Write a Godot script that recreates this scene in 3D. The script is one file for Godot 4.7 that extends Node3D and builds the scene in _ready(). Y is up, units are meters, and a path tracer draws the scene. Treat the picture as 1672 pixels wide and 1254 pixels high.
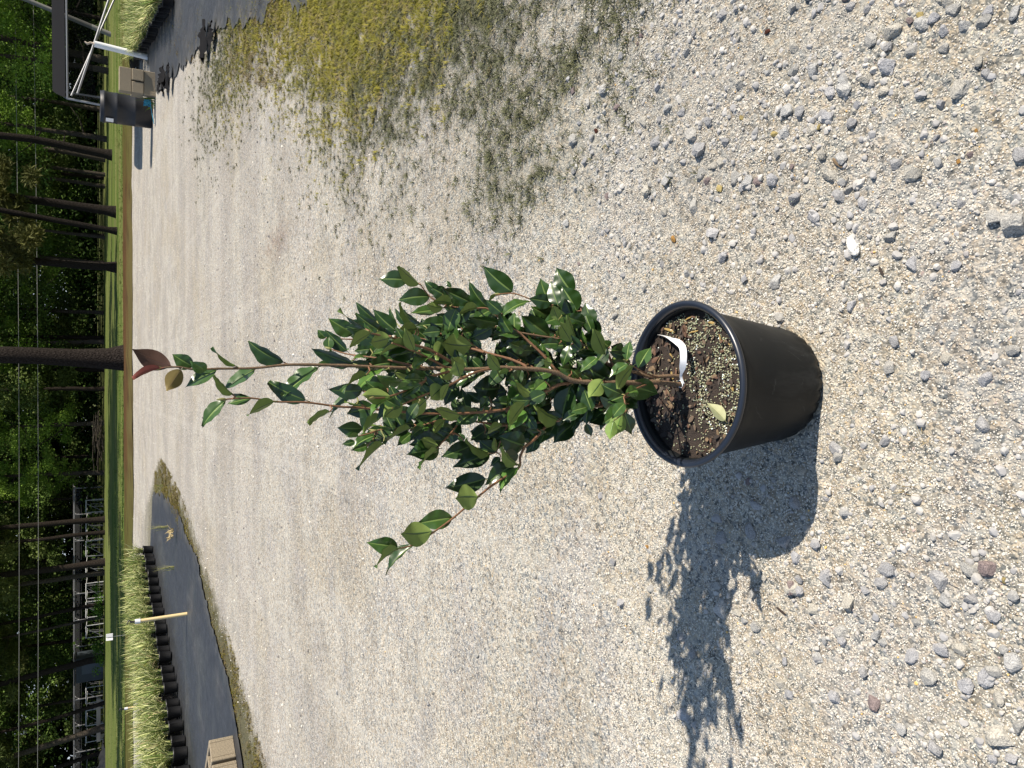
extends Node3D
# A potted camellia on a gravel nursery yard, photographed with the camera held on its side.
# Metres; x to the right of the photographer, y up, forward is -z.

const EYE_HEIGHT := 1.106
const TILT := 29.1
const TO_SUN := Vector3(0.82, 1.0, 0.23)
const TRUNK := Vector3(0.0, 0.211, -1.012)      # where the stems leave the soil

var rng := RandomNumberGenerator.new()
var taken := {}
var M := {}
var lumps := FastNoiseLite.new()
var patches := FastNoiseLite.new()
var streaks := FastNoiseLite.new()


func _ready() -> void:
	rng.seed = 20240611
	# --- camera: level with the horizon running up the picture's side, so the camera is turned a quarter turn
	var p := deg_to_rad(TILT)
	var cam := Camera3D.new()
	cam.name = "camera"
	cam.fov = 53.06
	cam.near = 0.05
	cam.far = 900.0
	cam.transform = Transform3D(Basis(Vector3(0, -cos(p), sin(p)), Vector3(1, 0, 0), Vector3(0, sin(p), cos(p))), Vector3(0, EYE_HEIGHT, 0))
	add_child(cam)
	cam.current = true
	# --- sky and sun
	var env := Environment.new()
	env.background_mode = Environment.BG_SKY
	var sky_mat := ProceduralSkyMaterial.new()
	sky_mat.sky_top_color = Color(0.50, 0.60, 0.74)
	sky_mat.sky_horizon_color = Color(0.83, 0.87, 0.90)
	sky_mat.sky_curve = 0.14
	sky_mat.ground_bottom_color = Color(0.3, 0.3, 0.26)
	sky_mat.ground_horizon_color = Color(0.5, 0.52, 0.5)
	sky_mat.energy_multiplier = 0.72
	env.sky = Sky.new()
	env.sky.sky_material = sky_mat
	env.tonemap_mode = Environment.TONE_MAPPER_LINEAR
	env.tonemap_exposure = 1.75
	env.sdfgi_enabled = true
	env.ssao_enabled = true
	env.ssil_enabled = true
	var we := WorldEnvironment.new()
	we.name = "world_environment"
	we.environment = env
	add_child(we)
	var sun := DirectionalLight3D.new()
	sun.name = "sun"
	sun.light_energy = 1.5
	sun.light_color = Color(1.0, 0.955, 0.89)
	sun.light_angular_distance = 0.5
	sun.shadow_enabled = true
	add_child(sun)
	sun.look_at_from_position(TO_SUN * 10.0, Vector3.ZERO, Vector3(0, 0, 1))
	# --- the place
	set_up_noise()
	make_materials()
	build_ground()
	build_lawn_and_strips()
	build_ground_cloths()
	build_forest()
	build_benches()
	build_wires()
	build_nursery_right()
	build_nursery_left()
	build_weeds()
	build_stones()
	build_pot()
	build_soil()
	build_camellia()
	build_tag_and_leaf()


# ------------------------------------------------------------------ helpers

func numbered(called: String) -> String:
	var n: int = taken.get(called, -1) + 1
	taken[called] = n
	return called if n == 0 else "%s_%03d" % [called, n]


func tag(o: Node, label: String, category := "", group := "", kind := "") -> void:
	o.set_meta("label", label)
	if category != "":
		o.set_meta("category", category)
	if group != "":
		o.set_meta("group", group)
	if kind != "":
		o.set_meta("kind", kind)


func thing(called: String, label: String, category: String, at := Vector3.ZERO, turn := 0.0, group := "") -> Node3D:
	var o := Node3D.new()
	o.name = numbered(called)
	add_child(o, true)
	o.position = at
	o.rotation.y = turn
	tag(o, label, category, group)
	return o


func part(called: String, mesh: Mesh, mat: Material, parent: Node, xf := Transform3D.IDENTITY) -> MeshInstance3D:
	var o := MeshInstance3D.new()
	o.name = called if parent != self else numbered(called)
	o.mesh = mesh
	if mat:
		for i in mesh.get_surface_count():
			o.set_surface_override_material(i, mat)
	o.transform = xf
	if parent != self:
		var n := 0
		while parent.has_node(NodePath(o.name)):
			n += 1
			o.name = "%s_%03d" % [called, n]
	parent.add_child(o, true)
	return o


func fast_part(called: String, n: int, mesh: Mesh, parent: Node, xf: Transform3D) -> MeshInstance3D:
	var o := MeshInstance3D.new()
	o.name = called if n == 0 else "%s_%03d" % [called, n]
	o.mesh = mesh
	o.transform = xf
	parent.add_child(o, true)
	return o


func copy_of(o: Node3D, at: Vector3, turn := 0.0, label := "", group := "") -> Node3D:
	var base := String(o.name).rstrip("0123456789").rstrip("_")
	var c: Node3D = o.duplicate()
	c.name = numbered(base)
	add_child(c, true)
	c.position = at
	c.rotation.y = turn
	if label != "":
		c.set_meta("label", label)
	if group != "":
		c.set_meta("group", group)
	return c


func tool() -> SurfaceTool:
	var st := SurfaceTool.new()
	st.begin(Mesh.PRIMITIVE_TRIANGLES)
	return st


func finish(st: SurfaceTool, mat: Material = null, smooth := true) -> ArrayMesh:
	if smooth:
		st.generate_normals()
	var m := st.commit()
	if mat:
		m.surface_set_material(0, mat)
	return m


func add_tube(st: SurfaceTool, pts: PackedVector3Array, radii: PackedFloat32Array, sides := 8, rough := 0.0, tile := 1.0) -> void:
	var n := pts.size()
	st.set_smooth_group(0)
	var rings: Array[PackedVector3Array] = []
	var along := PackedFloat32Array()
	var ref := Vector3(0.31, 0.2, 0.93)
	var run := 0.0
	for i in n:
		var d := (pts[mini(i + 1, n - 1)] - pts[maxi(i - 1, 0)]).normalized()
		if absf(d.dot(ref)) > 0.95:
			ref = Vector3(1, 0.1, 0)
		var u := d.cross(ref).normalized()
		var w := d.cross(u)
		ref = -w if false else ref
		var ring := PackedVector3Array()
		if i > 0:
			run += pts[i].distance_to(pts[i - 1])
		along.append(run)
		for k in sides:
			var a := TAU * k / sides
			var r := radii[i] * (1.0 + rough * lumps.get_noise_3d(k * 37.0, run * 300.0, i * 5.0))
			ring.append(pts[i] + (u * cos(a) + w * sin(a)) * r)
		rings.append(ring)
	for i in n - 1:
		for k in sides:
			var k2 := (k + 1) % sides
			var quad := [[rings[i][k], k, along[i]], [rings[i][k2], k + 1, along[i]], [rings[i + 1][k2], k + 1, along[i + 1]], [rings[i + 1][k], k, along[i + 1]]]
			for q in [0, 1, 2, 0, 2, 3]:
				st.set_uv(Vector2(float(quad[q][1]) / sides * tile, quad[q][2] * tile))
				st.add_vertex(quad[q][0])
	st.set_smooth_group(-1)
	for e in [0, n - 1]:
		for k in range(1, sides - 1):
			for q in ([0, k + 1, k] if e == 0 else [0, k, k + 1]):
				st.set_uv(Vector2(q * 0.1, 0))
				st.add_vertex(rings[e][q])


func tube_mesh(pts: PackedVector3Array, radii: PackedFloat32Array, sides := 8, mat: Material = null, rough := 0.0, tile := 1.0) -> ArrayMesh:
	var st := tool()
	add_tube(st, pts, radii, sides, rough, tile)
	return finish(st, mat)


func rod(a: Vector3, b: Vector3, r: float, mat: Material = null, sides := 10) -> ArrayMesh:
	return tube_mesh(PackedVector3Array([a, b]), PackedFloat32Array([r, r]), sides, mat)


func add_box(st: SurfaceTool, size: Vector3, xf := Transform3D.IDENTITY, bevel := 0.004) -> void:
	# a box with chamfered edges: each face inset, joined by strips
	var h := size * 0.5
	st.set_smooth_group(-1)
	var c := minf(bevel, minf(h.x, minf(h.y, h.z)) * 0.5)
	for axis in 3:
		for s in [-1.0, 1.0]:
			var u := (axis + 1) % 3
			var v := (axis + 2) % 3
			var q: Array[Vector3] = []
			for e in [[-1, -1], [1, -1], [1, 1], [-1, 1]]:
				var pt := Vector3.ZERO
				pt[axis] = s * h[axis]
				pt[u] = e[0] * (h[u] - c)
				pt[v] = e[1] * (h[v] - c)
				q.append(xf * pt)
			add_quad(st, q, s > 0)
	for axis in 3:
		var u := (axis + 1) % 3
		var v := (axis + 2) % 3
		for su in [-1.0, 1.0]:
			for sv in [-1.0, 1.0]:
				var q: Array[Vector3] = []
				for e in [[-1, 0], [1, 0], [1, 1], [-1, 1]]:
					var pt := Vector3.ZERO
					pt[axis] = e[0] * (h[axis] - c)
					pt[u] = su * (h[u] if e[1] == 0 else h[u] - c)
					pt[v] = sv * (h[v] - c if e[1] == 0 else h[v])
					q.append(xf * pt)
				add_quad(st, q, su * sv > 0)
	for sx in [-1.0, 1.0]:
		for sy in [-1.0, 1.0]:
			for sz in [-1.0, 1.0]:
				var t := [Vector3(sx * h.x, sy * (h.y - c), sz * (h.z - c)), Vector3(sx * (h.x - c), sy * h.y, sz * (h.z - c)), Vector3(sx * (h.x - c), sy * (h.y - c), sz * h.z)]
				var order := [0, 2, 1] if sx * sy * sz > 0 else [0, 1, 2]
				for k in order:
					st.set_uv(Vector2(0.5, 0.5))
					st.add_vertex(xf * t[k])


func add_quad(st: SurfaceTool, q: Array[Vector3], flip: bool) -> void:
	for k in ([0, 2, 1, 0, 3, 2] if flip else [0, 1, 2, 0, 2, 3]):
		st.set_uv(Vector2(1 if k == 1 or k == 2 else 0, 1 if k > 1 else 0))
		st.add_vertex(q[k])


func box_mesh(size: Vector3, mat: Material = null, bevel := 0.004) -> ArrayMesh:
	var st := tool()
	add_box(st, size, Transform3D.IDENTITY, bevel)
	return finish(st, mat)


func lathe_mesh(profile: PackedVector2Array, seg: int, mat: Material = null, warp = null) -> ArrayMesh:
	# profile: (radius, height) from bottom outside upwards; smooth round the axis and along the profile
	var st := tool()
	st.set_smooth_group(0)
	for i in profile.size() - 1:
		for k in seg:
			var q: Array[Vector3] = []
			for e in [[i, k], [i, k + 1], [i + 1, k + 1], [i + 1, k]]:
				var a: float = TAU * e[1] / seg
				var pr: Vector2 = profile[e[0]]
				var pt := Vector3(cos(a) * pr.x, pr.y, sin(a) * pr.x)
				q.append(warp.call(pt, a) if warp != null else pt)
			for j in [0, 2, 1, 0, 3, 2]:
				st.set_uv(Vector2((k + (1 if j == 1 or j == 2 else 0)) / float(seg), (i + (1 if j > 1 else 0)) / float(profile.size() - 1)))
				st.add_vertex(q[j])
	return finish(st, mat)


func rough_stone(seed_: int, level: int, squash := Vector3(1, 0.75, 0.85), facets := 7) -> ArrayMesh:
	# an icosphere cut by a few planes and roughened: crushed rock of unit diameter
	var r := RandomNumberGenerator.new()
	r.seed = seed_
	var t := (1.0 + sqrt(5.0)) / 2.0
	var v: Array[Vector3] = []
	for e in [[-1, t, 0], [1, t, 0], [-1, -t, 0], [1, -t, 0], [0, -1, t], [0, 1, t], [0, -1, -t], [0, 1, -t], [t, 0, -1], [t, 0, 1], [-t, 0, -1], [-t, 0, 1]]:
		v.append(Vector3(e[0], e[1], e[2]).normalized())
	var f := [[0, 11, 5], [0, 5, 1], [0, 1, 7], [0, 7, 10], [0, 10, 11], [1, 5, 9], [5, 11, 4], [11, 10, 2], [10, 7, 6], [7, 1, 8], [3, 9, 4], [3, 4, 2], [3, 2, 6], [3, 6, 8], [3, 8, 9], [4, 9, 5], [2, 4, 11], [6, 2, 10], [8, 6, 7], [9, 8, 1]]
	for l in level:
		var mid := {}
		var nf := []
		for tri in f:
			var m := []
			for e in 3:
				var a: int = tri[e]
				var b: int = tri[(e + 1) % 3]
				var key := Vector2i(mini(a, b), maxi(a, b))
				if not mid.has(key):
					mid[key] = v.size()
					v.append(((v[a] + v[b]) * 0.5).normalized())
				m.append(mid[key])
			nf.append([tri[0], m[0], m[2]])
			nf.append([tri[1], m[1], m[0]])
			nf.append([tri[2], m[2], m[1]])
			nf.append([m[0], m[1], m[2]])
		f = nf
	var planes := []
	for k in facets:
		planes.append([Vector3(r.randfn(), r.randfn(), r.randfn()).normalized(), r.randf_range(0.5, 0.82)])
	var n := FastNoiseLite.new()
	n.seed = seed_
	n.frequency = 0.9
	for i in v.size():
		var q := v[i]
		q *= 1.0 + 0.22 * n.get_noise_3dv(q * 1.5)
		for pl in planes:
			var over: float = q.dot(pl[0]) - pl[1]
			if over > 0:
				q -= pl[0] * over * 0.92
		q *= 1.0 + 0.10 * n.get_noise_3dv(q * 4.0) + (0.05 * n.get_noise_3dv(q * 11.0) if level > 1 else 0.0)
		v[i] = q * squash * 0.56
	var st := tool()
	st.set_smooth_group(-1)
	for tri in f:
		for k in [0, 2, 1]:
			st.add_vertex(v[tri[k]])
	return finish(st)


func paint(c: Color, rough := 0.8, more := {}) -> StandardMaterial3D:
	# c is a real-world (linear) base colour
	var m := StandardMaterial3D.new()
	m.albedo_color = c.linear_to_srgb()
	m.roughness = rough
	for k in more:
		m.set(k, more[k])
	return m


func noise_texture(seed_: int, freq: float, size := 512, normal := false, strength := 4.0, ramp: Gradient = null, kind := FastNoiseLite.TYPE_SIMPLEX_SMOOTH) -> NoiseTexture2D:
	var t := NoiseTexture2D.new()
	t.width = size
	t.height = size
	t.seamless = true
	var n := FastNoiseLite.new()
	n.noise_type = kind
	n.seed = seed_
	n.frequency = freq
	n.fractal_octaves = 4
	t.noise = n
	t.as_normal_map = normal
	t.bump_strength = strength
	if ramp:
		t.color_ramp = ramp
	return t


func ramp(a: Color, b: Color, c: Color = Color(-1, 0, 0)) -> Gradient:
	var g := Gradient.new()
	g.set_color(0, a)
	g.set_color(1, b)
	if c.r >= 0:
		g.add_point(0.5, c)
	return g


func scatter(called: String, mesh: Mesh, places: PackedFloat32Array, parent: Node, colored := true) -> MultiMeshInstance3D:
	var mm := MultiMesh.new()
	mm.transform_format = MultiMesh.TRANSFORM_3D
	mm.use_colors = colored
	mm.mesh = mesh
	mm.instance_count = places.size() / (16 if colored else 12)
	mm.buffer = places
	var o := MultiMeshInstance3D.new()
	o.multimesh = mm
	o.name = numbered(called) if parent == self else called
	o.set_meta("kind", "stuff")
	parent.add_child(o, true)
	return o


func put(buf: PackedFloat32Array, b: Basis, at: Vector3, c: Color) -> void:
	buf.append_array(PackedFloat32Array([b.x.x, b.y.x, b.z.x, at.x, b.x.y, b.y.y, b.z.y, at.y, b.x.z, b.y.z, b.z.z, at.z, c.r, c.g, c.b, 1.0]))


func bump(x: float, y: float, cx: float, cy: float, rx: float, ry: float) -> float:
	var a := (x - cx) / rx
	var b := (y - cy) / ry
	return exp(-(a * a + b * b))


func mixc(a: Color, b: Color, t: float) -> Color:
	return a.lerp(b, clampf(t, 0.0, 1.0))


# ------------------------------------------------------------------ materials

func set_up_noise() -> void:
	lumps.seed = 4
	lumps.frequency = 1.0
	lumps.fractal_octaves = 3
	patches.seed = 11
	patches.frequency = 1.0
	patches.fractal_octaves = 4
	streaks.seed = 23
	streaks.frequency = 1.0
	streaks.fractal_octaves = 3


func gravel_textures() -> Array:
	# fine crushed gravel, 1.1 m a side: grains of several sizes, each with its own tone, sunk joints between them
	var size := 1024
	var big := FastNoiseLite.new()
	big.noise_type = FastNoiseLite.TYPE_CELLULAR
	big.cellular_return_type = FastNoiseLite.RETURN_CELL_VALUE
	big.frequency = 0.085
	big.seed = 3
	big.fractal_type = FastNoiseLite.FRACTAL_NONE
	big.domain_warp_enabled = true
	big.domain_warp_amplitude = 6.0
	big.domain_warp_frequency = 0.08
	var tone := big.get_seamless_image(size, size)
	big.cellular_return_type = FastNoiseLite.RETURN_DISTANCE2_SUB
	var gap := big.get_seamless_image(size, size)
	big.frequency = 0.2
	big.seed = 9
	var gap2 := big.get_seamless_image(size, size)
	big.cellular_return_type = FastNoiseLite.RETURN_CELL_VALUE
	var tone2 := big.get_seamless_image(size, size)
	var fine := FastNoiseLite.new()
	fine.frequency = 0.03
	fine.fractal_octaves = 5
	fine.seed = 5
	var soft := fine.get_seamless_image(size, size)
	var a := tone.get_data()
	var b := gap.get_data()
	var b2 := gap2.get_data()
	var a2 := tone2.get_data()
	var s := soft.get_data()
	var col := PackedByteArray()
	col.resize(size * size * 3)
	var hgt := PackedByteArray()
	hgt.resize(size * size)
	for i in size * size:
		var t := a[i] / 255.0
		var t2 := a2[i] / 255.0
		var g := minf(b[i] / 90.0, 1.0)
		var g2 := minf(b2[i] / 110.0, 1.0)
		var n := s[i] / 255.0
		var l := 0.80 + 0.14 * (t - 0.5) + 0.2 * (t2 - 0.5) + 0.16 * (n - 0.5)
		if t > 0.9:
			l -= 0.09
		if t2 < 0.14:
			l -= 0.13
		l -= 0.07 * (1.0 - g2)
		var warm := (t2 - 0.5) * 0.05 + (0.5 - t) * 0.03
		col[i * 3] = clampi(int(255.0 * (l + warm)), 0, 255)
		col[i * 3 + 1] = clampi(int(255.0 * l), 0, 255)
		col[i * 3 + 2] = clampi(int(255.0 * (l - warm * 1.2)), 0, 255)
		hgt[i] = clampi(int(255.0 * (0.25 * n + 0.35 * g * (0.4 + 0.6 * t) + 0.4 * g2 * (0.3 + 0.7 * t2))), 0, 255)
	var ci := Image.create_from_data(size, size, false, Image.FORMAT_RGB8, col)
	var hi := Image.create_from_data(size, size, false, Image.FORMAT_L8, hgt)
	return [ImageTexture.create_from_image(ci), ImageTexture.create_from_image(hi)]


func pot_texture() -> ImageTexture:
	# black plastic with rubbed scratches, water marks and grit dust that thickens towards the foot
	var w := 1024
	var h := 256
	var n := FastNoiseLite.new()
	n.frequency = 0.012
	n.fractal_octaves = 5
	n.seed = 77
	var a := n.get_seamless_image(w, h).get_data()
	n.frequency = 0.11
	n.seed = 78
	var b := n.get_seamless_image(w, h).get_data()
	var d := PackedByteArray()
	d.resize(w * h * 3)
	var base := Color(0.0075, 0.0092, 0.0108)
	for y in h:
		var v := y / float(h)
		var foot := 1.0 - smoothstep(0.30, 0.62, v)
		for x in w:
			var i := y * w + x
			var big := a[i] / 255.0
			var k := foot * smoothstep(0.42, 0.8, big * 0.6 + b[i] / 255.0 * 0.4) * 0.055 + 0.02 * smoothstep(0.55, 0.85, big)
			if b[i] > 228:
				k += 0.03 + 0.10 * foot
			var c := base.lerp(Color(0.19, 0.19, 0.185), k).linear_to_srgb()
			d[i * 3] = int(c.r * 255.0)
			d[i * 3 + 1] = int(c.g * 255.0)
			d[i * 3 + 2] = int(c.b * 255.0)
	var im := Image.create_from_data(w, h, false, Image.FORMAT_RGB8, d)
	var r := RandomNumberGenerator.new()
	r.seed = 5
	for k in 70:
		var x := r.randi_range(10, w - 60)
		var y := r.randi_range(90, h - 40)
		var ln := r.randi_range(6, 40)
		var slope := r.randf_range(-0.5, 0.5)
		for s in ln:
			im.set_pixel(x + s, clampi(int(y + s * slope), 0, h - 1), Color(0.085, 0.088, 0.09).linear_to_srgb() * r.randf_range(0.4, 0.7))
	return ImageTexture.create_from_image(im)


func cloth_texture() -> ImageTexture:
	# woven tape: fine ribs one way, a marker line now and then
	var s := 512
	var d := PackedByteArray()
	d.resize(s * s * 3)
	var n := FastNoiseLite.new()
	n.frequency = 0.01
	n.fractal_octaves = 5
	var a := n.get_seamless_image(s, s).get_data()
	for y in s:
		for x in s:
			var i := y * s + x
			var l := 0.66 + 0.30 * a[i] / 255.0
			l *= 0.86 + 0.14 * absf(sin(x * PI / 8.0)) * absf(cos(y * PI / 8.0))
			if x % 128 < 3:
				l *= 1.28
			var q := clampi(int(l * 255.0), 0, 255)
			d[i * 3] = q
			d[i * 3 + 1] = q
			d[i * 3 + 2] = q
	return ImageTexture.create_from_image(Image.create_from_data(s, s, false, Image.FORMAT_RGB8, d))


func make_materials() -> void:
	var gt := gravel_textures()
	M.gravel = paint(Color(1, 1, 1), 0.95, {"albedo_texture": gt[0], "vertex_color_use_as_albedo": true, "heightmap_enabled": true, "heightmap_texture": gt[1], "heightmap_scale": 0.6, "uv1_scale": Vector3(0.91, 0.91, 1), "metallic_specular": 0.15})
	M.grain = paint(Color(1, 1, 1), 0.95, {"vertex_color_use_as_albedo": true, "metallic_specular": 0.15})
	var speck := noise_texture(31, 0.05, 512, false, 4.0, ramp(Color(0.34, 0.34, 0.37), Color(1, 1, 1), Color(0.84, 0.84, 0.83)), FastNoiseLite.TYPE_VALUE)
	var stone_more := {"albedo_texture": speck, "uv1_triplanar": true, "uv1_scale": Vector3(1.3, 1.3, 1.3), "heightmap_enabled": true, "heightmap_texture": noise_texture(33, 0.04), "heightmap_scale": 0.12, "metallic_specular": 0.3}
	M.stone_tones = []
	for c in [Color(0.62, 0.62, 0.61), Color(0.50, 0.50, 0.51), Color(0.66, 0.63, 0.56), Color(0.57, 0.56, 0.53), Color(0.60, 0.60, 0.62)]:
		M.stone_tones.append(paint(c, 0.9, stone_more))
	M.stone_purple = paint(Color(0.36, 0.29, 0.285), 0.9, stone_more)
	M.stone_yellow = paint(Color(0.62, 0.50, 0.22), 0.8, stone_more)
	M.stone_orange = paint(Color(0.60, 0.33, 0.10), 0.8, stone_more)
	M.stone_red = paint(Color(0.12, 0.045, 0.03), 0.9, stone_more)
	M.quartz = paint(Color(0.66, 0.65, 0.61), 0.7, {"heightmap_enabled": true, "heightmap_texture": noise_texture(35, 0.02), "heightmap_scale": 0.1, "uv1_triplanar": true})
	M.lawn = paint(Color(1, 1, 1), 0.95, {"vertex_color_use_as_albedo": true, "albedo_texture": noise_texture(41, 0.06, 512, false, 4.0, ramp(Color(0.72, 0.76, 0.7), Color(1, 1, 1))), "uv1_scale": Vector3(0.3, 0.3, 1), "metallic_specular": 0.08})
	M.blade = paint(Color(1, 1, 1), 0.75, {"vertex_color_use_as_albedo": true, "metallic_specular": 0.3, "backlight_enabled": true, "backlight": Color(0.3, 0.32, 0.2)})
	M.foliage = paint(Color(1, 1, 1), 0.65, {"vertex_color_use_as_albedo": true, "metallic_specular": 0.15, "backlight_enabled": true, "backlight": Color(0.45, 0.5, 0.3)})
	M.needles = paint(Color(1, 1, 1), 0.7, {"vertex_color_use_as_albedo": true, "metallic_specular": 0.3, "backlight_enabled": true, "backlight": Color(0.2, 0.22, 0.12)})
	var bark_bump := {"heightmap_enabled": true, "heightmap_texture": noise_texture(51, 0.03), "heightmap_scale": 4.0, "uv1_scale": Vector3(3, 0.7, 1), "albedo_texture": noise_texture(52, 0.03, 512, false, 4.0, ramp(Color(0.4, 0.38, 0.36), Color(1, 1, 1))), "metallic_specular": 0.2}
	M.pine_bark = paint(Color(0.058, 0.049, 0.044), 0.95, bark_bump)
	M.grey_bark = paint(Color(0.17, 0.15, 0.125), 0.95, bark_bump)
	M.dark_bark = paint(Color(0.07, 0.058, 0.05), 0.95, bark_bump)
	M.fabric = paint(Color(1, 1, 1), 0.6, {"vertex_color_use_as_albedo": true, "albedo_texture": cloth_texture(), "uv1_scale": Vector3(1.0, 1.0, 1), "heightmap_enabled": true, "heightmap_texture": noise_texture(62, 0.02), "heightmap_scale": 0.6})
	M.black_plastic = paint(Color(0.012, 0.012, 0.0125), 0.48, {"heightmap_enabled": true, "heightmap_texture": noise_texture(71, 0.02), "heightmap_scale": 0.03, "metallic_specular": 0.5})
	M.pot = paint(Color(1, 1, 1), 0.55, {"albedo_texture": pot_texture(), "roughness_texture": noise_texture(74, 0.008, 512, false, 4.0, ramp(Color(0.7, 0.7, 0.7), Color(1, 1, 1))), "metallic_specular": 0.27})
	M.pot_rim = paint(Color(0.011, 0.015, 0.025), 0.33, {"metallic_specular": 0.55})
	M.small_pot = paint(Color(0.012, 0.012, 0.013), 0.45)
	M.barrel = paint(Color(0.010, 0.011, 0.015), 0.5)
	M.pipe = paint(Color(0.26, 0.265, 0.275), 0.45, {"metallic": 0.4})
	M.white_pipe = paint(Color(0.78, 0.79, 0.80), 0.45)
	M.tan_pipe = paint(Color(0.66, 0.52, 0.27), 0.5)
	M.white_paint = paint(Color(0.78, 0.78, 0.78), 0.5)
	M.concrete = paint(Color(0.38, 0.315, 0.22), 0.95, {"albedo_texture": noise_texture(81, 0.05, 512, false, 4.0, ramp(Color(0.72, 0.72, 0.72), Color(1, 1, 1))), "uv1_triplanar": true, "uv1_scale": Vector3(3, 3, 3), "heightmap_enabled": true, "heightmap_texture": noise_texture(82, 0.12), "heightmap_scale": 0.4})
	M.shade_cloth = paint(Color(0.014, 0.014, 0.015), 0.95, {"metallic_specular": 0.12})
	M.net = paint(Color(0.02, 0.022, 0.024), 0.9, {"transparency": BaseMaterial3D.TRANSPARENCY_ALPHA, "albedo_color": Color(0.08, 0.09, 0.1, 0.55)})
	M.bench_pipe = paint(Color(0.46, 0.47, 0.47), 0.5)
	M.wire = paint(Color(0.22, 0.22, 0.21), 0.5)
	M.shed = paint(Color(0.03, 0.04, 0.05), 0.6)
	M.wood = paint(Color(0.42, 0.35, 0.28), 0.8)
	M.tarp = paint(Color(0.015, 0.016, 0.018), 0.5)
	M.straw = paint(Color(1, 1, 1), 0.95, {"vertex_color_use_as_albedo": true, "albedo_texture": noise_texture(91, 0.1, 512, false, 4.0, ramp(Color(0.55, 0.5, 0.45), Color(1, 1, 1))), "uv1_scale": Vector3(0.8, 0.8, 1), "metallic_specular": 0.08})
	M.soil = paint(Color(0.030, 0.021, 0.016), 0.95, {"heightmap_enabled": true, "heightmap_texture": noise_texture(93, 0.05), "heightmap_scale": 0.2, "uv1_scale": Vector3(4, 4, 1)})
	M.prill = paint(Color(1, 1, 1), 0.35, {"vertex_color_use_as_albedo": true, "subsurf_scatter_enabled": true, "subsurf_scatter_strength": 0.2})
	M.bark_tones = []
	for c in [Color(0.055, 0.036, 0.026), Color(0.032, 0.023, 0.019), Color(0.10, 0.058, 0.04), Color(0.085, 0.068, 0.056), Color(0.17, 0.095, 0.06), Color(0.20, 0.145, 0.10), Color(0.24, 0.17, 0.10)]:
		M.bark_tones.append(paint(c, 0.85, {"albedo_texture": noise_texture(95, 0.05, 128, false, 4.0, ramp(Color(0.6, 0.58, 0.56), Color(1, 1, 1))), "uv1_triplanar": true, "uv1_scale": Vector3(60, 60, 60)}))
	M.chip_yellow = paint(Color(0.30, 0.21, 0.07), 0.8)
	M.strap = paint(Color(0.80, 0.81, 0.83), 0.4)
	M.twine = paint(Color(0.03, 0.25, 0.38), 0.7)
	var stem_grain := noise_texture(97, 0.02, 256, false, 4.0, ramp(Color(0.62, 0.58, 0.54), Color(1, 1, 1)))
	M.stem_old = paint(Color(0.27, 0.185, 0.115), 0.75, {"albedo_texture": stem_grain, "uv1_scale": Vector3(2, 30, 1), "heightmap_enabled": true, "heightmap_texture": noise_texture(98, 0.03, 256), "heightmap_scale": 0.06})
	M.stem = paint(Color(0.29, 0.155, 0.085), 0.6, {"albedo_texture": stem_grain, "uv1_scale": Vector3(2, 20, 1)})
	M.stem_green = paint(Color(0.20, 0.20, 0.07), 0.55)
	# camellia leaves: glossy upper side, matt and paler lower side; light shines through both
	M.leaf = {}
	var tops := {"d": Color(0.018, 0.047, 0.009), "g": Color(0.036, 0.084, 0.015), "y": Color(0.075, 0.16, 0.030), "u": Color(0.034, 0.076, 0.022), "b": Color(0.075, 0.035, 0.026), "r": Color(0.16, 0.035, 0.025), "o": Color(0.12, 0.085, 0.03), "s": Color(0.03, 0.06, 0.02)}
	var unders := {"d": Color(0.11, 0.17, 0.05), "g": Color(0.14, 0.21, 0.058), "y": Color(0.15, 0.235, 0.055), "u": Color(0.19, 0.265, 0.07), "b": Color(0.085, 0.047, 0.036), "r": Color(0.18, 0.05, 0.04), "o": Color(0.17, 0.13, 0.045), "s": Color(0.11, 0.115, 0.06)}
	for k in tops:
		M.leaf[k] = [paint(tops[k], 0.3, {"vertex_color_use_as_albedo": true, "metallic_specular": 0.52, "backlight_enabled": true, "backlight": Color(0.22, 0.30, 0.10), "heightmap_enabled": true, "heightmap_texture": noise_texture(99, 0.004, 256), "heightmap_scale": 0.006}), paint(unders[k], 0.6, {"vertex_color_use_as_albedo": true, "metallic_specular": 0.35, "backlight_enabled": true, "backlight": Color(0.30, 0.36, 0.12)})]


# ------------------------------------------------------------------ ground

func ground_height(x: float, f: float) -> float:
	var fade := clampf(1.6 - f * 0.04, 0.0, 1.0)
	var y := 0.0035 * lumps.get_noise_2d(x * 2.2, f * 2.2) + 0.0022 * lumps.get_noise_2d(x * 9.0 + 50.0, f * 9.0)
	if f < 6.0:
		y += 0.0034 * lumps.get_noise_2d(x * 24.0, f * 24.0 + 90.0) + 0.0014 * lumps.get_noise_2d(x * 55.0 + 30.0, f * 55.0)
	y += 0.03 * patches.get_noise_2d(x * 0.15, f * 0.15) * clampf((f - 2.0) * 0.2, 0.0, 1.0)
	# level under the pot
	var near := Vector2(x, f - 0.99).length()
	y *= clampf((near - 0.08) * 8.0, 0.15, 1.0)
	return y * fade


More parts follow.
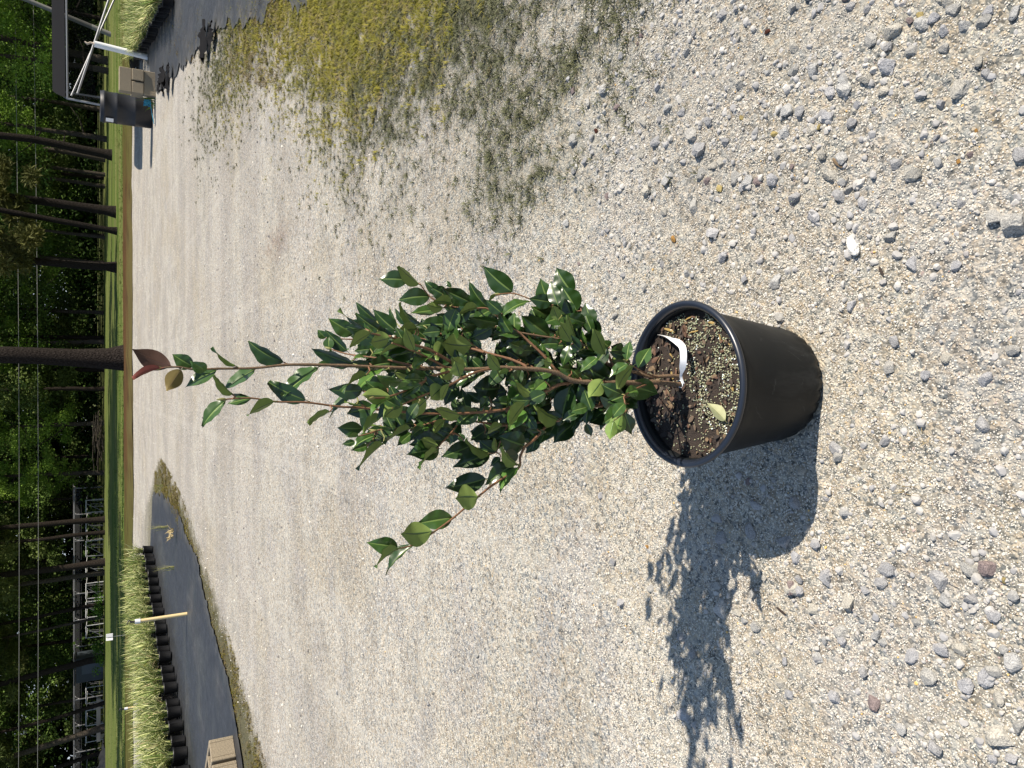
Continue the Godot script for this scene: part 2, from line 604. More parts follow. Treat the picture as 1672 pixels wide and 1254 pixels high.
func moss(x: float, f: float) -> float:
	# dark crust of algae and moss on the right
	var m := 0.85 * bump(x, f, 1.25, 2.1, 0.34, 0.55) + 0.6 * bump(x, f, 1.05, 1.55, 0.26, 0.28) + 0.6 * bump(x, f, 1.9, 3.4, 0.8, 1.1) + 0.55 * bump(x, f, 0.66, 2.0, 0.22, 0.35) + 0.5 * bump(x, f, 3.1, 6.6, 0.8, 2.4) + 0.4 * bump(x, f, 1.3, 3.0, 0.5, 0.5) + 0.12 * bump(x, f, 0.55, 1.35, 0.3, 0.25)
	m *= 1.0 + 1.2 * patches.get_noise_2d(x * 3.1 + 7.0, f * 2.0) + 0.5 * patches.get_noise_2d(x * 11.0, f * 9.0)
	return clampf(m, 0.0, 1.0)


func edge_left(f: float) -> float:
	# x of the inner edge of the left bed's weedy border
	return -1.30 - 0.0215 * pow(maxf(14.0 - f, 0.0), 1.95) - maxf(f - 14.0, 0.0) * 0.35


func ground_tint(x: float, f: float) -> Color:
	var cream := Color(0.555, 0.53, 0.458)
	var pale := Color(0.665, 0.63, 0.555)
	var c := mixc(cream, pale, (f - 0.9) * 0.45)
	# sandy and greyer patches, long across the view
	var n := patches.get_noise_2d(x * 0.55, f * 0.9 + 31.0)
	c = mixc(c, Color(0.50, 0.455, 0.385), 0.55 * smoothstep(0.02, 0.4, n))
	c = mixc(c, Color(0.57, 0.51, 0.40), 0.45 * smoothstep(0.05, 0.4, patches.get_noise_2d(x * 0.8 + 80.0, f * 0.35 - 14.0)))
	c = mixc(c, Color(0.52, 0.50, 0.48), 0.5 * smoothstep(0.08, 0.35, streaks.get_noise_2d(x * 1.4 + 9.0, f * 2.4)))
	c = mixc(c, Color(0.43, 0.41, 0.37), 0.5 * smoothstep(0.1, 0.45, streaks.get_noise_2d(x * 2.2 + 70.0, f * 4.0)) * smoothstep(1.4, 3.0, f))
	# lanes worn by wheels in the far part
	if f > 4.0:
		c = mixc(c, Color(0.66, 0.62, 0.56), 0.5 * smoothstep(0.0, 0.35, streaks.get_noise_2d(x * 0.12 + 40.0, f * 0.75)))
		c = mixc(c, Color(0.50, 0.47, 0.43), 0.55 * smoothstep(0.1, 0.4, streaks.get_noise_2d(x * 0.15 - 40.0, f * 1.1 + 17.0)))
	c = mixc(c, Color(0.46, 0.435, 0.375), 0.6 * bump(x, f, 0.62, 1.05, 0.42, 0.42) + 0.3 * bump(x, f, -0.4, 0.6, 0.4, 0.25))
	# brownish smears of old leaves
	c = mixc(c, Color(0.30, 0.21, 0.17), 0.8 * maxf(bump(x, f, 0.33, 2.62, 0.05, 0.08), bump(x, f, 0.92, 5.2, 0.1, 0.35)) * (0.5 + patches.get_noise_2d(x * 40.0, f * 20.0)))
	# moss on the right
	c = mixc(c, Color(0.115, 0.118, 0.075), 0.88 * moss(x, f))
	# damp olive edge along the left cloth
	var e := edge_left(f)
	if f > 4.0 and f < 20.0:
		var d := e - x
		c = mixc(c, Color(0.13, 0.125, 0.06), 0.9 * smoothstep(-0.12, 0.16, d + 0.16 * patches.get_noise_2d(x * 5.0, f * 3.0)) * (1.0 - smoothstep(1.5, 2.2, d)) * smoothstep(20.0, 14.0, f))
	# earth under the right cloth's edge and along the far verge
	var r := x - (0.42 * f + 0.32)
	if f > 4.0 and f < 18.0:
		c = mixc(c, Color(0.19, 0.165, 0.10), 0.85 * smoothstep(-0.5, 0.1, r + 0.5 * patches.get_noise_2d(x * 2.0, f)))
	return c


func sheet(cols: int, rows: int, place: Callable, tint: Callable, uv := 1.0) -> ArrayMesh:
	# place(u, v) -> Vector3 for u, v in 0..1
	var v := PackedVector3Array()
	var t := PackedVector2Array()
	var c := PackedColorArray()
	var idx := PackedInt32Array()
	for j in rows + 1:
		for i in cols + 1:
			var q: Vector3 = place.call(i / float(cols), j / float(rows))
			v.append(q)
			t.append(Vector2(q.x, q.z) * uv)
			c.append(tint.call(q.x, -q.z))
	for j in rows:
		for i in cols:
			var a := j * (cols + 1) + i
			idx.append_array(PackedInt32Array([a, a + cols + 2, a + 1, a, a + cols + 1, a + cols + 2]))
	var nrm := PackedVector3Array()
	nrm.resize(v.size())
	for k in range(0, idx.size(), 3):
		var n := (v[idx[k + 2]] - v[idx[k]]).cross(v[idx[k + 1]] - v[idx[k]])
		for q in 3:
			nrm[idx[k + q]] += n
	for k in nrm.size():
		nrm[k] = nrm[k].normalized()
	var arr := []
	arr.resize(Mesh.ARRAY_MAX)
	arr[Mesh.ARRAY_VERTEX] = v
	arr[Mesh.ARRAY_TEX_UV] = t
	arr[Mesh.ARRAY_COLOR] = c
	arr[Mesh.ARRAY_NORMAL] = nrm
	# rows run away from the viewer: this order faces up
	arr[Mesh.ARRAY_INDEX] = idx
	var m := ArrayMesh.new()
	m.add_surface_from_arrays(Mesh.PRIMITIVE_TRIANGLES, arr)
	return m


var road: MeshInstance3D


func build_ground() -> void:
	var base := part("ground", sheet(24, 24, func(u: float, v: float) -> Vector3: return Vector3((u - 0.5) * 700.0, -0.05, 60.0 - v * 560.0), func(_x: float, _f: float) -> Color: return Color(0.10, 0.11, 0.05)), M.lawn, self)
	tag(base, "dark leaf-littered ground under and beyond the trees", "", "", "structure")
	# the yard: fine spacing close by, wider far off
	road = part("gravel_road", sheet(230, 330, func(u: float, v: float) -> Vector3:
		var f := -2.0 + v * 2.2 if v < 0.0 else lerpf(-1.5, 0.45, v / 0.06) if v < 0.06 else 0.45 * pow(24.5 / 0.45, (v - 0.06) / 0.94)
		var half := 1.6 + maxf(f, 0.0) * 0.75
		if f > 8.0:
			half = maxf(half, 1.6 + f * 0.75)
		var s := (u - 0.5) * 2.0
		var x := half * s * (0.5 + 0.5 * s * s)
		return Vector3(x, ground_height(x, f), -f), ground_tint), M.gravel, self)
	tag(road, "pale cream crushed gravel yard road with loose grey stones", "", "", "structure")


func build_lawn_and_strips() -> void:
	# pine straw strip along the far edge of the gravel, then mown grass to the trees
	var straw := part("pine_straw_strip", sheet(140, 14, func(u: float, v: float) -> Vector3:
		var x := lerpf(-26.0, 30.0, u)
		var near := 22.0 + 0.035 * x * x * (0.06 if x < 0 else 0.5) * 0.6 + 0.5 * patches.get_noise_2d(x * 0.4, 3.0) + 0.25 * patches.get_noise_2d(x * 2.0, 8.0)
		var far := 27.2 + 0.12 * x + 0.5 * patches.get_noise_2d(x * 0.5, 13.0)
		return Vector3(x, 0.012 + 0.05 * sin(v * PI) + 0.02 * lumps.get_noise_2d(x * 3.0, v * 7.0), -lerpf(near, far, v)), func(x: float, f: float) -> Color:
		var c := mixc(Color(0.15, 0.135, 0.06), Color(0.125, 0.078, 0.04), smoothstep(23.2, 24.6, f + 1.2 * patches.get_noise_2d(x * 0.5, f)))
		c = mixc(c, Color(0.115, 0.13, 0.042), maxf(smoothstep(4.5, 8.0, x + 2.0 * patches.get_noise_2d(x, f * 2.0)), smoothstep(-1.5, -5.0, x)) * 0.85)
		return mixc(c, Color(0.07, 0.05, 0.032), 0.8 * smoothstep(0.1, 0.5, patches.get_noise_2d(x * 1.5, f * 2.0)))), M.straw, self)
	tag(straw, "brown pine straw strip along the far edge of the gravel", "", "", "structure")
	var lawn := part("lawn", sheet(150, 60, func(u: float, v: float) -> Vector3:
		var x := lerpf(-60.0, 60.0, u)
		var f := lerpf(26.5, 54.5, v)
		return Vector3(x, 0.006 + 0.12 * sin(clampf((f - 27.0) / 26.0, 0.0, 1.0) * PI) * (0.3 + 0.3 * patches.get_noise_2d(x * 0.06, f * 0.08)) + 0.01 * lumps.get_noise_2d(x * 1.3, f * 1.3), -f), func(x: float, f: float) -> Color:
		var c := mixc(Color(0.080, 0.115, 0.030), Color(0.15, 0.168, 0.056), smoothstep(-0.15, 0.35, patches.get_noise_2d(x * 0.10, f * 0.7)))
		c = mixc(c, Color(0.18, 0.178, 0.078), 0.7 * smoothstep(0.0, 0.4, streaks.get_noise_2d(x * 0.07 + 5.0, f * 0.9)))
		return mixc(c, Color(0.17, 0.13, 0.07), 0.7 * smoothstep(0.25, 0.55, patches.get_noise_2d(x * 0.3 + 60.0, f * 0.6)))), M.lawn, self)
	tag(lawn, "mown green lawn between the gravel road and the trees", "", "", "structure")
	# blades standing along the lawn so that its surface is not flat
	var tuft := tuft_mesh(71, 9, 0.09, 0.10, 0.012, Color(0.075, 0.12, 0.028), Color(0.15, 0.165, 0.055))
	var buf := PackedFloat32Array()
	for i in 9000:
		var f := rng.randf_range(26.6, 44.0)
		var x := rng.randf_range(-0.62, 0.62) * f
		var k := rng.randf_range(0.6, 1.3)
		put(buf, Basis(Vector3.UP, rng.randf() * TAU).scaled(Vector3(k, k * rng.randf_range(0.5, 1.0), k)), Vector3(x, 0.0, -f), mixc(Color(0.8, 0.9, 0.7), Color(1.3, 1.15, 1.0), rng.randf()))
	tag(scatter("grass_tufts", tuft, buf, self), "short grass growing over the mown lawn", "grass", "", "stuff")


func tuft_mesh(seed_: int, blades: int, height: float, spread: float, width: float, c1: Color, c2: Color, segs := 3, droop := 0.5) -> ArrayMesh:
	var r := RandomNumberGenerator.new()
	r.seed = seed_
	var v := PackedVector3Array()
	var c := PackedColorArray()
	for b in blades:
		var a := r.randf() * TAU
		var lean := r.randf_range(0.15, 1.0)
		var h := height * r.randf_range(0.55, 1.0)
		var dir := Vector3(cos(a), 0, sin(a))
		var side := Vector3(-sin(a), 0, cos(a)).rotated(Vector3.UP, r.randf_range(-0.7, 0.7))
		var base := Vector3(r.randf_range(-1, 1), 0, r.randf_range(-1, 1)) * spread * 0.3
		var col := c1.lerp(c2, r.randf())
		var prev := base
		var pw := width * 0.5
		for s in segs:
			var t := (s + 1.0) / segs
			var q := base + dir * spread * lean * t * (0.35 + 0.65 * t) + Vector3.UP * h * (t - droop * lean * t * t)
			var w := width * 0.5 * (1.0 - pow(t, 2.2)) * (1.0 if s < segs - 1 else 0.15)
			v.append_array(PackedVector3Array([prev - side * pw, prev + side * pw, q + side * w, prev - side * pw, q + side * w, q - side * w]))
			for k in 6:
				c.append(col)
			prev = q
			pw = w
	return raw_mesh(v, c, M.blade)


func raw_mesh(v: PackedVector3Array, c: PackedColorArray, mat: Material) -> ArrayMesh:
	var arr := []
	arr.resize(Mesh.ARRAY_MAX)
	arr[Mesh.ARRAY_VERTEX] = v
	if c.size():
		arr[Mesh.ARRAY_COLOR] = c
	var m := ArrayMesh.new()
	m.add_surface_from_arrays(Mesh.PRIMITIVE_TRIANGLES, arr)
	m.surface_set_material(0, mat)
	return m


func cloth_sheet(outline: PackedVector2Array, height: float, ragged: float, seed_: int, step := 0.05) -> ArrayMesh:
	# outline in (x, forward); the edge is frayed, the middle has wrinkles
	var r := RandomNumberGenerator.new()
	r.seed = seed_
	var edge := PackedVector2Array()
	var n := outline.size()
	for i in n:
		var a := outline[i]
		var b := outline[(i + 1) % n]
		var k := maxi(1, int(a.distance_to(b) / step))
		for j in k:
			var q := a.lerp(b, j / float(k))
			edge.append(q + Vector2(r.randfn(), r.randfn()) * ragged * 0.45 + Vector2(patches.get_noise_2d(q.x * 2.0, q.y * 2.0), patches.get_noise_2d(q.x * 2.0 + 30.0, q.y * 2.0)) * ragged * 4.0)
	# inner points on a jittered grid
	var lo := edge[0]
	var hi := edge[0]
	for q in edge:
		lo = lo.min(q)
		hi = hi.max(q)
	var pts := PackedVector2Array(edge)
	var x := lo.x
	while x < hi.x:
		var y := lo.y
		while y < hi.y:
			var q := Vector2(x + r.randf() * 0.12, y + r.randf() * 0.12)
			if Geometry2D.is_point_in_polygon(q, edge):
				pts.append(q)
			y += 0.24
		x += 0.2
	var lift := PackedFloat32Array()
	for i in pts.size():
		var nearest := 9.0
		if i >= edge.size():
			for k in range(0, edge.size(), 2):
				nearest = minf(nearest, pts[i].distance_squared_to(edge[k]))
		lift.append(smoothstep(0.0, 0.6, sqrt(nearest)) if i >= edge.size() else 0.0)
	var tri := Geometry2D.triangulate_delaunay(pts)
	var st := tool()
	st.set_smooth_group(0)
	for k in range(0, tri.size(), 3):
		var mid := (pts[tri[k]] + pts[tri[k + 1]] + pts[tri[k + 2]]) / 3.0
		if not Geometry2D.is_point_in_polygon(mid, edge):
			continue
		var order := [0, 1, 2]
		if (pts[tri[k + 1]] - pts[tri[k]]).cross(pts[tri[k + 2]] - pts[tri[k]]) > 0:
			order = [0, 2, 1]
		for o in order:
			var q := pts[tri[k + o]]
			var fold := 0.016 * absf(streaks.get_noise_2d(q.x * 4.0, q.y * 0.9)) + 0.022 * maxf(0.0, patches.get_noise_2d(q.x * 1.5, q.y * 1.5))
			st.set_uv(q)
			var dust := smoothstep(0.05, 0.5, patches.get_noise_2d(q.x * 1.1 + 9.0, q.y * 0.7)) * 0.16 + (0.22 if tri[k + o] < edge.size() else 0.0)
			st.set_color(Color(0.037, 0.042, 0.049).lerp(Color(0.26, 0.235, 0.19), dust))
			st.add_vertex(Vector3(q.x, ground_height(q.x, q.y) + 0.014 + fold * lift[tri[k + o]], -q.y))
	return finish(st, M.fabric)


func build_ground_cloths() -> void:
	var left := PackedVector2Array([Vector2(-2.0, 15.4), Vector2(-1.78, 13.6), Vector2(-1.70, 11.7), Vector2(-1.75, 10.5), Vector2(-1.86, 9.9), Vector2(-1.9, 9.06), Vector2(-2.02, 8.75), Vector2(-2.16, 8.35), Vector2(-2.32, 7.9), Vector2(-2.45, 7.4), Vector2(-2.62, 6.8), Vector2(-3.1, 6.2), Vector2(-6.8, 6.0), Vector2(-7.2, 15.6), Vector2(-3.0, 16.0)])
	tag(part("ground_cloth", cloth_sheet(left, 0.045, 0.022, 5), null, self), "black woven ground cloth with frayed edge under the left block of pots", "ground cloth")
	var right := PackedVector2Array([Vector2(2.1, 4.3), Vector2(2.35, 4.75), Vector2(2.62, 5.6), Vector2(2.95, 6.5), Vector2(3.28, 7.6), Vector2(3.5, 8.4), Vector2(3.85, 9.8), Vector2(4.2, 11.3), Vector2(4.62, 13.0), Vector2(5.0, 14.5), Vector2(5.4, 15.4), Vector2(6.4, 16.8), Vector2(7.6, 20.0), Vector2(12.5, 20.0), Vector2(12.5, 4.0)])
	tag(part("ground_cloth", cloth_sheet(right, 0.045, 0.03, 8), null, self), "grey black ground cloth with torn edge beside the concrete blocks", "ground cloth")
	# torn flaps standing up from the right cloth's edge
	for e in [[3.42, 8.2, 0.16, 0.4], [3.3, 7.75, 0.12, 1.9], [4.55, 12.6, 0.22, 0.9], [4.35, 11.9, 0.16, 2.4], [4.75, 13.4, 0.14, 1.2]]:
		var st := tool()
		st.set_smooth_group(0)
		var g := 7
		var grid := []
		for j in g + 1:
			for i in g + 1:
				var u := i / float(g) - 0.5
				var w := j / float(g) - 0.5
				grid.append(Vector3(u * e[2] * 2.2, 0.03 + e[2] * 0.55 * maxf(0.0, 0.3 + lumps.get_noise_2d(u * 5.0 + e[3] * 9.0, w * 5.0)) * (1.0 - absf(w) * 1.2), w * e[2] * 1.7) + Vector3(0.12, 0.0, 0.12) * e[2] * lumps.get_noise_2d(u * 9.0, w * 9.0 + e[3]))
		for j in g:
			for i in g:
				for k in [0, 1, g + 2, 0, g + 2, g + 1]:
					st.set_uv(Vector2(i, j) * 0.02)
					st.add_vertex(grid[j * (g + 1) + i + k])
		part("torn_flap", finish(st, M.shade_cloth), null, get_node("ground_cloth_001"), Transform3D(Basis(Vector3.UP, e[3]), Vector3(e[0], 0.02, -e[1])))


# ------------------------------------------------------------------ loose stones and grains

func build_stones() -> void:
	var shapes: Array[ArrayMesh] = []
	for k in 9:
		shapes.append(rough_stone(100 + k, 3, Vector3(1.0, rng.randf_range(0.62, 0.85), rng.randf_range(0.72, 0.95)), 11))
	var n := 0
	for s in STONES:
		var d: float = s[3] * 0.0001
		var at := Vector3(s[1] * 0.001, 0, -s[2] * 0.001)
		at.y = ground_height(at.x, -at.z) + d * 0.06
		var mat: Material = M.stone_tones[rng.randi() % 5]
		match s[0]:
			"y": mat = M.stone_yellow
			"o": mat = M.stone_orange
			"p": mat = M.stone_purple
			"r": mat = M.stone_red
		var o := fast_part("stone", n, shapes[rng.randi() % 9], road, Transform3D(Basis.from_euler(Vector3(rng.randf_range(-0.4, 0.4), rng.randf() * TAU, rng.randf_range(-0.4, 0.4))).scaled(Vector3.ONE * d), at))
		o.set_surface_override_material(0, mat)
		n += 1
	for i in 134:
		var f := rng.randf_range(0.58, 1.7)
		var x := rng.randf_range(0.1, 1.0)
		if i % 4 == 0:
			x = rng.randf_range(-0.6, 0.1)
			f = rng.randf_range(0.58, 1.1)
		elif absf(x - 0.55) > 0.12 + 0.28 * rng.randf() * f:
			x = 0.55 + rng.randfn() * 0.13
		if Vector2(x, f - 0.99).length() < 0.17:
			continue
		var d := rng.randf_range(0.011, 0.025)
		var o := fast_part("stone", n, shapes[rng.randi() % 9], road, Transform3D(Basis.from_euler(Vector3(rng.randf_range(-0.4, 0.4), rng.randf() * TAU, rng.randf_range(-0.4, 0.4))).scaled(Vector3.ONE * d), Vector3(x, ground_height(x, f) + d * 0.08, -f)))
		o.set_surface_override_material(0, M.stone_tones[rng.randi() % 5] if rng.randf() < 0.9 else M.stone_purple)
		n += 1
	var q := part("pebble", rough_stone(140, 3, Vector3(1.3, 0.6, 0.62), 4), M.quartz, self, Transform3D(Basis(Vector3.UP, 0.5).scaled(Vector3.ONE * 0.026), Vector3(0.225, 0.006, -0.83)))
	tag(q, "white quartz pebble lying on gravel in front and right of the pot", "pebble")
	q = part("pebble", rough_stone(141, 2, Vector3(1.2, 0.7, 0.8), 4), M.stone_orange, self, Transform3D(Basis(Vector3.UP, 0.4).scaled(Vector3.ONE * 0.013), Vector3(0.31, 0.004, -1.27)))
	tag(q, "small orange pebble lying on gravel right of the shrub", "pebble")
	# bits of litter
	for e in [[-0.08, 0.71, "wisp of dry grass lying on gravel just in front of the pot"], [-0.16, 0.74, "thin dry stem lying on gravel left of the pot's front"]]:
		tag(part("dry_stem", tuft_mesh(350 + int(e[1] * 100), 7, 0.012, 0.03, 0.0012, Color(0.20, 0.15, 0.07), Color(0.38, 0.30, 0.16), 4, 0.7), null, self, Transform3D(Basis(Vector3.UP, e[0] * 9.0), Vector3(e[0], 0.002, -e[1]))), e[2], "dry grass")
	for e in [[0.18, 0.78, 0.014, 0.4, "small dark bark scrap lying on gravel right of the pot's foot"], [-0.41, 0.98, 0.018, 1.2, "thin dark bark scrap lying just outside the shrub's shadow"], [0.37, 0.86, 0.022, 0.8, "pale brown stick scrap lying among stones right of the pot"]]:
		tag(part("bark_scrap", rough_stone(360 + int(e[2] * 1000), 1, Vector3(1.3, 0.14, 0.32), 6), M.bark_tones[0 if e[2] < 0.02 else 6], self, Transform3D(Basis(Vector3.UP, e[3]).scaled(Vector3.ONE * e[2]), Vector3(e[0], 0.004, -e[1]))), e[4], "bark")
	# gravel: countless grains of four shapes, denser close by
	var meshes: Array[ArrayMesh] = []
	for k in 4:
		var g := rough_stone(200 + k, 1, Vector3(1.0, 0.8, 0.9), 4)
		g.surface_set_material(0, M.grain)
		meshes.append(g)
	var small: Array[ArrayMesh] = []
	for k in 4:
		var g := rough_stone(220 + k, 0, Vector3(1.0, 0.8, 0.85), 2)
		g.surface_set_material(0, M.grain)
		small.append(g)
	var bufs: Array[PackedFloat32Array] = []
	for k in 8:
		bufs.append(PackedFloat32Array())
	# zones: from, to, pieces, smallest, largest, which shapes
	for z in [[0.42, 1.7, 1300, 0.007, 0.013, 0], [0.42, 1.7, 9000, 0.0036, 0.0065, 0], [0.42, 1.5, 150000, 0.0018, 0.0038, 4], [1.5, 3.0, 100000, 0.0025, 0.0046, 4], [1.6, 3.5, 2600, 0.005, 0.011, 0], [0.55, 1.6, 5200, 0.007, 0.017, 8], [3.0, 6.5, 52000, 0.0034, 0.0064, 4], [4.0, 9.0, 1500, 0.010, 0.022, 0], [6.5, 14.0, 15000, 0.006, 0.012, 4], [14.0, 22.0, 4000, 0.012, 0.026, 4]]:
		for i in int(z[2]):
			var f: float = sqrt(lerpf(z[0] * z[0], z[1] * z[1], rng.randf()))
			var x := rng.randf_range(-1, 1) * (0.28 + 0.48 * f)
			if Vector2(x, f - 0.99).length() < 0.105:
				continue
			if f > 5.0 and (x < edge_left(f) - 0.2 or x > 0.42 * f + 0.4):
				continue
			if int(z[5]) == 8 and rng.randf() > bump(x, f, 0.5, 1.05, 0.42, 0.4) + 0.6 * bump(x, f, -0.35, 0.68, 0.3, 0.2):
				continue
			# grains gather in drifts
			var drift := patches.get_noise_2d(x * 3.0 + 300.0, f * 3.0)
			if rng.randf() > (0.86 + 0.5 * drift if int(z[5]) == 4 and z[1] < 2.0 else 0.62 + 1.1 * drift):
				continue
			var m := moss(x, f)
			var d := lerpf(z[3], z[4], pow(rng.randf(), 2.0))
			var v := rng.randf()
			var c := Color(0.545, 0.518, 0.455)
			if v < 0.16:
				c = Color(0.46, 0.445, 0.42)
			elif v < 0.24:
				c = Color(0.33, 0.305, 0.285)
			elif v < 0.33:
				c = Color(0.59, 0.565, 0.505)
			elif v < 0.35:
				c = Color(0.34, 0.27, 0.245)
			elif v < 0.355:
				c = Color(0.60, 0.40, 0.16)
			if int(z[5]) == 8:
				c = Color(0.29, 0.29, 0.295).lerp(Color(0.46, 0.445, 0.415), v)
			if z[0] == 4.0 and v < 0.6:
				c = Color(0.24, 0.225, 0.21)
			if f > 3.0 and z[0] != 4.0:
				c = mixc(c, Color(0.60, 0.56, 0.48), 0.25)
			if d > 0.0065 and f < 3.0 and int(z[5]) == 0:
				c = mixc(c, Color(0.36, 0.352, 0.34), 0.8)
			c = mixc(c, Color(0.15, 0.15, 0.11), m * rng.randf_range(0.1, 0.8)) * rng.randf_range(0.88, 1.1)
			var b := Basis.from_euler(Vector3(rng.randf() * TAU, rng.randf() * TAU, rng.randf() * TAU)).scaled(Vector3(d, d * 0.85, d))
			put(bufs[int(z[5]) % 8 + rng.randi() % 4], b, Vector3(x, ground_height(x, f) + d * rng.randf_range(-0.16, 0.2), -f), c)
	for k in 8:
		scatter("loose_gravel_%03d" % k if k else "loose_gravel", meshes[k] if k < 4 else small[k - 4], bufs[k], road)


func build_weeds() -> void:
	# olive, mossy weed patch at the right edge of the yard
	var green := tuft_mesh(301, 12, 0.034, 0.042, 0.0026, Color(0.14, 0.14, 0.022), Color(0.33, 0.285, 0.055), 2, 0.3)
	var dry := tuft_mesh(302, 8, 0.03, 0.05, 0.0024, Color(0.14, 0.11, 0.06), Color(0.36, 0.30, 0.18), 2, 0.45)
	var dark := tuft_mesh(303, 10, 0.011, 0.016, 0.0022, Color(0.055, 0.06, 0.032), Color(0.12, 0.12, 0.065), 2, 0.2)
	var gb := PackedFloat32Array()
	var db := PackedFloat32Array()
	var kb := PackedFloat32Array()
	for i in 120000:
		var x := rng.randf_range(0.9, 3.6)
		var f := rng.randf_range(1.7, 9.0)
		var w := 1.5 * bump(x, f, 1.95, 3.2, 0.48, 0.8) + 1.0 * bump(x, f, 2.35, 4.2, 0.42, 0.8) + 0.8 * bump(x, f, 1.6, 2.5, 0.26, 0.3) + 0.3 * bump(x, f, 2.75, 5.8, 0.4, 1.4)
		w *= 1.1 + 0.9 * patches.get_noise_2d(x * 4.0, f * 4.0)
		if rng.randf() > w:
			continue
		var k := rng.randf_range(0.6, 1.25)
		var c := mixc(Color(0.75, 0.8, 0.7), Color(1.25, 1.2, 1.0), rng.randf() + 0.8 * patches.get_noise_2d(x * 2.0, f * 2.0))
		put(gb if rng.randf() < 0.68 else db, Basis(Vector3.UP, rng.randf() * TAU).scaled(Vector3(k, k * rng.randf_range(0.5, 1.0), k)), Vector3(x, ground_height(x, f) - 0.002, -f), c)
	for i in 110000:
		var f := sqrt(lerpf(1.4, 140.0, pow(rng.randf(), 1.4)))
		var x := rng.randf_range(0.3, 0.6 + 0.55 * f)
		var m := moss(x, f)
		if rng.randf() > pow(m, 1.7) * 1.1:
			continue
		var k := rng.randf_range(0.6, 1.3) * (1.0 + 0.12 * f)
		put(kb, Basis(Vector3.UP, rng.randf() * TAU).scaled(Vector3(k, k * rng.randf_range(0.6, 1.2), k)), Vector3(x, ground_height(x, f) - 0.001, -f), Color.WHITE * rng.randf_range(0.8, 1.5))
	# the weedy borders of both ground cloths
	for i in 16000:
		var f := rng.randf_range(5.0, 15.0)
		var left := rng.randf() < 0.6
		var x := edge_left(f) - rng.randf_range(-0.08, 0.42) if left else 0.41 * f + 0.25 + rng.randf_range(-0.45, 0.2)
		if rng.randf() > 0.5 + 1.2 * patches.get_noise_2d(x * 2.0 + 70.0, f * 1.5):
			continue
		var k := rng.randf_range(0.7, 1.6)
		put(gb if rng.randf() < (0.35 if left else 0.1) else db, Basis(Vector3.UP, rng.randf() * TAU).scaled(Vector3(k, k * rng.randf_range(0.4, 1.0), k)), Vector3(x, 0.0, -f), Color(0.8, 0.75, 0.6) * rng.randf_range(0.45, 1.0))
	tag(scatter("weed_patch", green, gb, self), "low yellow green weeds and moss along the edge of the gravel", "weeds", "", "stuff")
	tag(scatter("dry_grass", dry, db, self), "dry straw coloured grass stems among the low weeds", "dry grass", "", "stuff")
	tag(scatter("dark_moss", dark, kb, self), "dark moss tufts crusting the gravel right of the shrub", "moss", "", "stuff")
	# taller weeds by themselves
	var tall := tuft_mesh(310, 26, 0.30, 0.16, 0.006, Color(0.16, 0.20, 0.05), Color(0.40, 0.36, 0.16), 5, 0.4)
	for e in [[-2.1, 12.3, 1.1, "tall thin weed standing at the far end of the left ground cloth"], [-2.5, 11.4, 1.0, "thin green weed standing out of the left ground cloth by the pots"], [-1.6, 13.1, 0.55, "low weed clump on the far corner of the left ground cloth"]]:
		var o := part("weed", tall, null, self, Transform3D(Basis(Vector3.UP, rng.randf() * TAU).scaled(Vector3(e[2] * (0.5 if e[2] > 0.8 else 1.3), e[2] * 1.3, e[2] * 0.5)), Vector3(e[0], 0.03, -e[1])))
		tag(o, e[3], "weed")
	var straw := tuft_mesh(311, 30, 0.12, 0.22, 0.012, Color(0.36, 0.27, 0.12), Color(0.55, 0.45, 0.25), 3, 0.6)
	tag(part("weed", straw, null, self, Transform3D(Basis.IDENTITY.scaled(Vector3(1.0, 1.1, 1.0)), Vector3(-2.0, 0.05, -11.3))), "dead straw coloured clump lying on the left ground cloth", "weed")
	var by_drum := tuft_mesh(312, 18, 0.42, 0.30, 0.018, Color(0.10, 0.20, 0.03), Color(0.22, 0.33, 0.08), 4, 0.55)
	tag(part("weed", by_drum, null, self, Transform3D(Basis.IDENTITY, Vector3(4.98, 0.0, -14.95))), "green grassy weed growing in front of the black drum", "weed")
	var knot := PackedVector3Array()
	var kr := PackedFloat32Array()
	for i in 60:
		var a := i * 0.9
		knot.append(Vector3(4.9 + 0.05 * cos(a) + 0.03 * rng.randf(), 0.12 + 0.05 * sin(a * 0.7) + 0.03 * rng.randf(), -14.85 + 0.05 * sin(a)))
		kr.append(0.007)
	for i in 8:
		knot.append(Vector3(4.86 - i * 0.045, 0.09 - i * 0.008, -14.8))
		kr.append(0.006)
	tag(part("twine", tube_mesh(knot, kr, 5, M.twine), null, self), "tangled blue twine lying in the weed by the black drum", "twine")


# ------------------------------------------------------------------ trees

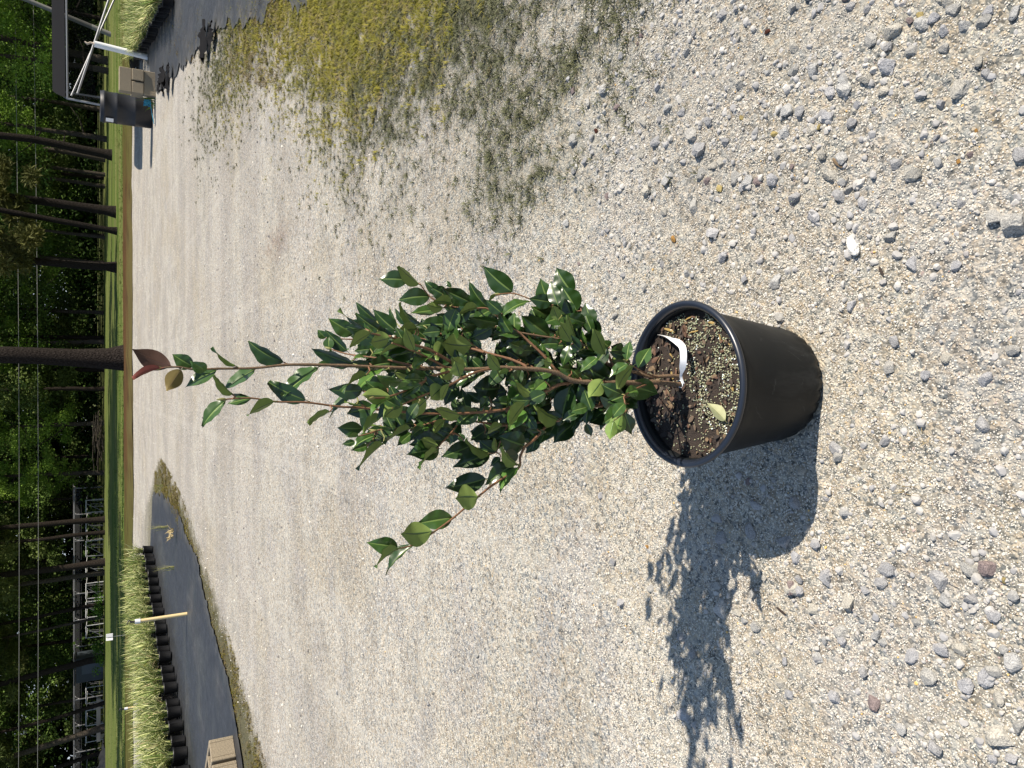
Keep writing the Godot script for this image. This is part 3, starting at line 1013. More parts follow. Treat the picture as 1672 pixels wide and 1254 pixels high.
func leaf_cloud(seed_: int, clumps: Array, per: int, size: float, dark: Color, light: Color, mat: Material, needle := false) -> ArrayMesh:
	# clumps: [centre, radii, tone]; leaf-sized bent faces through each clump's volume, more on its outside
	var r := RandomNumberGenerator.new()
	r.seed = seed_
	var v := PackedVector3Array()
	var c := PackedColorArray()
	for cl in clumps:
		var centre: Vector3 = cl[0]
		var radii: Vector3 = cl[1]
		var tone: float = cl[2]
		for i in int(per * cl[3] if cl.size() > 3 else per):
			var d := Vector3(r.randfn(), r.randfn(), r.randfn()).normalized()
			var q := centre + d * radii * pow(r.randf(), 0.45) * r.randf_range(0.85, 1.15)
			var s := size * r.randf_range(0.6, 1.3)
			var ax := Vector3(r.randfn(), r.randfn() * 0.6, r.randfn()).normalized()
			if needle:
				ax = (d + Vector3(r.randfn(), r.randfn(), r.randfn()) * 0.5).normalized()
			var sd := ax.cross(Vector3(r.randfn(), r.randfn(), r.randfn())).normalized()
			var w := s * (0.07 if needle else 0.42)
			var up := ax.cross(sd) * s * 0.12
			var a := q - ax * s * 0.5
			var b := q + ax * s * 0.5
			v.append_array(PackedVector3Array([a, q + sd * w + up, b, a, b, q - sd * w + up]))
			var col := dark.lerp(light, clampf(tone + r.randf_range(-0.24, 0.24), 0.0, 1.0))
			for k in 6:
				c.append(col)
	return raw_mesh(v, c, mat)


func crown_clumps(seed_: int, low: float, high: float, radius: float, count: int, lump: float, shape := 0) -> Array:
	var r := RandomNumberGenerator.new()
	r.seed = seed_
	var out := []
	for i in count:
		var t := r.randf()
		var y := lerpf(low, high, t)
		var reach := radius * (sqrt(maxf(0.05, 1.0 - pow(2.0 * t - 0.9, 2.0) * 0.75)) if shape == 0 else (1.05 - 0.8 * t))
		var a := r.randf() * TAU
		var d := reach * sqrt(r.randf()) 
		var k := lump * r.randf_range(0.6, 1.3)
		out.append([Vector3(cos(a) * d, y, sin(a) * d), Vector3(k, k * r.randf_range(0.5, 0.8), k), r.randf()])
	return out


func trunk_mesh(height: float, r0: float, lean: Vector3, seed_: int, mat: Material, flare := 1.5, limbs := 7, limb_from := 0.45, limb_len := 2.2) -> ArrayMesh:
	var r := RandomNumberGenerator.new()
	r.seed = seed_
	var st := tool()
	var pts := PackedVector3Array()
	var rad := PackedFloat32Array()
	var n := 16
	for i in n + 1:
		var t := i / float(n)
		var h := height * pow(t, 1.35)
		pts.append(Vector3(lean.x * h + 0.12 * r0 * 8.0 * lumps.get_noise_2d(h * 0.12, seed_), h - 0.15, lean.z * h + r0 * lumps.get_noise_2d(h * 0.12, seed_ + 40.0)))
		rad.append(r0 * (1.0 - 0.72 * h / height) * (1.0 + (flare - 1.0) * exp(-h * 2.2 / maxf(r0 * 4.0, 0.4))))
	add_tube(st, pts, rad, 14, 0.10, 1.0)
	for k in limbs:
		var i := int(lerpf(limb_from, 0.97, k / float(limbs)) * n)
		var a := r.randf() * TAU
		var dir := Vector3(cos(a), r.randf_range(-0.05, 0.6), sin(a))
		var ln := limb_len * r.randf_range(0.6, 1.2)
		var q := pts[i]
		add_tube(st, PackedVector3Array([q, q + dir * ln * 0.5 + Vector3.UP * 0.05, q + dir * ln + Vector3.UP * 0.25 * ln]), PackedFloat32Array([rad[i] * 0.4, rad[i] * 0.25, 0.012]), 6, 0.05)
	return finish(st, mat)


func build_forest() -> void:
	# shared crowns
	var broad: Array[ArrayMesh] = []
	for k in 4:
		broad.append(leaf_cloud(400 + k, crown_clumps(400 + k, 1.3, 9.5, 2.9, 48, 0.95), 180, 0.145, Color(0.040, 0.082, 0.018), Color(0.145, 0.225, 0.055), M.foliage))
	var bright: Array[ArrayMesh] = []
	for k in 2:
		bright.append(leaf_cloud(420 + k, crown_clumps(420 + k, 1.6, 9.0, 2.7, 56, 0.8), 200, 0.125, Color(0.075, 0.145, 0.022), Color(0.23, 0.35, 0.06), M.foliage))
	var dull: Array[ArrayMesh] = []
	for k in 3:
		dull.append(leaf_cloud(440 + k, crown_clumps(440 + k, 0.9, 9.5, 2.6, 52, 0.85, k % 2), 170, 0.17, Color(0.040, 0.068, 0.017), Color(0.13, 0.17, 0.054), M.foliage))
	var pine_low: Array[ArrayMesh] = []
	for k in 3:
		pine_low.append(leaf_cloud(460 + k, crown_clumps(460 + k, 2.8, 11.0, 2.4, 60, 0.62, 0), 210, 0.30, Color(0.038, 0.062, 0.016), Color(0.125, 0.15, 0.042), M.needles, true))
	var pine_high: Array[ArrayMesh] = []
	for k in 3:
		pine_high.append(leaf_cloud(480 + k, crown_clumps(480 + k, 8.0, 20.0, 4.0, 95, 1.0, 0), 190, 0.38, Color(0.026, 0.048, 0.014), Color(0.070, 0.095, 0.030), M.needles, true))
	# pines: x, forward, trunk radius, height, lean x, lean z, material, crown, label
	var pines := [
		[0.72, 26.5, 0.27, 24.0, 0.004, 0.0, "d", 0, "thick dark pine trunk standing in the straw behind the shrub's reddish tip"],
		[6.55, 33.0, 0.16, 22.0, 0.055, 0.0, "d", 1, "dark leaning pine with flared foot beside a second leaning trunk"],
		[5.66, 31.8, 0.105, 19.0, 0.085, 0.02, "d", 2, "slim reddish pine leaning right next to the flared pine"],
		[4.32, 32.4, 0.15, 21.0, 0.03, 0.0, "d", 0, "straight brown pine with pale foot standing in the straw right of centre"],
		[9.85, 37.2, 0.17, 20.0, 0.05, 0.0, "d", 1, "short dark trunk standing at the lawn right of the leaning pines"],
	]
	for e in pines:
		var t := thing("pine_tree", e[8], "pine tree", Vector3(e[0], 0.05, -e[1]), 0.0, "pines along the far edge of the yard")
		part("trunk", trunk_mesh(e[3], e[2], Vector3(e[4], 0, e[5]), int(e[0] * 10.0), M.pine_bark, 1.6, 10, 0.62, 3.0), null, t)
		part("crown", pine_high[e[7]], null, t, Transform3D(Basis(Vector3.UP, e[0]), Vector3(e[4] * 14.0, 0.5, 0)))
	# needle sprays of the leaning pines that hang into view
	for e in [[5.0, 31.6, 2.9, "brownish needle branch hanging from the straight brown pine", 0.75], [6.9, 32.6, 3.4, "green needle branch hanging by the flared pine", 0.7]]:
		var cl := []
		for i in 12:
			cl.append([Vector3(rng.randfn() * 0.55, rng.randfn() * 0.4 + 0.3, rng.randfn() * 0.4), Vector3(0.42, 0.3, 0.42), rng.randf()])
		var t := thing("pine_branch", e[3], "branch", Vector3(e[0], e[2], -e[1]))
		part("needles", leaf_cloud(int(e[0] * 100), cl, 260, 0.26, Color(0.05, 0.06, 0.016), Color(0.14, 0.14, 0.04), M.needles, true), null, t)
		part("stem", tube_mesh(PackedVector3Array([Vector3(0.6, 1.8, -0.3), Vector3(0.2, 0.8, 0), Vector3(-0.4, 0.1, 0.1)]), PackedFloat32Array([0.05, 0.03, 0.01]), 6, M.pine_bark), null, t)
	# trunks along the front of the wood: x, forward, radius, height, lean, bark, crown kind, label
	var front := [
		[12.9, 50.0, 0.15, 15.0, 0.03, "g", 0, "tall thin grey trunk, first of three together behind the lawn"],
		[12.2, 50.8, 0.11, 14.0, 0.025, "g", 1, "second of three thin grey trunks together behind the lawn"],
		[11.7, 51.5, 0.12, 13.0, 0.02, "g", 2, "third and shortest of three thin grey trunks behind the lawn"],
		[8.62, 51.2, 0.10, 13.0, 0.05, "g", 0, "thin pale trunk bending among bushes between the leaning pines"],
		[7.4, 54.0, 0.11, 12.0, 0.07, "g", 1, "thin crooked pale trunk behind the straight brown pine"],
		[16.3, 44.0, 0.19, 15.0, 0.06, "g", 2, "pale grey trunk rising behind the black drum"],
		[-0.3, 53.0, 0.13, 16.0, -0.01, "d", 1, "dark thin trunk just left of the thick pine"],
		[2.9, 56.0, 0.14, 16.0, 0.015, "d", 0, "dark trunk in the wood's shade just right of the thick pine"],
		[-7.94, 51.5, 0.17, 17.0, -0.02, "d", 3, "dark trunk standing before the first white bench"],
		[-8.75, 51.5, 0.12, 14.0, -0.03, "d", 4, "slim dark trunk, second from the end of the white benches"],
		[-10.4, 51.0, 0.20, 17.0, -0.05, "d", 3, "stout forked brown trunk in front of the white benches"],
		[-11.3, 52.4, 0.15, 15.0, -0.06, "g", 4, "pale leaning trunk beside the stout forked one"],
		[-13.6, 54.0, 0.12, 15.0, -0.09, "d", 5, "slim dark trunk before the middle of the white benches"],
		[-14.4, 54.0, 0.09, 13.0, -0.10, "g", 3, "very thin pale trunk leaning before the white benches"],
		[-16.9, 53.5, 0.20, 17.0, -0.115, "d", 4, "dark leaning trunk beside the dark blue grey shed"],
		[-19.4, 53.0, 0.12, 14.0, -0.13, "d", 5, "thin trunk left of the dark shed, before the pale plank"],
		[-20.9, 53.0, 0.19, 16.0, -0.15, "g", 3, "pale brown trunk leaning left above the black tarp heap"],
		[-23.0, 54.5, 0.13, 15.0, -0.17, "d", 4, "leftmost slim trunk behind the black tarp heap"],
	]
	var crowns := [broad[0], dull[0], broad[1], pine_low[0], pine_low[1], pine_low[2]]
	for e in front:
		var called := "slender_tree" if e[6] < 3 else "young_pine_tree"
		var t := thing(called, e[7], "tree", Vector3(e[0], 0.0, -e[1]), 0.0, "trunks along the front of the wood")
		part("trunk", trunk_mesh(e[3], e[2], Vector3(e[4], 0, 0), int(absf(e[0]) * 13.0), M.grey_bark if e[5] == "g" else M.dark_bark, 1.3, 5, 0.5, 1.5), null, t)
		part("crown", crowns[e[6]], null, t, Transform3D(Basis(Vector3.UP, e[0] * 2.0).scaled(Vector3(1.0, 1.0, 1.0)), Vector3(e[4] * 7.0, 1.9, 0)))
	# the wood behind: leafy trees in staggered rows, dark inside
	var kinds := [[broad, "leafy_tree", "dense dark green leafy tree in the wood beyond the lawn"], [dull, "shaggy_tree", "shaggy olive green tree in the wood beyond the lawn"], [pine_low, "young_pine_tree", "green young pine with long needles in the wood's left half"], [bright, "bright_tree", "bright green leafy tree catching sun above the shade house"]]
	var place := ["first", "second", "third", "fourth", "fifth", "sixth", "seventh", "eighth", "ninth", "tenth", "eleventh", "twelfth", "thirteenth", "fourteenth", "fifteenth"]
	for i in 15:
		var x: float = (7.0 - i) * 4.4 + rng.randf_range(-1.0, 1.0)
		var f := 55.5 + rng.randf_range(-1.4, 1.6)
		var left := x < -5.0
		var kind := 2 if left and i % 2 == 0 else (1 if i % 3 == 1 else 0)
		if left and x > -24.0:
			f += 6.5
		var set_: Array = kinds[kind][0]
		var k := rng.randf_range(0.88, 1.12)
		var t := thing(kinds[kind][1], "%s, %s from the right" % [["dark green leafy tree behind the lawn", "shaggy olive green tree behind the lawn", "long needled young pine behind the white benches"][kind], place[i]], "tree", Vector3(x, 0.0, -f), rng.randf() * TAU, "trees of the wood's first row")
		part("crown", set_[rng.randi() % set_.size()], null, t, Transform3D(Basis.IDENTITY.scaled(Vector3(k, k, k)), Vector3(0, 0.9 + (1.0 if left else 0.0), 0)))
		part("trunk", trunk_mesh(9.0 * k, 0.13 * k, Vector3(rng.randf_range(-0.02, 0.02), 0, 0), 700 + i, M.dark_bark if i % 3 else M.grey_bark, 1.3, 0), null, t)
	var mass := Node3D.new()
	mass.name = "wood_behind"
	add_child(mass, true)
	tag(mass, "dark depth of the wood, tree behind tree, past its first row", "wood", "", "stuff")
	var bufs := {}
	for row in [[61.5, 17, 4.6, 1.12], [68.0, 19, 4.8, 1.25], [76.0, 21, 5.0, 1.5]]:
		for i in int(row[1]):
			var x: float = (i - (int(row[1]) - 1) * 0.5) * row[2] + rng.randf_range(-1.2, 1.2)
			var left := x < -5.0
			var set_: Array = pine_low if left and rng.randf() < 0.4 else (dull if rng.randf() < 0.42 else broad)
			var me: ArrayMesh = set_[rng.randi() % set_.size()]
			if not bufs.has(me):
				bufs[me] = PackedFloat32Array()
			var k: float = row[3] * rng.randf_range(0.9, 1.2)
			put(bufs[me], Basis(Vector3.UP, rng.randf() * TAU).scaled(Vector3.ONE * k), Vector3(x, (0.9 if row[0] < 66.0 else 0.0) + (0.6 if left and row[0] < 66.0 else 0.0), -(row[0] + rng.randf_range(-1.6, 1.6))), Color.WHITE * rng.randf_range(0.8, 1.05))
	var bn := 0
	for me in bufs:
		scatter("crowns" if bn == 0 else "crowns_%03d" % bn, me, bufs[me], mass)
		bn += 1
	# sunlit trees on the right, nearer
	for e in [[15.5, 43.0, 0, 0.85, 0.9, "bright green leafy tree behind the black drum"], [18.6, 42.0, 1, 0.9, 1.0, "bright green leafy tree catching sun above the shade house"], [22.5, 45.0, 0, 1.0, 1.0, "bright leafy tree at the right end of the wood"], [13.2, 47.0, 1, 0.72, 1.7, "small bright leafy tree left of the shade house"], [7.6, 55.0, 0, 0.8, 1.3, "mid green leafy tree between the straight brown pine and the leaning pines"], [2.6, 55.0, 1, 0.85, 1.6, "mid green leafy tree just right of the thick pine"], [-2.4, 54.5, 0, 0.7, 0.7, "low bright leafy tree just left of the thick pine"], [-5.6, 54.8, 1, 0.62, 0.5, "low bright leafy tree by the end of the white benches"]]:
		var t := thing("bright_tree", e[5], "tree", Vector3(e[0], 0, -e[1]), e[0])
		part("crown", bright[e[2]], null, t, Transform3D(Basis.IDENTITY.scaled(Vector3.ONE * e[3]), Vector3(0, e[4], 0)))
		part("trunk", trunk_mesh(8.0, 0.15, Vector3(0.03, 0, 0), int(e[0]), M.grey_bark, 1.3, 6, 0.3, 2.0), null, t)
	# low undergrowth and the far mass that closes the wood
	var cl := []
	for i in 150:
		var x := rng.randf_range(-48.0, 46.0)
		cl.append([Vector3(x, rng.randf_range(0.2, 1.2), -rng.randf_range(57.0, 66.0)), Vector3(1.5, rng.randf_range(0.5, 1.2), 1.0), rng.randf() * 0.5, 0.5])
	tag(part("undergrowth", leaf_cloud(510, cl, 160, 0.22, Color(0.016, 0.032, 0.008), Color(0.05, 0.085, 0.02), M.foliage), null, self), "dark leafy undergrowth on the floor of the wood", "undergrowth", "", "stuff")
	cl = []
	for i in 950:
		cl.append([Vector3(rng.randf_range(-75.0, 75.0), 18.0 * pow(rng.randf(), 1.5), -rng.randf_range(84.0, 92.0)), Vector3(3.0, 2.2, 2.0), rng.randf() * 0.6])
	tag(part("far_wood", leaf_cloud(511, cl, 190, 0.6, Color(0.014, 0.028, 0.008), Color(0.04, 0.07, 0.02), M.foliage), null, self), "dark mass of foliage closing the wood far behind", "wood", "", "stuff")
	# a low heap of cut branches on the lawn's far edge
	var t := thing("branch_pile", "low grey pile of cut branches at the far edge of the lawn", "branch pile", Vector3(-3.2, 0.05, -51.0))
	for i in 26:
		var a := rng.randf_range(-0.5, 0.5)
		var q := Vector3(rng.randfn() * 0.6, rng.randf_range(0.05, 0.55), rng.randfn() * 0.3)
		var d := Vector3(cos(a), rng.randf_range(-0.15, 0.2), sin(a)) * rng.randf_range(0.4, 1.1)
		part("branch", tube_mesh(PackedVector3Array([q - d, q + Vector3(0, 0.06, 0), q + d]), PackedFloat32Array([0.035, 0.03, 0.012]), 5, M.grey_bark), null, t)


# ------------------------------------------------------------------ far left: benches, shade house, shed, tarp

func build_benches() -> void:
	var at := 56.0
	var spots := [-7.8, -9.15, -10.5, -11.85, -13.2, -14.5, -15.8, -20.0, -21.3, -22.6, -25.2, -26.5]
	var words := ["first white pipe bench from the right end, half behind a dark trunk", "second white pipe bench from the right end", "third white pipe bench from the right end", "fourth white pipe bench from the right end", "fifth white pipe bench, between the two pale trunks", "sixth white pipe bench, before the dark shed's trunk", "white pipe bench next to the dark shed", "white pipe bench just left of the dark shed", "white pipe bench above the pale plank", "white pipe bench by the right end of the tarp heap", "white pipe bench behind the black tarp heap", "leftmost white pipe bench behind the tarp heap"]
	for i in spots.size():
		var w := 1.0 if i % 3 else 0.8
		var t := thing("bench", words[i], "bench", Vector3(spots[i], 0.0, -at - 0.4 * (i % 2)), 0.0, "white pipe benches at the wood's edge")
		part("top_rail", rod(Vector3(-w * 0.5, 0.98, 0), Vector3(w * 0.5, 0.98, 0), 0.035, M.bench_pipe), null, t)
		for s in [-1.0, 1.0]:
			part("leg", rod(Vector3(s * w * 0.5, 0, 0), Vector3(s * w * 0.5 * (1.0 if i % 2 else 0.96), 1.0, 0), 0.026, M.bench_pipe), null, t)
			part("side_rail", rod(Vector3(s * w * 0.5, 0.96, 0), Vector3(s * w * 0.5, 0.90, -2.2), 0.02, M.bench_pipe), null, t)
		part("brace", rod(Vector3(-w * 0.45, 0.05, 0), Vector3(w * 0.2, 0.95, -0.02), 0.018, M.pipe), null, t)
		for k in 5:
			var q := Vector3(rng.randf_range(-0.4, 0.4) * w, 0, rng.randf_range(-2.0, -0.2))
			part("upright", rod(q, q + Vector3(0.05, rng.randf_range(0.5, 0.95), 0), 0.014, M.pipe, 5), null, t)
	var h := thing("shade_house", "long low netted shade house with grey hoops behind the white benches", "shade house", Vector3(0, 0, -58.5))
	for i in 13:
		var x := -6.9 - i * 1.75
		part("post", rod(Vector3(x, 0, 0), Vector3(x, 1.65, 0), 0.035, M.pipe), null, h)
		var pts := PackedVector3Array()
		var rr := PackedFloat32Array()
		for k in 9:
			var a := PI * k / 8.0
			pts.append(Vector3(x, 1.2 + 0.55 * sin(a), -2.0 + 2.0 * cos(a)))
			rr.append(0.025)
		part("hoop", tube_mesh(pts, rr, 6, M.pipe), null, h)
	part("top_rail", rod(Vector3(-6.9, 1.66, 0), Vector3(-28.0, 1.66, 0), 0.04, M.pipe), null, h)
	part("net", sheet(1, 1, func(u: float, v: float) -> Vector3: return Vector3(lerpf(-7.0, -28.0, u), lerpf(0.2, 1.62, v), -3.9), func(_x: float, _f: float) -> Color: return Color.WHITE), M.net, h)
	for i in 5:
		part("net_roof", sheet(1, 6, func(u: float, v: float) -> Vector3: return Vector3(lerpf(-6.9 - i * 4.2, -11.1 - i * 4.2, u), 1.23 + 0.55 * sin(v * PI), -2.0 - 2.0 * cos(v * PI)), func(_x: float, _f: float) -> Color: return Color.WHITE), M.net, h)
	var shed := thing("shed", "dark blue grey shed with a lighter door among the trunks", "shed", Vector3(-18.1, 0, -55.5))
	part("wall", box_mesh(Vector3(1.5, 1.55, 1.6), M.shed, 0.02), null, shed, Transform3D(Basis.IDENTITY, Vector3(0, 0.78, -0.9)))
	part("door", box_mesh(Vector3(0.85, 1.2, 0.05), paint(Color(0.055, 0.075, 0.095), 0.5), 0.01), null, shed, Transform3D(Basis.IDENTITY, Vector3(0.2, 0.62, -0.07)))
	part("roof", box_mesh(Vector3(1.7, 0.08, 1.8), M.shed, 0.02), null, shed, Transform3D(Basis.IDENTITY, Vector3(0, 1.62, -0.9)))
	tag(part("plank", box_mesh(Vector3(2.6, 0.22, 0.3), M.wood, 0.01), null, self, Transform3D(Basis.IDENTITY, Vector3(-20.6, 0.32, -53.6))), "pale pinkish plank lying on the grass below the benches", "plank")
	tag(part("plank_support", box_mesh(Vector3(0.25, 0.2, 0.3), M.concrete, 0.01), null, self, Transform3D(Basis.IDENTITY, Vector3(-21.6, 0.1, -53.6))), "small tan block carrying the pale plank", "block")
	# lumpy black tarp over a heap
	var st := tool()
	st.set_smooth_group(0)
	var cols := 40
	var rows := 14
	var grid := []
	for j in rows + 1:
		for i in cols + 1:
			var u := i / float(cols)
			var v := j / float(rows)
			var hh := (0.35 + 0.75 * u) * pow(sin(clampf(v, 0.0, 1.0) * PI), 0.6) * pow(sin(clampf(u * 1.05, 0.0, 1.0) * PI * 0.9 + 0.1), 0.5)
			hh *= 0.85 + 0.5 * lumps.get_noise_2d(u * 9.0, v * 4.0) + 0.25 * lumps.get_noise_2d(u * 25.0, v * 11.0)
			grid.append(Vector3(-21.2 - u * 6.5, maxf(hh, 0.0), -50.6 - v * 2.0 + 0.3 * lumps.get_noise_2d(u * 14.0, v * 8.0)))
	for j in rows:
		for i in cols:
			for k in [0, 1, cols + 2, 0, cols + 2, cols + 1]:
				st.add_vertex(grid[j * (cols + 1) + i + k])
	tag(part("tarp", finish(st, M.tarp), null, self), "crumpled black tarp thrown over a long heap at the lawn's left end", "tarp")
	# low green bush by the benches
	for e in [[-13.2, 51.5, 0.7, "small bright green shrub at the foot of the white benches"], [-16.4, 52.0, 0.6, "low green shrub at the foot of the leaning trunk by the shed"]]:
		var cl := []
		for i in 9:
			cl.append([Vector3(rng.randfn() * 0.5, rng.randf_range(0.1, 0.5), rng.randfn() * 0.3), Vector3(0.35, 0.25, 0.3), rng.randf()])
		var t := thing("shrub", e[3], "shrub", Vector3(e[0], 0.02, -e[1]))
		part("foliage", leaf_cloud(int(-e[0] * 7), cl, 90, 0.09, Color(0.04, 0.09, 0.015), Color(0.10, 0.19, 0.03), M.foliage), null, t)


func build_wires() -> void:
	for e in [[4.0, 43.5, 0.25, "upper thin wire strung across the front of the wood"], [3.2, 43.0, 0.3, "lower thin wire strung across the front of the wood"]]:
		var pts := PackedVector3Array()
		var rr := PackedFloat32Array()
		for i in 41:
			var x := lerpf(-42.0, 40.0, i / 40.0)
			var t := (x + 8.0) / 30.0
			pts.append(Vector3(x, e[0] + e[2] * t * t * 0.9 - 0.2, -e[1]))
			rr.append(0.010)
		tag(part("wire", tube_mesh(pts, rr, 5, M.wire), null, self), e[3], "wire")


# ------------------------------------------------------------------ nursery stock and gear

func nursery_pot_mesh(r: float, h: float) -> ArrayMesh:
	return lathe_mesh(PackedVector2Array([Vector2(0.001, 0.004), Vector2(r * 0.8, 0.0), Vector2(r * 0.82, 0.01), Vector2(r * 0.94, h * 0.88), Vector2(r, h * 0.89), Vector2(r * 1.01, h), Vector2(r * 0.95, h), Vector2(r * 0.92, h * 0.9), Vector2(0.001, h * 0.9)]), 16, M.small_pot)


func striped_grass(seed_: int, blades: int, length: float) -> ArrayMesh:
	# arching strap leaves, cream with green lines
	var r := RandomNumberGenerator.new()
	r.seed = seed_
	var v := PackedVector3Array()
	var c := PackedColorArray()
	for b in blades:
		var a := r.randf() * TAU
		var ln := length * r.randf_range(0.55, 1.05)
		var lean := r.randf_range(0.1, 1.1)
		var dir := Vector3(cos(a), 0, sin(a))
		var side := Vector3(-sin(a), 0, cos(a))
		var base := dir * r.randf() * 0.04 + Vector3(r.randfn(), 0, r.randfn()) * 0.012
		var pale := Color(0.50, 0.51, 0.20).lerp(Color(0.64, 0.63, 0.35), r.randf())
		var green := Color(0.07, 0.13, 0.025).lerp(Color(0.17, 0.22, 0.055), r.randf())
		var mostly := r.randf()
		var edge := pale if mostly > 0.35 else green
		var mid := green if mostly < 0.75 else pale.lerp(green, 0.3)
		if r.randf() < 0.05:
			edge = Color(0.45, 0.36, 0.2)
			mid = edge
		var w0 := r.randf_range(0.0045, 0.007)
		var prev := base
		var pw := w0
		var segs := 6
		for s in segs:
			var t := (s + 1.0) / segs
			var ang := lean * 1.95 * t
			var q := prev + (dir * sin(ang) + Vector3.UP * cos(ang)) * ln / segs
			var w := w0 * (1.0 - pow(t, 3.0)) + 0.0004
			for side_ in [-1.0, 1.0]:
				v.append_array(PackedVector3Array([prev, prev + side * pw * side_, q + side * w * side_, prev, q + side * w * side_, q]))
				for col in [mid, edge, edge, mid, edge, mid]:
					c.append(col)
			prev = q
			pw = w
	return raw_mesh(v, c, M.blade)


func build_block(origin: Vector2, along: Vector2, across: Vector2, n_along: int, n_across: int, label: String, group: String, front: String, length: float) -> void:
	var pot := nursery_pot_mesh(0.084, 0.16)
	var soil := lathe_mesh(PackedVector2Array([Vector2(0.001, 0.146), Vector2(0.077, 0.146)]), 12, M.soil)
	var foliage: Array[ArrayMesh] = []
	for k in 5:
		foliage.append(striped_grass(600 + k + int(length * 100.0), 84, length))
	for i in n_along:
		for j in n_across:
			var q := origin + along * i + across * j + Vector2(rng.randfn(), rng.randfn()) * 0.02
			var t := thing("potted_grass", front if j == 0 else label, "potted plant", Vector3(q.x, 0.03, -q.y), rng.randf() * TAU, group + (" front row" if j == 0 else ""))
			part("pot", pot, null, t, Transform3D(Basis.from_euler(Vector3(rng.randfn() * 0.03, 0, rng.randfn() * 0.03)).scaled(Vector3(1, rng.randf_range(0.92, 1.04), 1)), Vector3.ZERO))
			if j < 2:
				part("soil", soil, null, t)
			var k := rng.randf_range(0.85, 1.12)
			part("foliage", foliage[rng.randi() % 5], null, t, Transform3D(Basis(Vector3.UP, rng.randf() * TAU).scaled(Vector3(k, k, k)), Vector3(0, 0.135, 0)))


func build_nursery_left() -> void:
	var a := Vector2(-2.95, 15.2)
	var b := Vector2(-4.75, 8.7)
	var n := 28
	var along := (b - a) / (n - 1)
	build_block(a, along, Vector2(-0.245, 0.06), n, 6, "variegated cream and green grass in black pot inside the left block of pots", "pots of variegated grass left of the yard", "variegated grass in black pot, front row of the left block", 0.40)
	# standing pipes among the pots
	for e in [[-2.74, 9.9, 0.62, 0.021, "tan plastic riser pipe with white collar standing at the pots' edge"], [-5.35, 14.2, 0.55, 0.016, "thin tan riser pipe standing among the left block of pots"]]:
		var t := thing("riser_pipe", e[4], "pipe", Vector3(e[0], 0.0, -e[1]))
		var h: float = e[2]
		part("pipe", rod(Vector3.ZERO, Vector3(-0.01, h * 0.86, 0), e[3], M.tan_pipe, 12), null, t)
		part("collar", rod(Vector3(-0.01, h * 0.86, 0), Vector3(-0.01, h * 0.95, 0), e[3] * 1.25, M.white_pipe, 12), null, t)
		part("sprinkler", tube_mesh(PackedVector3Array([Vector3(-0.01, h * 0.95, 0), Vector3(-0.01, h * 1.02, 0), Vector3(0.015, h * 1.05, 0), Vector3(-0.03, h * 1.09, 0)]), PackedFloat32Array([0.011, 0.014, 0.009, 0.006]), 8, M.small_pot), null, t)
	var s := thing("marker", "small white two-part marker card on thin wire above the lawn", "marker", Vector3(-6.3, 0.0, -21.6))
	part("stake", rod(Vector3.ZERO, Vector3(0, 0.62, 0), 0.006, M.pipe, 6), null, s)
	part("card", box_mesh(Vector3(0.085, 0.15, 0.012), M.white_paint, 0.002), null, s, Transform3D(Basis.IDENTITY, Vector3(0.045, 0.55, 0.012)))
	part("card", box_mesh(Vector3(0.07, 0.15, 0.012), M.white_paint, 0.002), null, s, Transform3D(Basis.from_euler(Vector3(0, 0.4, 0)), Vector3(-0.045, 0.55, 0.012)))
	concrete_block("concrete_block", "tan hollow concrete block with open cells, farther of two at the left cloth's edge", Vector3(-3.14, 0.02, -6.77), -0.64, true)
	concrete_block("concrete_block", "tan hollow concrete block, nearer of two at the left cloth's edge", Vector3(-3.275, 0.02, -6.595), -0.60, true)


func concrete_block(called: String, label: String, at: Vector3, turn: float, hollow: bool, size := Vector3(0.40, 0.19, 0.19)) -> void:
	# hollow block: shells and webs round two cores that open upwards (or solid-looking when laid on its side)
	var t := thing(called, label, "concrete block", at, turn)
	var w := 0.032
	var st := tool()
	if hollow:
		for s in [-1.0, 1.0]:
			add_box(st, Vector3(size.x, size.y, w), Transform3D(Basis.IDENTITY, Vector3(0, size.y * 0.5, s * (size.z - w) * 0.5)), 0.005)
		for k in [-1.0, 0.0, 1.0]:
			add_box(st, Vector3(w, size.y - 0.004, size.z - 2.0 * w), Transform3D(Basis.IDENTITY, Vector3(k * (size.x - w) * 0.5 * (0.994 if k else 0.0), size.y * 0.5, 0)), 0.003)
	else:
		add_box(st, size, Transform3D(Basis.IDENTITY, Vector3(0, size.y * 0.5, 0)), 0.008)
	part("shell", finish(st, M.concrete), null, t)


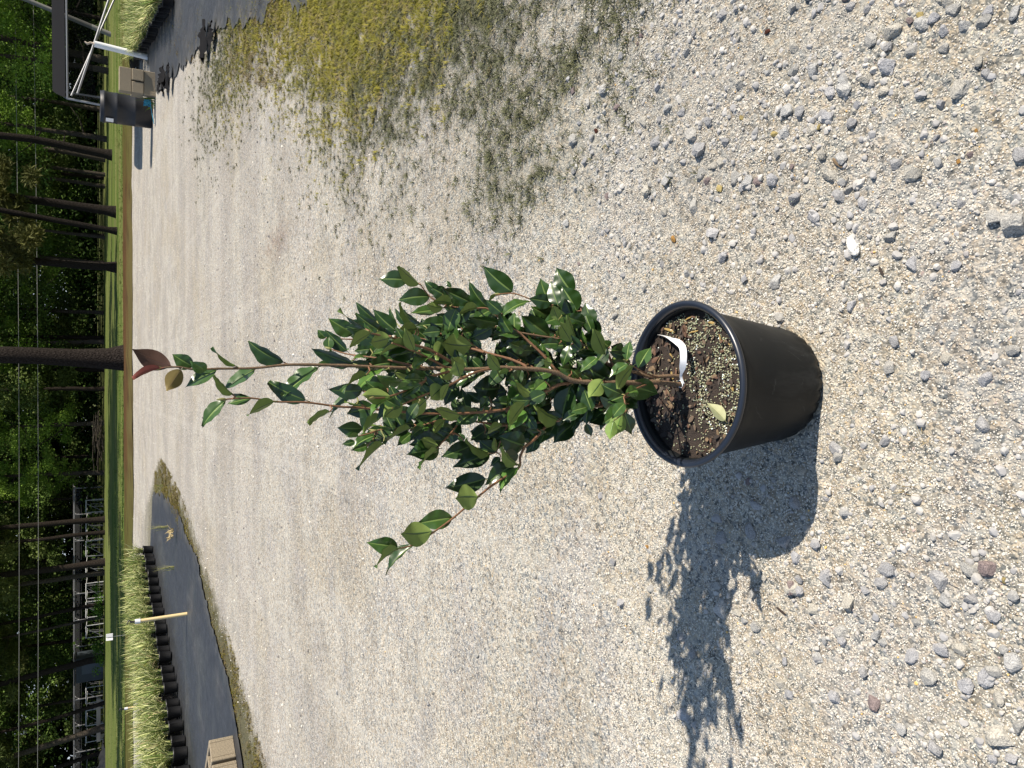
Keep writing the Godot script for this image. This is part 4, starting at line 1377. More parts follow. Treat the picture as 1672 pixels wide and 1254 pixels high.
func build_nursery_right() -> void:
	build_block(Vector2(6.88, 17.9), Vector2(-0.062, -0.245), Vector2(0.25, -0.04), 27, 4, "variegated cream and green grass in black pot inside the right block of pots", "pots of variegated grass right of the yard", "variegated grass in black pot, front row of the right block", 0.34)
	# stacked concrete blocks: one along, two end on, one along
	var at := Vector3(5.22, 0.01, -14.8)
	var turn := -0.12
	var bs := Basis(Vector3.UP, turn)
	concrete_block("concrete_block", "lowest tan concrete block of the stack beside the black drum", at, turn, false)
	concrete_block("concrete_block", "left of two end-on tan blocks in the middle of the stack", at + bs * Vector3(-0.102, 0.193, -0.08), turn + PI / 2, false, Vector3(0.38, 0.185, 0.188))
	concrete_block("concrete_block", "right of two end-on tan blocks in the middle of the stack", at + bs * Vector3(0.102, 0.193, -0.075), turn + PI / 2 + 0.03, false, Vector3(0.38, 0.185, 0.188))
	concrete_block("concrete_block", "topmost tan concrete block of the stack beside the black drum", at + bs * Vector3(0.0, 0.382, 0.01), turn + 0.02, false)
	# drum
	var d := thing("drum", "large black plastic drum standing behind the concrete blocks", "drum", Vector3(5.02, 0.0, -15.75))
	d.scale = Vector3.ONE * 0.94
	part("wall", lathe_mesh(PackedVector2Array([Vector2(0.001, 0.0), Vector2(0.265, 0.0), Vector2(0.28, 0.02), Vector2(0.285, 0.28), Vector2(0.295, 0.30), Vector2(0.285, 0.32), Vector2(0.287, 0.60), Vector2(0.297, 0.62), Vector2(0.287, 0.64), Vector2(0.285, 0.80), Vector2(0.30, 0.82), Vector2(0.30, 0.86), Vector2(0.285, 0.87), Vector2(0.29, 0.90), Vector2(0.27, 0.905), Vector2(0.262, 0.84), Vector2(0.255, 0.10), Vector2(0.001, 0.10)]), 40, M.barrel), null, d)
	part("sticker", box_mesh(Vector3(0.10, 0.13, 0.004), M.white_paint, 0.001), null, d, Transform3D(Basis(Vector3.UP, -1.15), Vector3(-0.28, 0.745, 0.125)))
	# white post with a stub on top
	var w := thing("white_post", "white plastic post with brown stub on top before the grass pots", "post", Vector3(6.45, 0.0, -16.75))
	part("post", rod(Vector3(0, 0, 0), Vector3(0.06, 0.93, 0), 0.058, M.white_pipe, 16), null, w)
	part("stub", tube_mesh(PackedVector3Array([Vector3(0.06, 0.93, 0), Vector3(0.07, 1.0, 0), Vector3(0.03, 1.05, 0.01), Vector3(0.07, 1.09, 0)]), PackedFloat32Array([0.022, 0.018, 0.025, 0.012]), 7, M.wood), null, w)
	# low shade frame of bent pipe with black cloth on top
	var h := thing("shade_shelter", "low pipe frame carrying black shade cloth behind the drum", "shade shelter")
	var c0 := Vector3(5.85, 1.40, -18.2)
	var c1 := Vector3(11.2, 1.44, -17.6)
	var c2 := Vector3(12.6, 1.74, -20.8)
	var c3 := Vector3(6.9, 1.70, -21.0)
	part("post", rod(Vector3(5.75, 0, -18.1), c0, 0.022, M.pipe), null, h)
	part("post", rod(Vector3(c1.x, 0, c1.z), c1, 0.022, M.pipe), null, h)
	part("post", rod(Vector3(c3.x, 0, c3.z), c3, 0.022, M.pipe), null, h)
	part("top_rail", rod(c0, c1, 0.022, M.pipe), null, h)
	part("side_rail", rod(c0, c3, 0.022, M.pipe), null, h)
	part("back_rail", rod(c3, c2, 0.022, M.pipe), null, h)
	part("brace", rod(Vector3(5.9, 1.33, -18.15), Vector3(9.2, 0.12, -18.0), 0.018, M.pipe), null, h)
	part("brace", rod(Vector3(5.95, 1.22, -18.1), Vector3(9.3, 0.25, -17.6), 0.022, M.pipe), null, h)
	var corner := [c0 + Vector3(0, 0.035, 0.02), c1 + Vector3(0, 0.035, 0.02), c2 + Vector3(0, 0.05, 0), c3 + Vector3(0, 0.05, 0)]
	part("shade_cloth", sheet(10, 8, func(u: float, v: float) -> Vector3:
		var q: Vector3 = (corner[0] as Vector3).lerp(corner[1], u).lerp((corner[3] as Vector3).lerp(corner[2], u), v)
		return q - Vector3.UP * 0.05 * sin(u * PI * 3.0) * sin(v * PI) + Vector3.UP * 0.06 * sin(v * PI), func(_x: float, _f: float) -> Color: return Color.WHITE), M.shade_cloth, h)
	part("side_net", sheet(6, 3, func(u: float, v: float) -> Vector3: return Vector3(lerpf(6.9, 12.6, u), lerpf(0.85 + 0.12 * sin(u * 7.0), 1.52, v), -20.95 + 0.06 * sin(u * 9.0)), func(_x: float, _f: float) -> Color: return Color.WHITE), M.net, h)
	part("end_net", sheet(6, 3, func(u: float, v: float) -> Vector3:
		var top := c0.lerp(c3, u)
		return Vector3(top.x, lerpf(0.85 + 0.15 * sin(u * 6.0), top.y, v), top.z), func(_x: float, _f: float) -> Color: return Color.WHITE), M.net, h)
	# tall grey pole with a white cap, leaning
	var p := thing("lamp_pole", "tall leaning grey pole with white cap above the shade frame", "pole", Vector3(15.5, 0.0, -38.5))
	part("pole", tube_mesh(PackedVector3Array([Vector3.ZERO, Vector3(1.0, 4.1, 0)]), PackedFloat32Array([0.11, 0.085]), 10, paint(Color(0.17, 0.165, 0.155), 0.8)), null, p)
	part("cap", rod(Vector3(1.0, 4.1, 0), Vector3(1.09, 4.45, 0), 0.13, M.white_paint, 10), null, p)
	# dark earth bank behind the pots
	tag(part("earth_bank", sheet(40, 6, func(u: float, v: float) -> Vector3: return Vector3(lerpf(7.2, 15.0, u), 0.02 + 0.22 * sin(v * PI) * (0.7 + 0.6 * lumps.get_noise_2d(u * 20.0, v * 3.0)), -19.3 - u * 0.6 - v * 1.4), func(x: float, f: float) -> Color: return mixc(Color(0.10, 0.085, 0.07), Color(0.30, 0.27, 0.22), smoothstep(0.0, 0.4, lumps.get_noise_2d(x * 6.0, f * 6.0)))), M.straw, self), "low bank of earth and stones behind the right block of pots", "", "", "structure")


# ------------------------------------------------------------------ the potted camellia

const POT_AT := Vector3(0.0, 0.0, -0.99)


func build_pot() -> void:
	var t := thing("nursery_pot", "large round black plastic nursery pot standing on gravel under the shrub", "plant pot", POT_AT)
	# wall: scalloped foot, slightly out-curving side
	var prof := PackedVector2Array([Vector2(0.001, 0.012), Vector2(0.085, 0.010), Vector2(0.094, 0.001), Vector2(0.0995, 0.004), Vector2(0.1025, 0.016), Vector2(0.1035, 0.026), Vector2(0.1045, 0.04), Vector2(0.110, 0.08), Vector2(0.1165, 0.13), Vector2(0.1225, 0.175), Vector2(0.1265, 0.196), Vector2(0.1285, 0.204), Vector2(0.1300, 0.2075), Vector2(0.1305, 0.213), Vector2(0.1305, 0.222), Vector2(0.1265, 0.222), Vector2(0.1255, 0.21), Vector2(0.122, 0.19)])
	part("wall", lathe_mesh(prof, 168, M.pot, func(pt: Vector3, a: float) -> Vector3:
		var low := 1.0 - smoothstep(0.008, 0.034, pt.y)
		var wave := pow(absf(cos(a * 14.0)), 0.5)
		var k := 1.0 - 0.02 * low * (1.0 - wave) + 0.004 * sin(a * 2.0 + 0.6) * smoothstep(0.02, 0.1, pt.y) * (1.0 - smoothstep(0.17, 0.2, pt.y))
		return Vector3(pt.x * k, pt.y + 0.003 * low * (1.0 - wave), pt.z * k)), null, t)
	# rolled rim
	var rim := PackedVector2Array()
	for k in 17:
		var a := -2.1 + k / 16.0 * 4.6
		rim.append(Vector2(0.1348 + 0.0054 * cos(a), 0.2255 + 0.0056 * sin(a)))
	var full := PackedVector2Array([Vector2(0.1306, 0.2145), Vector2(0.1312, 0.2195)])
	full.append_array(rim)
	full.append_array(PackedVector2Array([Vector2(0.1285, 0.2265), Vector2(0.1270, 0.221), Vector2(0.1262, 0.214), Vector2(0.125, 0.200)]))
	part("rim", lathe_mesh(full, 120, M.pot_rim), null, t)


func soil_height(x: float, z: float) -> float:
	return 0.2075 + 0.004 * lumps.get_noise_2d(x * 20.0, z * 20.0 + 9.0) + 0.0022 * lumps.get_noise_2d(x * 70.0, z * 70.0) - 0.004 * bump(x, z, -0.05, 0.03, 0.06, 0.06)


func build_soil() -> void:
	var t := thing("potting_mix", "dark bark potting mix with tiny fertiliser beads filling the black pot", "soil", POT_AT)
	var st := tool()
	st.set_smooth_group(0)
	var rings := 40
	var seg := 90
	for i in rings:
		for k in seg:
			var q: Array[Vector3] = []
			for e in [[i, k], [i, k + 1], [i + 1, k + 1], [i + 1, k]]:
				var rr: float = 0.1255 * e[0] / rings
				var a: float = TAU * e[1] / seg
				var x: float = cos(a) * rr
				var z: float = sin(a) * rr
				q.append(Vector3(x, soil_height(x, z), z))
			for j in [0, 1, 2, 0, 2, 3]:
				st.set_uv(Vector2(q[j].x, q[j].z) * 3.0)
				st.add_vertex(q[j])
	part("surface", finish(st, M.soil), null, t)
	# bark chips
	var shapes: Array[ArrayMesh] = []
	for k in 6:
		shapes.append(rough_stone(800 + k, 1, Vector3(1.1, 0.16, 0.55), 9))
	var n := 0
	for i in 290:
		var a := rng.randf() * TAU
		var rr := 0.118 * sqrt(rng.randf())
		var x := cos(a) * rr
		var z := sin(a) * rr
		var far := z < -0.01
		if not far and rng.randf() < 0.25:
			continue
		var d := rng.randf_range(0.007, 0.017) * (1.15 if far else 0.8)
		var o := fast_part("bark_chip", n, shapes[rng.randi() % 6], t, Transform3D(Basis.from_euler(Vector3(rng.randfn() * 0.35, rng.randf() * TAU, rng.randfn() * 0.35)).scaled(Vector3(d, d, d * rng.randf_range(0.6, 1.0))), Vector3(x, soil_height(x, z) + 0.0034, z)))
		o.set_surface_override_material(0, M.bark_tones[rng.randi() % 7])
		n += 1
	# yellowish wood slivers
	for e in [[0.094, -0.05, 0.026, 1.3, 0.006], [0.1, 0.052, 0.015, 1.35, 0.005], [0.066, 0.082, 0.016, 1.0, 0.003], [-0.005, 0.095, 0.013, 0.2, 0.005], [0.05, -0.05, 0.016, 0.6, 0.004], [0.015, -0.045, 0.014, 0.3, 0.006], [0.088, 0.008, 0.02, 1.7, 0.003], [-0.062, 0.098, 0.013, 2.2, 0.005], [0.112, -0.005, 0.018, 1.9, 0.003], [0.075, 0.07, 0.011, 0.2, 0.003]]:
		var ps := PackedVector3Array()
		for k in 4:
			var q := (k / 3.0 - 0.5) * e[2] as float
			ps.append(Vector3(q, 0.001 * lumps.get_noise_2d(k * 3.0, e[0] * 90.0), 0.0012 * lumps.get_noise_2d(k * 2.0, e[1] * 90.0)))
		var wd: float = e[4] * 0.5
		part("wood_sliver", tube_mesh(ps, PackedFloat32Array([wd * 0.5, wd, wd * 0.9, wd * 0.4]), 5, M.chip_yellow, 0.5), null, t, Transform3D(Basis.from_euler(Vector3(0.0, e[3], 0.12)) * Basis.from_scale(Vector3(1, 0.5, 1)), Vector3(e[0], soil_height(e[0], e[1]) + 0.003, e[1])))
	var bead := SphereMesh.new()
	bead.radius = 0.5
	bead.height = 1.0
	bead.radial_segments = 10
	bead.rings = 6
	bead.material = M.prill
	var buf := PackedFloat32Array()
	for i in 5600:
		var a := rng.randf() * TAU
		var rr := 0.123 * sqrt(rng.randf())
		var x := cos(a) * rr
		var z := sin(a) * rr
		var w := 0.06 + 0.95 * smoothstep(-0.035, 0.03, z + 0.35 * x) * smoothstep(-0.35, 0.25, lumps.get_noise_2d(x * 24.0 + 5.0, z * 24.0))
		if rng.randf() > w:
			continue
		var d := rng.randf_range(0.0019, 0.0029)
		var c := Color(0.36, 0.33, 0.22).lerp(Color(0.25, 0.265, 0.165), rng.randf()) * rng.randf_range(0.7, 1.15)
		if rng.randf() < 0.05:
			c = Color(0.8, 0.8, 0.76)
		put(buf, Basis.IDENTITY.scaled(Vector3.ONE * d), Vector3(x, soil_height(x, z) + d * rng.randf_range(0.2, 1.0), z), c)
	scatter("fertiliser_beads", bead, buf, t)


func leaf_shape(seed_: int, key: String) -> ArrayMesh:
	# unit leaf: base at the origin, tip at +y, upper side towards +z, width 1 (scaled later)
	var r := RandomNumberGenerator.new()
	r.seed = seed_
	var bend := r.randf_range(0.05, 0.34)
	var fold := r.randf_range(0.04, 0.20)
	var curl := r.randf_range(-0.16, 0.16)
	var sway := r.randf_range(-0.05, 0.05)
	var wav := r.randf_range(0.004, 0.022)
	var fat := r.randf_range(0.72, 1.0)
	var n := 18
	var cols := [-1.0, -0.72, -0.4, -0.1, -0.035, 0.035, 0.1, 0.4, 0.72, 1.0]
	var m := ArrayMesh.new()
	for layer in 2:
		var st := tool()
		st.set_smooth_group(0)
		var grid := []
		for i in n + 1:
			var t := i / float(n)
			var w := 0.5 * pow(sin(PI * pow(t, fat)), 0.8) * (1.0 - 0.62 * pow(t, 4.0)) * 1.04
			w = maxf(w, 0.012)
			if i % 2 and t > 0.2 and t < 0.95:
				w *= 0.985
			for u in cols:
				var x: float = u * w + sway * sin(t * PI)
				var y := t - 0.06 * bend * t
				var z: float = bend * (t - t * t) - 0.10 * bend * pow(t, 6.0) + fold * absf(u) * w * 1.3 + curl * u * t * 0.6 + wav * sin(t * 19.0 + u * 2.0) * absf(u)
				z -= 0.006 * (1.0 if absf(u) < 0.05 else 0.0) * (1.0 if layer == 0 else -1.0)
				grid.append(Vector3(x, y, z - 0.005 * layer))
		var nc := cols.size()
		for i in n:
			for j in nc - 1:
				var q := [i * nc + j, i * nc + j + 1, (i + 1) * nc + j + 1, (i + 1) * nc + j]
				for k in ([0, 1, 2, 0, 2, 3] if layer == 1 else [0, 2, 1, 0, 3, 2]):
					var id: int = q[k]
					var u: float = cols[id % nc]
					var rib := 1.0 - smoothstep(0.03, 0.11, absf(u))
					var c := Color.WHITE.lerp(Color(1.35, 1.3, 1.25) if layer == 0 else Color(1.25, 1.2, 1.1), rib * 0.8)
					c = c * (0.9 + 0.2 * r.randf() * 0.0 + 0.12 * lumps.get_noise_2d(u * 1.5 + seed_, id * 0.02))
					st.set_color(c)
					st.set_uv(Vector2(grid[id].x, grid[id].y))
					st.add_vertex(grid[id])
		if layer == 0:
			add_tube(st, PackedVector3Array([Vector3(0, -0.11, -0.03), Vector3(0, -0.03, -0.004), Vector3(sway * 0.1, 0.05, -0.006)]), PackedFloat32Array([0.016, 0.014, 0.008]), 6)
		st.generate_normals()
		m = st.commit(m)
	m.surface_set_material(0, M.leaf[key][0])
	m.surface_set_material(1, M.leaf[key][1])
	return m


func build_camellia() -> void:
	var t := thing("camellia_shrub", "young upright camellia shrub with glossy dark leaves and one reddish tip", "shrub", TRUNK)
	var names := {}
	for row in STEMS:
		var pts := PackedVector3Array()
		var rad := PackedFloat32Array()
		var raw := PackedVector3Array()
		var rr := PackedFloat32Array()
		for i in range(1, row.size(), 4):
			raw.append(Vector3(row[i], row[i + 1], row[i + 2]) * 0.0001)
			rr.append(row[i + 3] * 0.00001)
		# smooth through the joints
		for i in raw.size() - 1:
			for k in 4:
				var w := k / 4.0
				pts.append(raw[i].cubic_interpolate(raw[i + 1], raw[maxi(i - 1, 0)], raw[mini(i + 2, raw.size() - 1)], w))
				rad.append(lerpf(rr[i], rr[i + 1], w) * (1.0 + (0.16 if k == 0 and i > 1 else 0.0)))
		pts.append(raw[-1])
		rad.append(rr[-1])
		var thick: bool = rr[0] > 0.0028
		part("trunk" if row[0] == "M" else "stem", tube_mesh(pts, rad, 10, M.stem_old if thick and row[0] != "Y" else M.stem, 0.12), null, t)
	for i in TWIGS.size():
		var e: Array = TWIGS[i]
		var a := Vector3(e[1], e[2], e[3]) * 0.0001
		var b := Vector3(e[4], e[5], e[6]) * 0.0001
		var mid := a.lerp(b, 0.5) + Vector3(0, -0.003, 0.002)
		fast_part("twig", i, tube_mesh(PackedVector3Array([a, mid, b]), PackedFloat32Array([0.0013, 0.0011, 0.0009]), 6, M.stem if i % 3 else M.stem_green), t, Transform3D.IDENTITY)
	var shapes := {}
	var n := 0
	var rest := {}
	for e in LEAVES:
		var key: String = e[0]
		if not shapes.has(key):
			shapes[key] = []
			for k in (10 if "dgyu".contains(key) else 2):
				shapes[key].append(leaf_shape(900 + k + key.unicode_at(0) * 10, key))
		var base := Vector3(e[1], e[2], e[3]) * 0.0001
		var tip := Vector3(e[4], e[5], e[6]) * 0.0001
		var nrm := Vector3(e[7], e[8], e[9]) * 0.01
		var y := tip - base
		var ln := y.length()
		var ax := y / ln
		nrm = (nrm - ax * nrm.dot(ax)).normalized()
		var side := ax.cross(nrm)
		var xf := Transform3D(Basis(side * e[10] * 0.0001, ax * ln, nrm * ln), base)
		if n >= 300:
			if not rest.has(key):
				rest[key] = [tool(), tool()]
			var src: ArrayMesh = shapes[key][n % shapes[key].size()]
			for s in 2:
				rest[key][s].append_from(src, s, xf)
			n += 1
			continue
		var o := fast_part("leaf", n, shapes[key][rng.randi() % shapes[key].size()], t, xf)
		if key == "b":
			o.set_meta("label", "dark reddish bronze young leaf at the very top")
		elif key == "r":
			o.set_meta("label", "small rolled red leaf at the very top")
		elif key == "o":
			o.set_meta("label", "yellow bronze young leaf just below the top")
		n += 1
	# the smallest leaves deep inside the shrub, together
	var inner := ArrayMesh.new()
	for key in rest:
		for s in 2:
			inner = rest[key][s].commit(inner)
			inner.surface_set_material(inner.get_surface_count() - 1, M.leaf[key][s])
	part("inner_leaves", inner, null, t).set_meta("kind", "stuff")
	# buds at the shoots' ends
	var bud := lathe_mesh(PackedVector2Array([Vector2(0.0001, 0.0), Vector2(0.0017, 0.002), Vector2(0.0021, 0.005), Vector2(0.0014, 0.009), Vector2(0.0001, 0.012)]), 8, M.stem_green)
	var bn := 0
	for row in STEMS:
		if "MRUVXYZHGBbW".contains(row[0]):
			var k: int = row.size()
			var a := Vector3(row[k - 4], row[k - 3], row[k - 2]) * 0.0001
			var b := Vector3(row[k - 8], row[k - 7], row[k - 6]) * 0.0001
			var up := (a - b).normalized()
			var sx := up.cross(Vector3(0.3, 0.1, 0.9)).normalized()
			fast_part("bud", bn, bud, t, Transform3D(Basis(sx, up, sx.cross(up)), a - up * 0.002))
			bn += 1


func build_tag_and_leaf() -> void:
	# white strap looped round the trunk's foot and arching over the soil
	var t := thing("plant_tag", "white plastic strap tag looped at the trunk and arching over the soil", "plant tag", POT_AT)
	var path := PackedVector3Array([Vector3(0.0, 0.213, -0.014), Vector3(0.012, 0.219, -0.013), Vector3(0.022, 0.225, -0.004), Vector3(0.035, 0.231, 0.006), Vector3(0.050, 0.234, 0.010), Vector3(0.062, 0.234, 0.007), Vector3(0.071, 0.231, -0.008), Vector3(0.078, 0.226, -0.030), Vector3(0.084, 0.219, -0.055), Vector3(0.088, 0.211, -0.082)])
	var st := tool()
	st.set_smooth_group(0)
	var fine := PackedVector3Array()
	for i in path.size() - 1:
		for k in 6:
			fine.append(path[i].cubic_interpolate(path[i + 1], path[maxi(i - 1, 0)], path[mini(i + 2, path.size() - 1)], k / 6.0))
	fine.append(path[-1])
	var left := PackedVector3Array()
	var right := PackedVector3Array()
	for i in fine.size():
		var d := (fine[mini(i + 1, fine.size() - 1)] - fine[maxi(i - 1, 0)]).normalized()
		var s := i / float(fine.size() - 1)
		var across := d.cross(Vector3(0.15, 0.67, 0.74).lerp(Vector3(0.9, 0.1, 0.3), smoothstep(0.62, 0.85, s)))
		across = (across - d * across.dot(d)).normalized()
		var w := lerpf(0.0022, 0.0056, smoothstep(0.16, 0.3, s)) * (1.0 - 0.5 * smoothstep(0.72, 1.0, s))
		left.append(fine[i] - across * w)
		right.append(fine[i] + across * w)
	for i in fine.size() - 1:
		for k in [left[i], right[i], right[i + 1], left[i], right[i + 1], left[i + 1]]:
			st.add_vertex(k)
	part("strap", finish(st, M.strap), null, t)
	var loop := PackedVector3Array()
	var lr := PackedFloat32Array()
	for k in 15:
		var a := TAU * k / 14.0
		loop.append(Vector3(0.0065 * cos(a), 0.2135 + 0.002 * sin(a * 1.0 + 1.0), -0.0205 + 0.0068 * sin(a)))
		lr.append(0.0011)
	part("loop", tube_mesh(loop, lr, 6, M.strap), null, t)
	# a fallen leaf on the soil, pale side up
	var o := part("fallen_leaf", leaf_shape(990, "s"), null, self, Transform3D(Basis.IDENTITY, Vector3.ZERO))
	var ax := Vector3(0.42, 0.06, -0.55).normalized()
	var nrm := Vector3(0.1, -1.0, -0.2)
	nrm = (nrm - ax * nrm.dot(ax)).normalized()
	o.transform = Transform3D(Basis(ax.cross(nrm) * 0.022, Vector3(ax) * 0.045, nrm * 0.045), POT_AT + Vector3(-0.058, 0.2165, 0.088))
	o.set_surface_override_material(0, paint(Color(0.16, 0.17, 0.07), 0.6, {"vertex_color_use_as_albedo": true}))
	o.set_surface_override_material(1, paint(Color(0.30, 0.31, 0.16), 0.6, {"vertex_color_use_as_albedo": true}))
	tag(o, "fallen pale olive leaf lying on the soil near the pot's front rim", "leaf")


# ------------------------------------------------------------------ measured places, in tenths of a millimetre

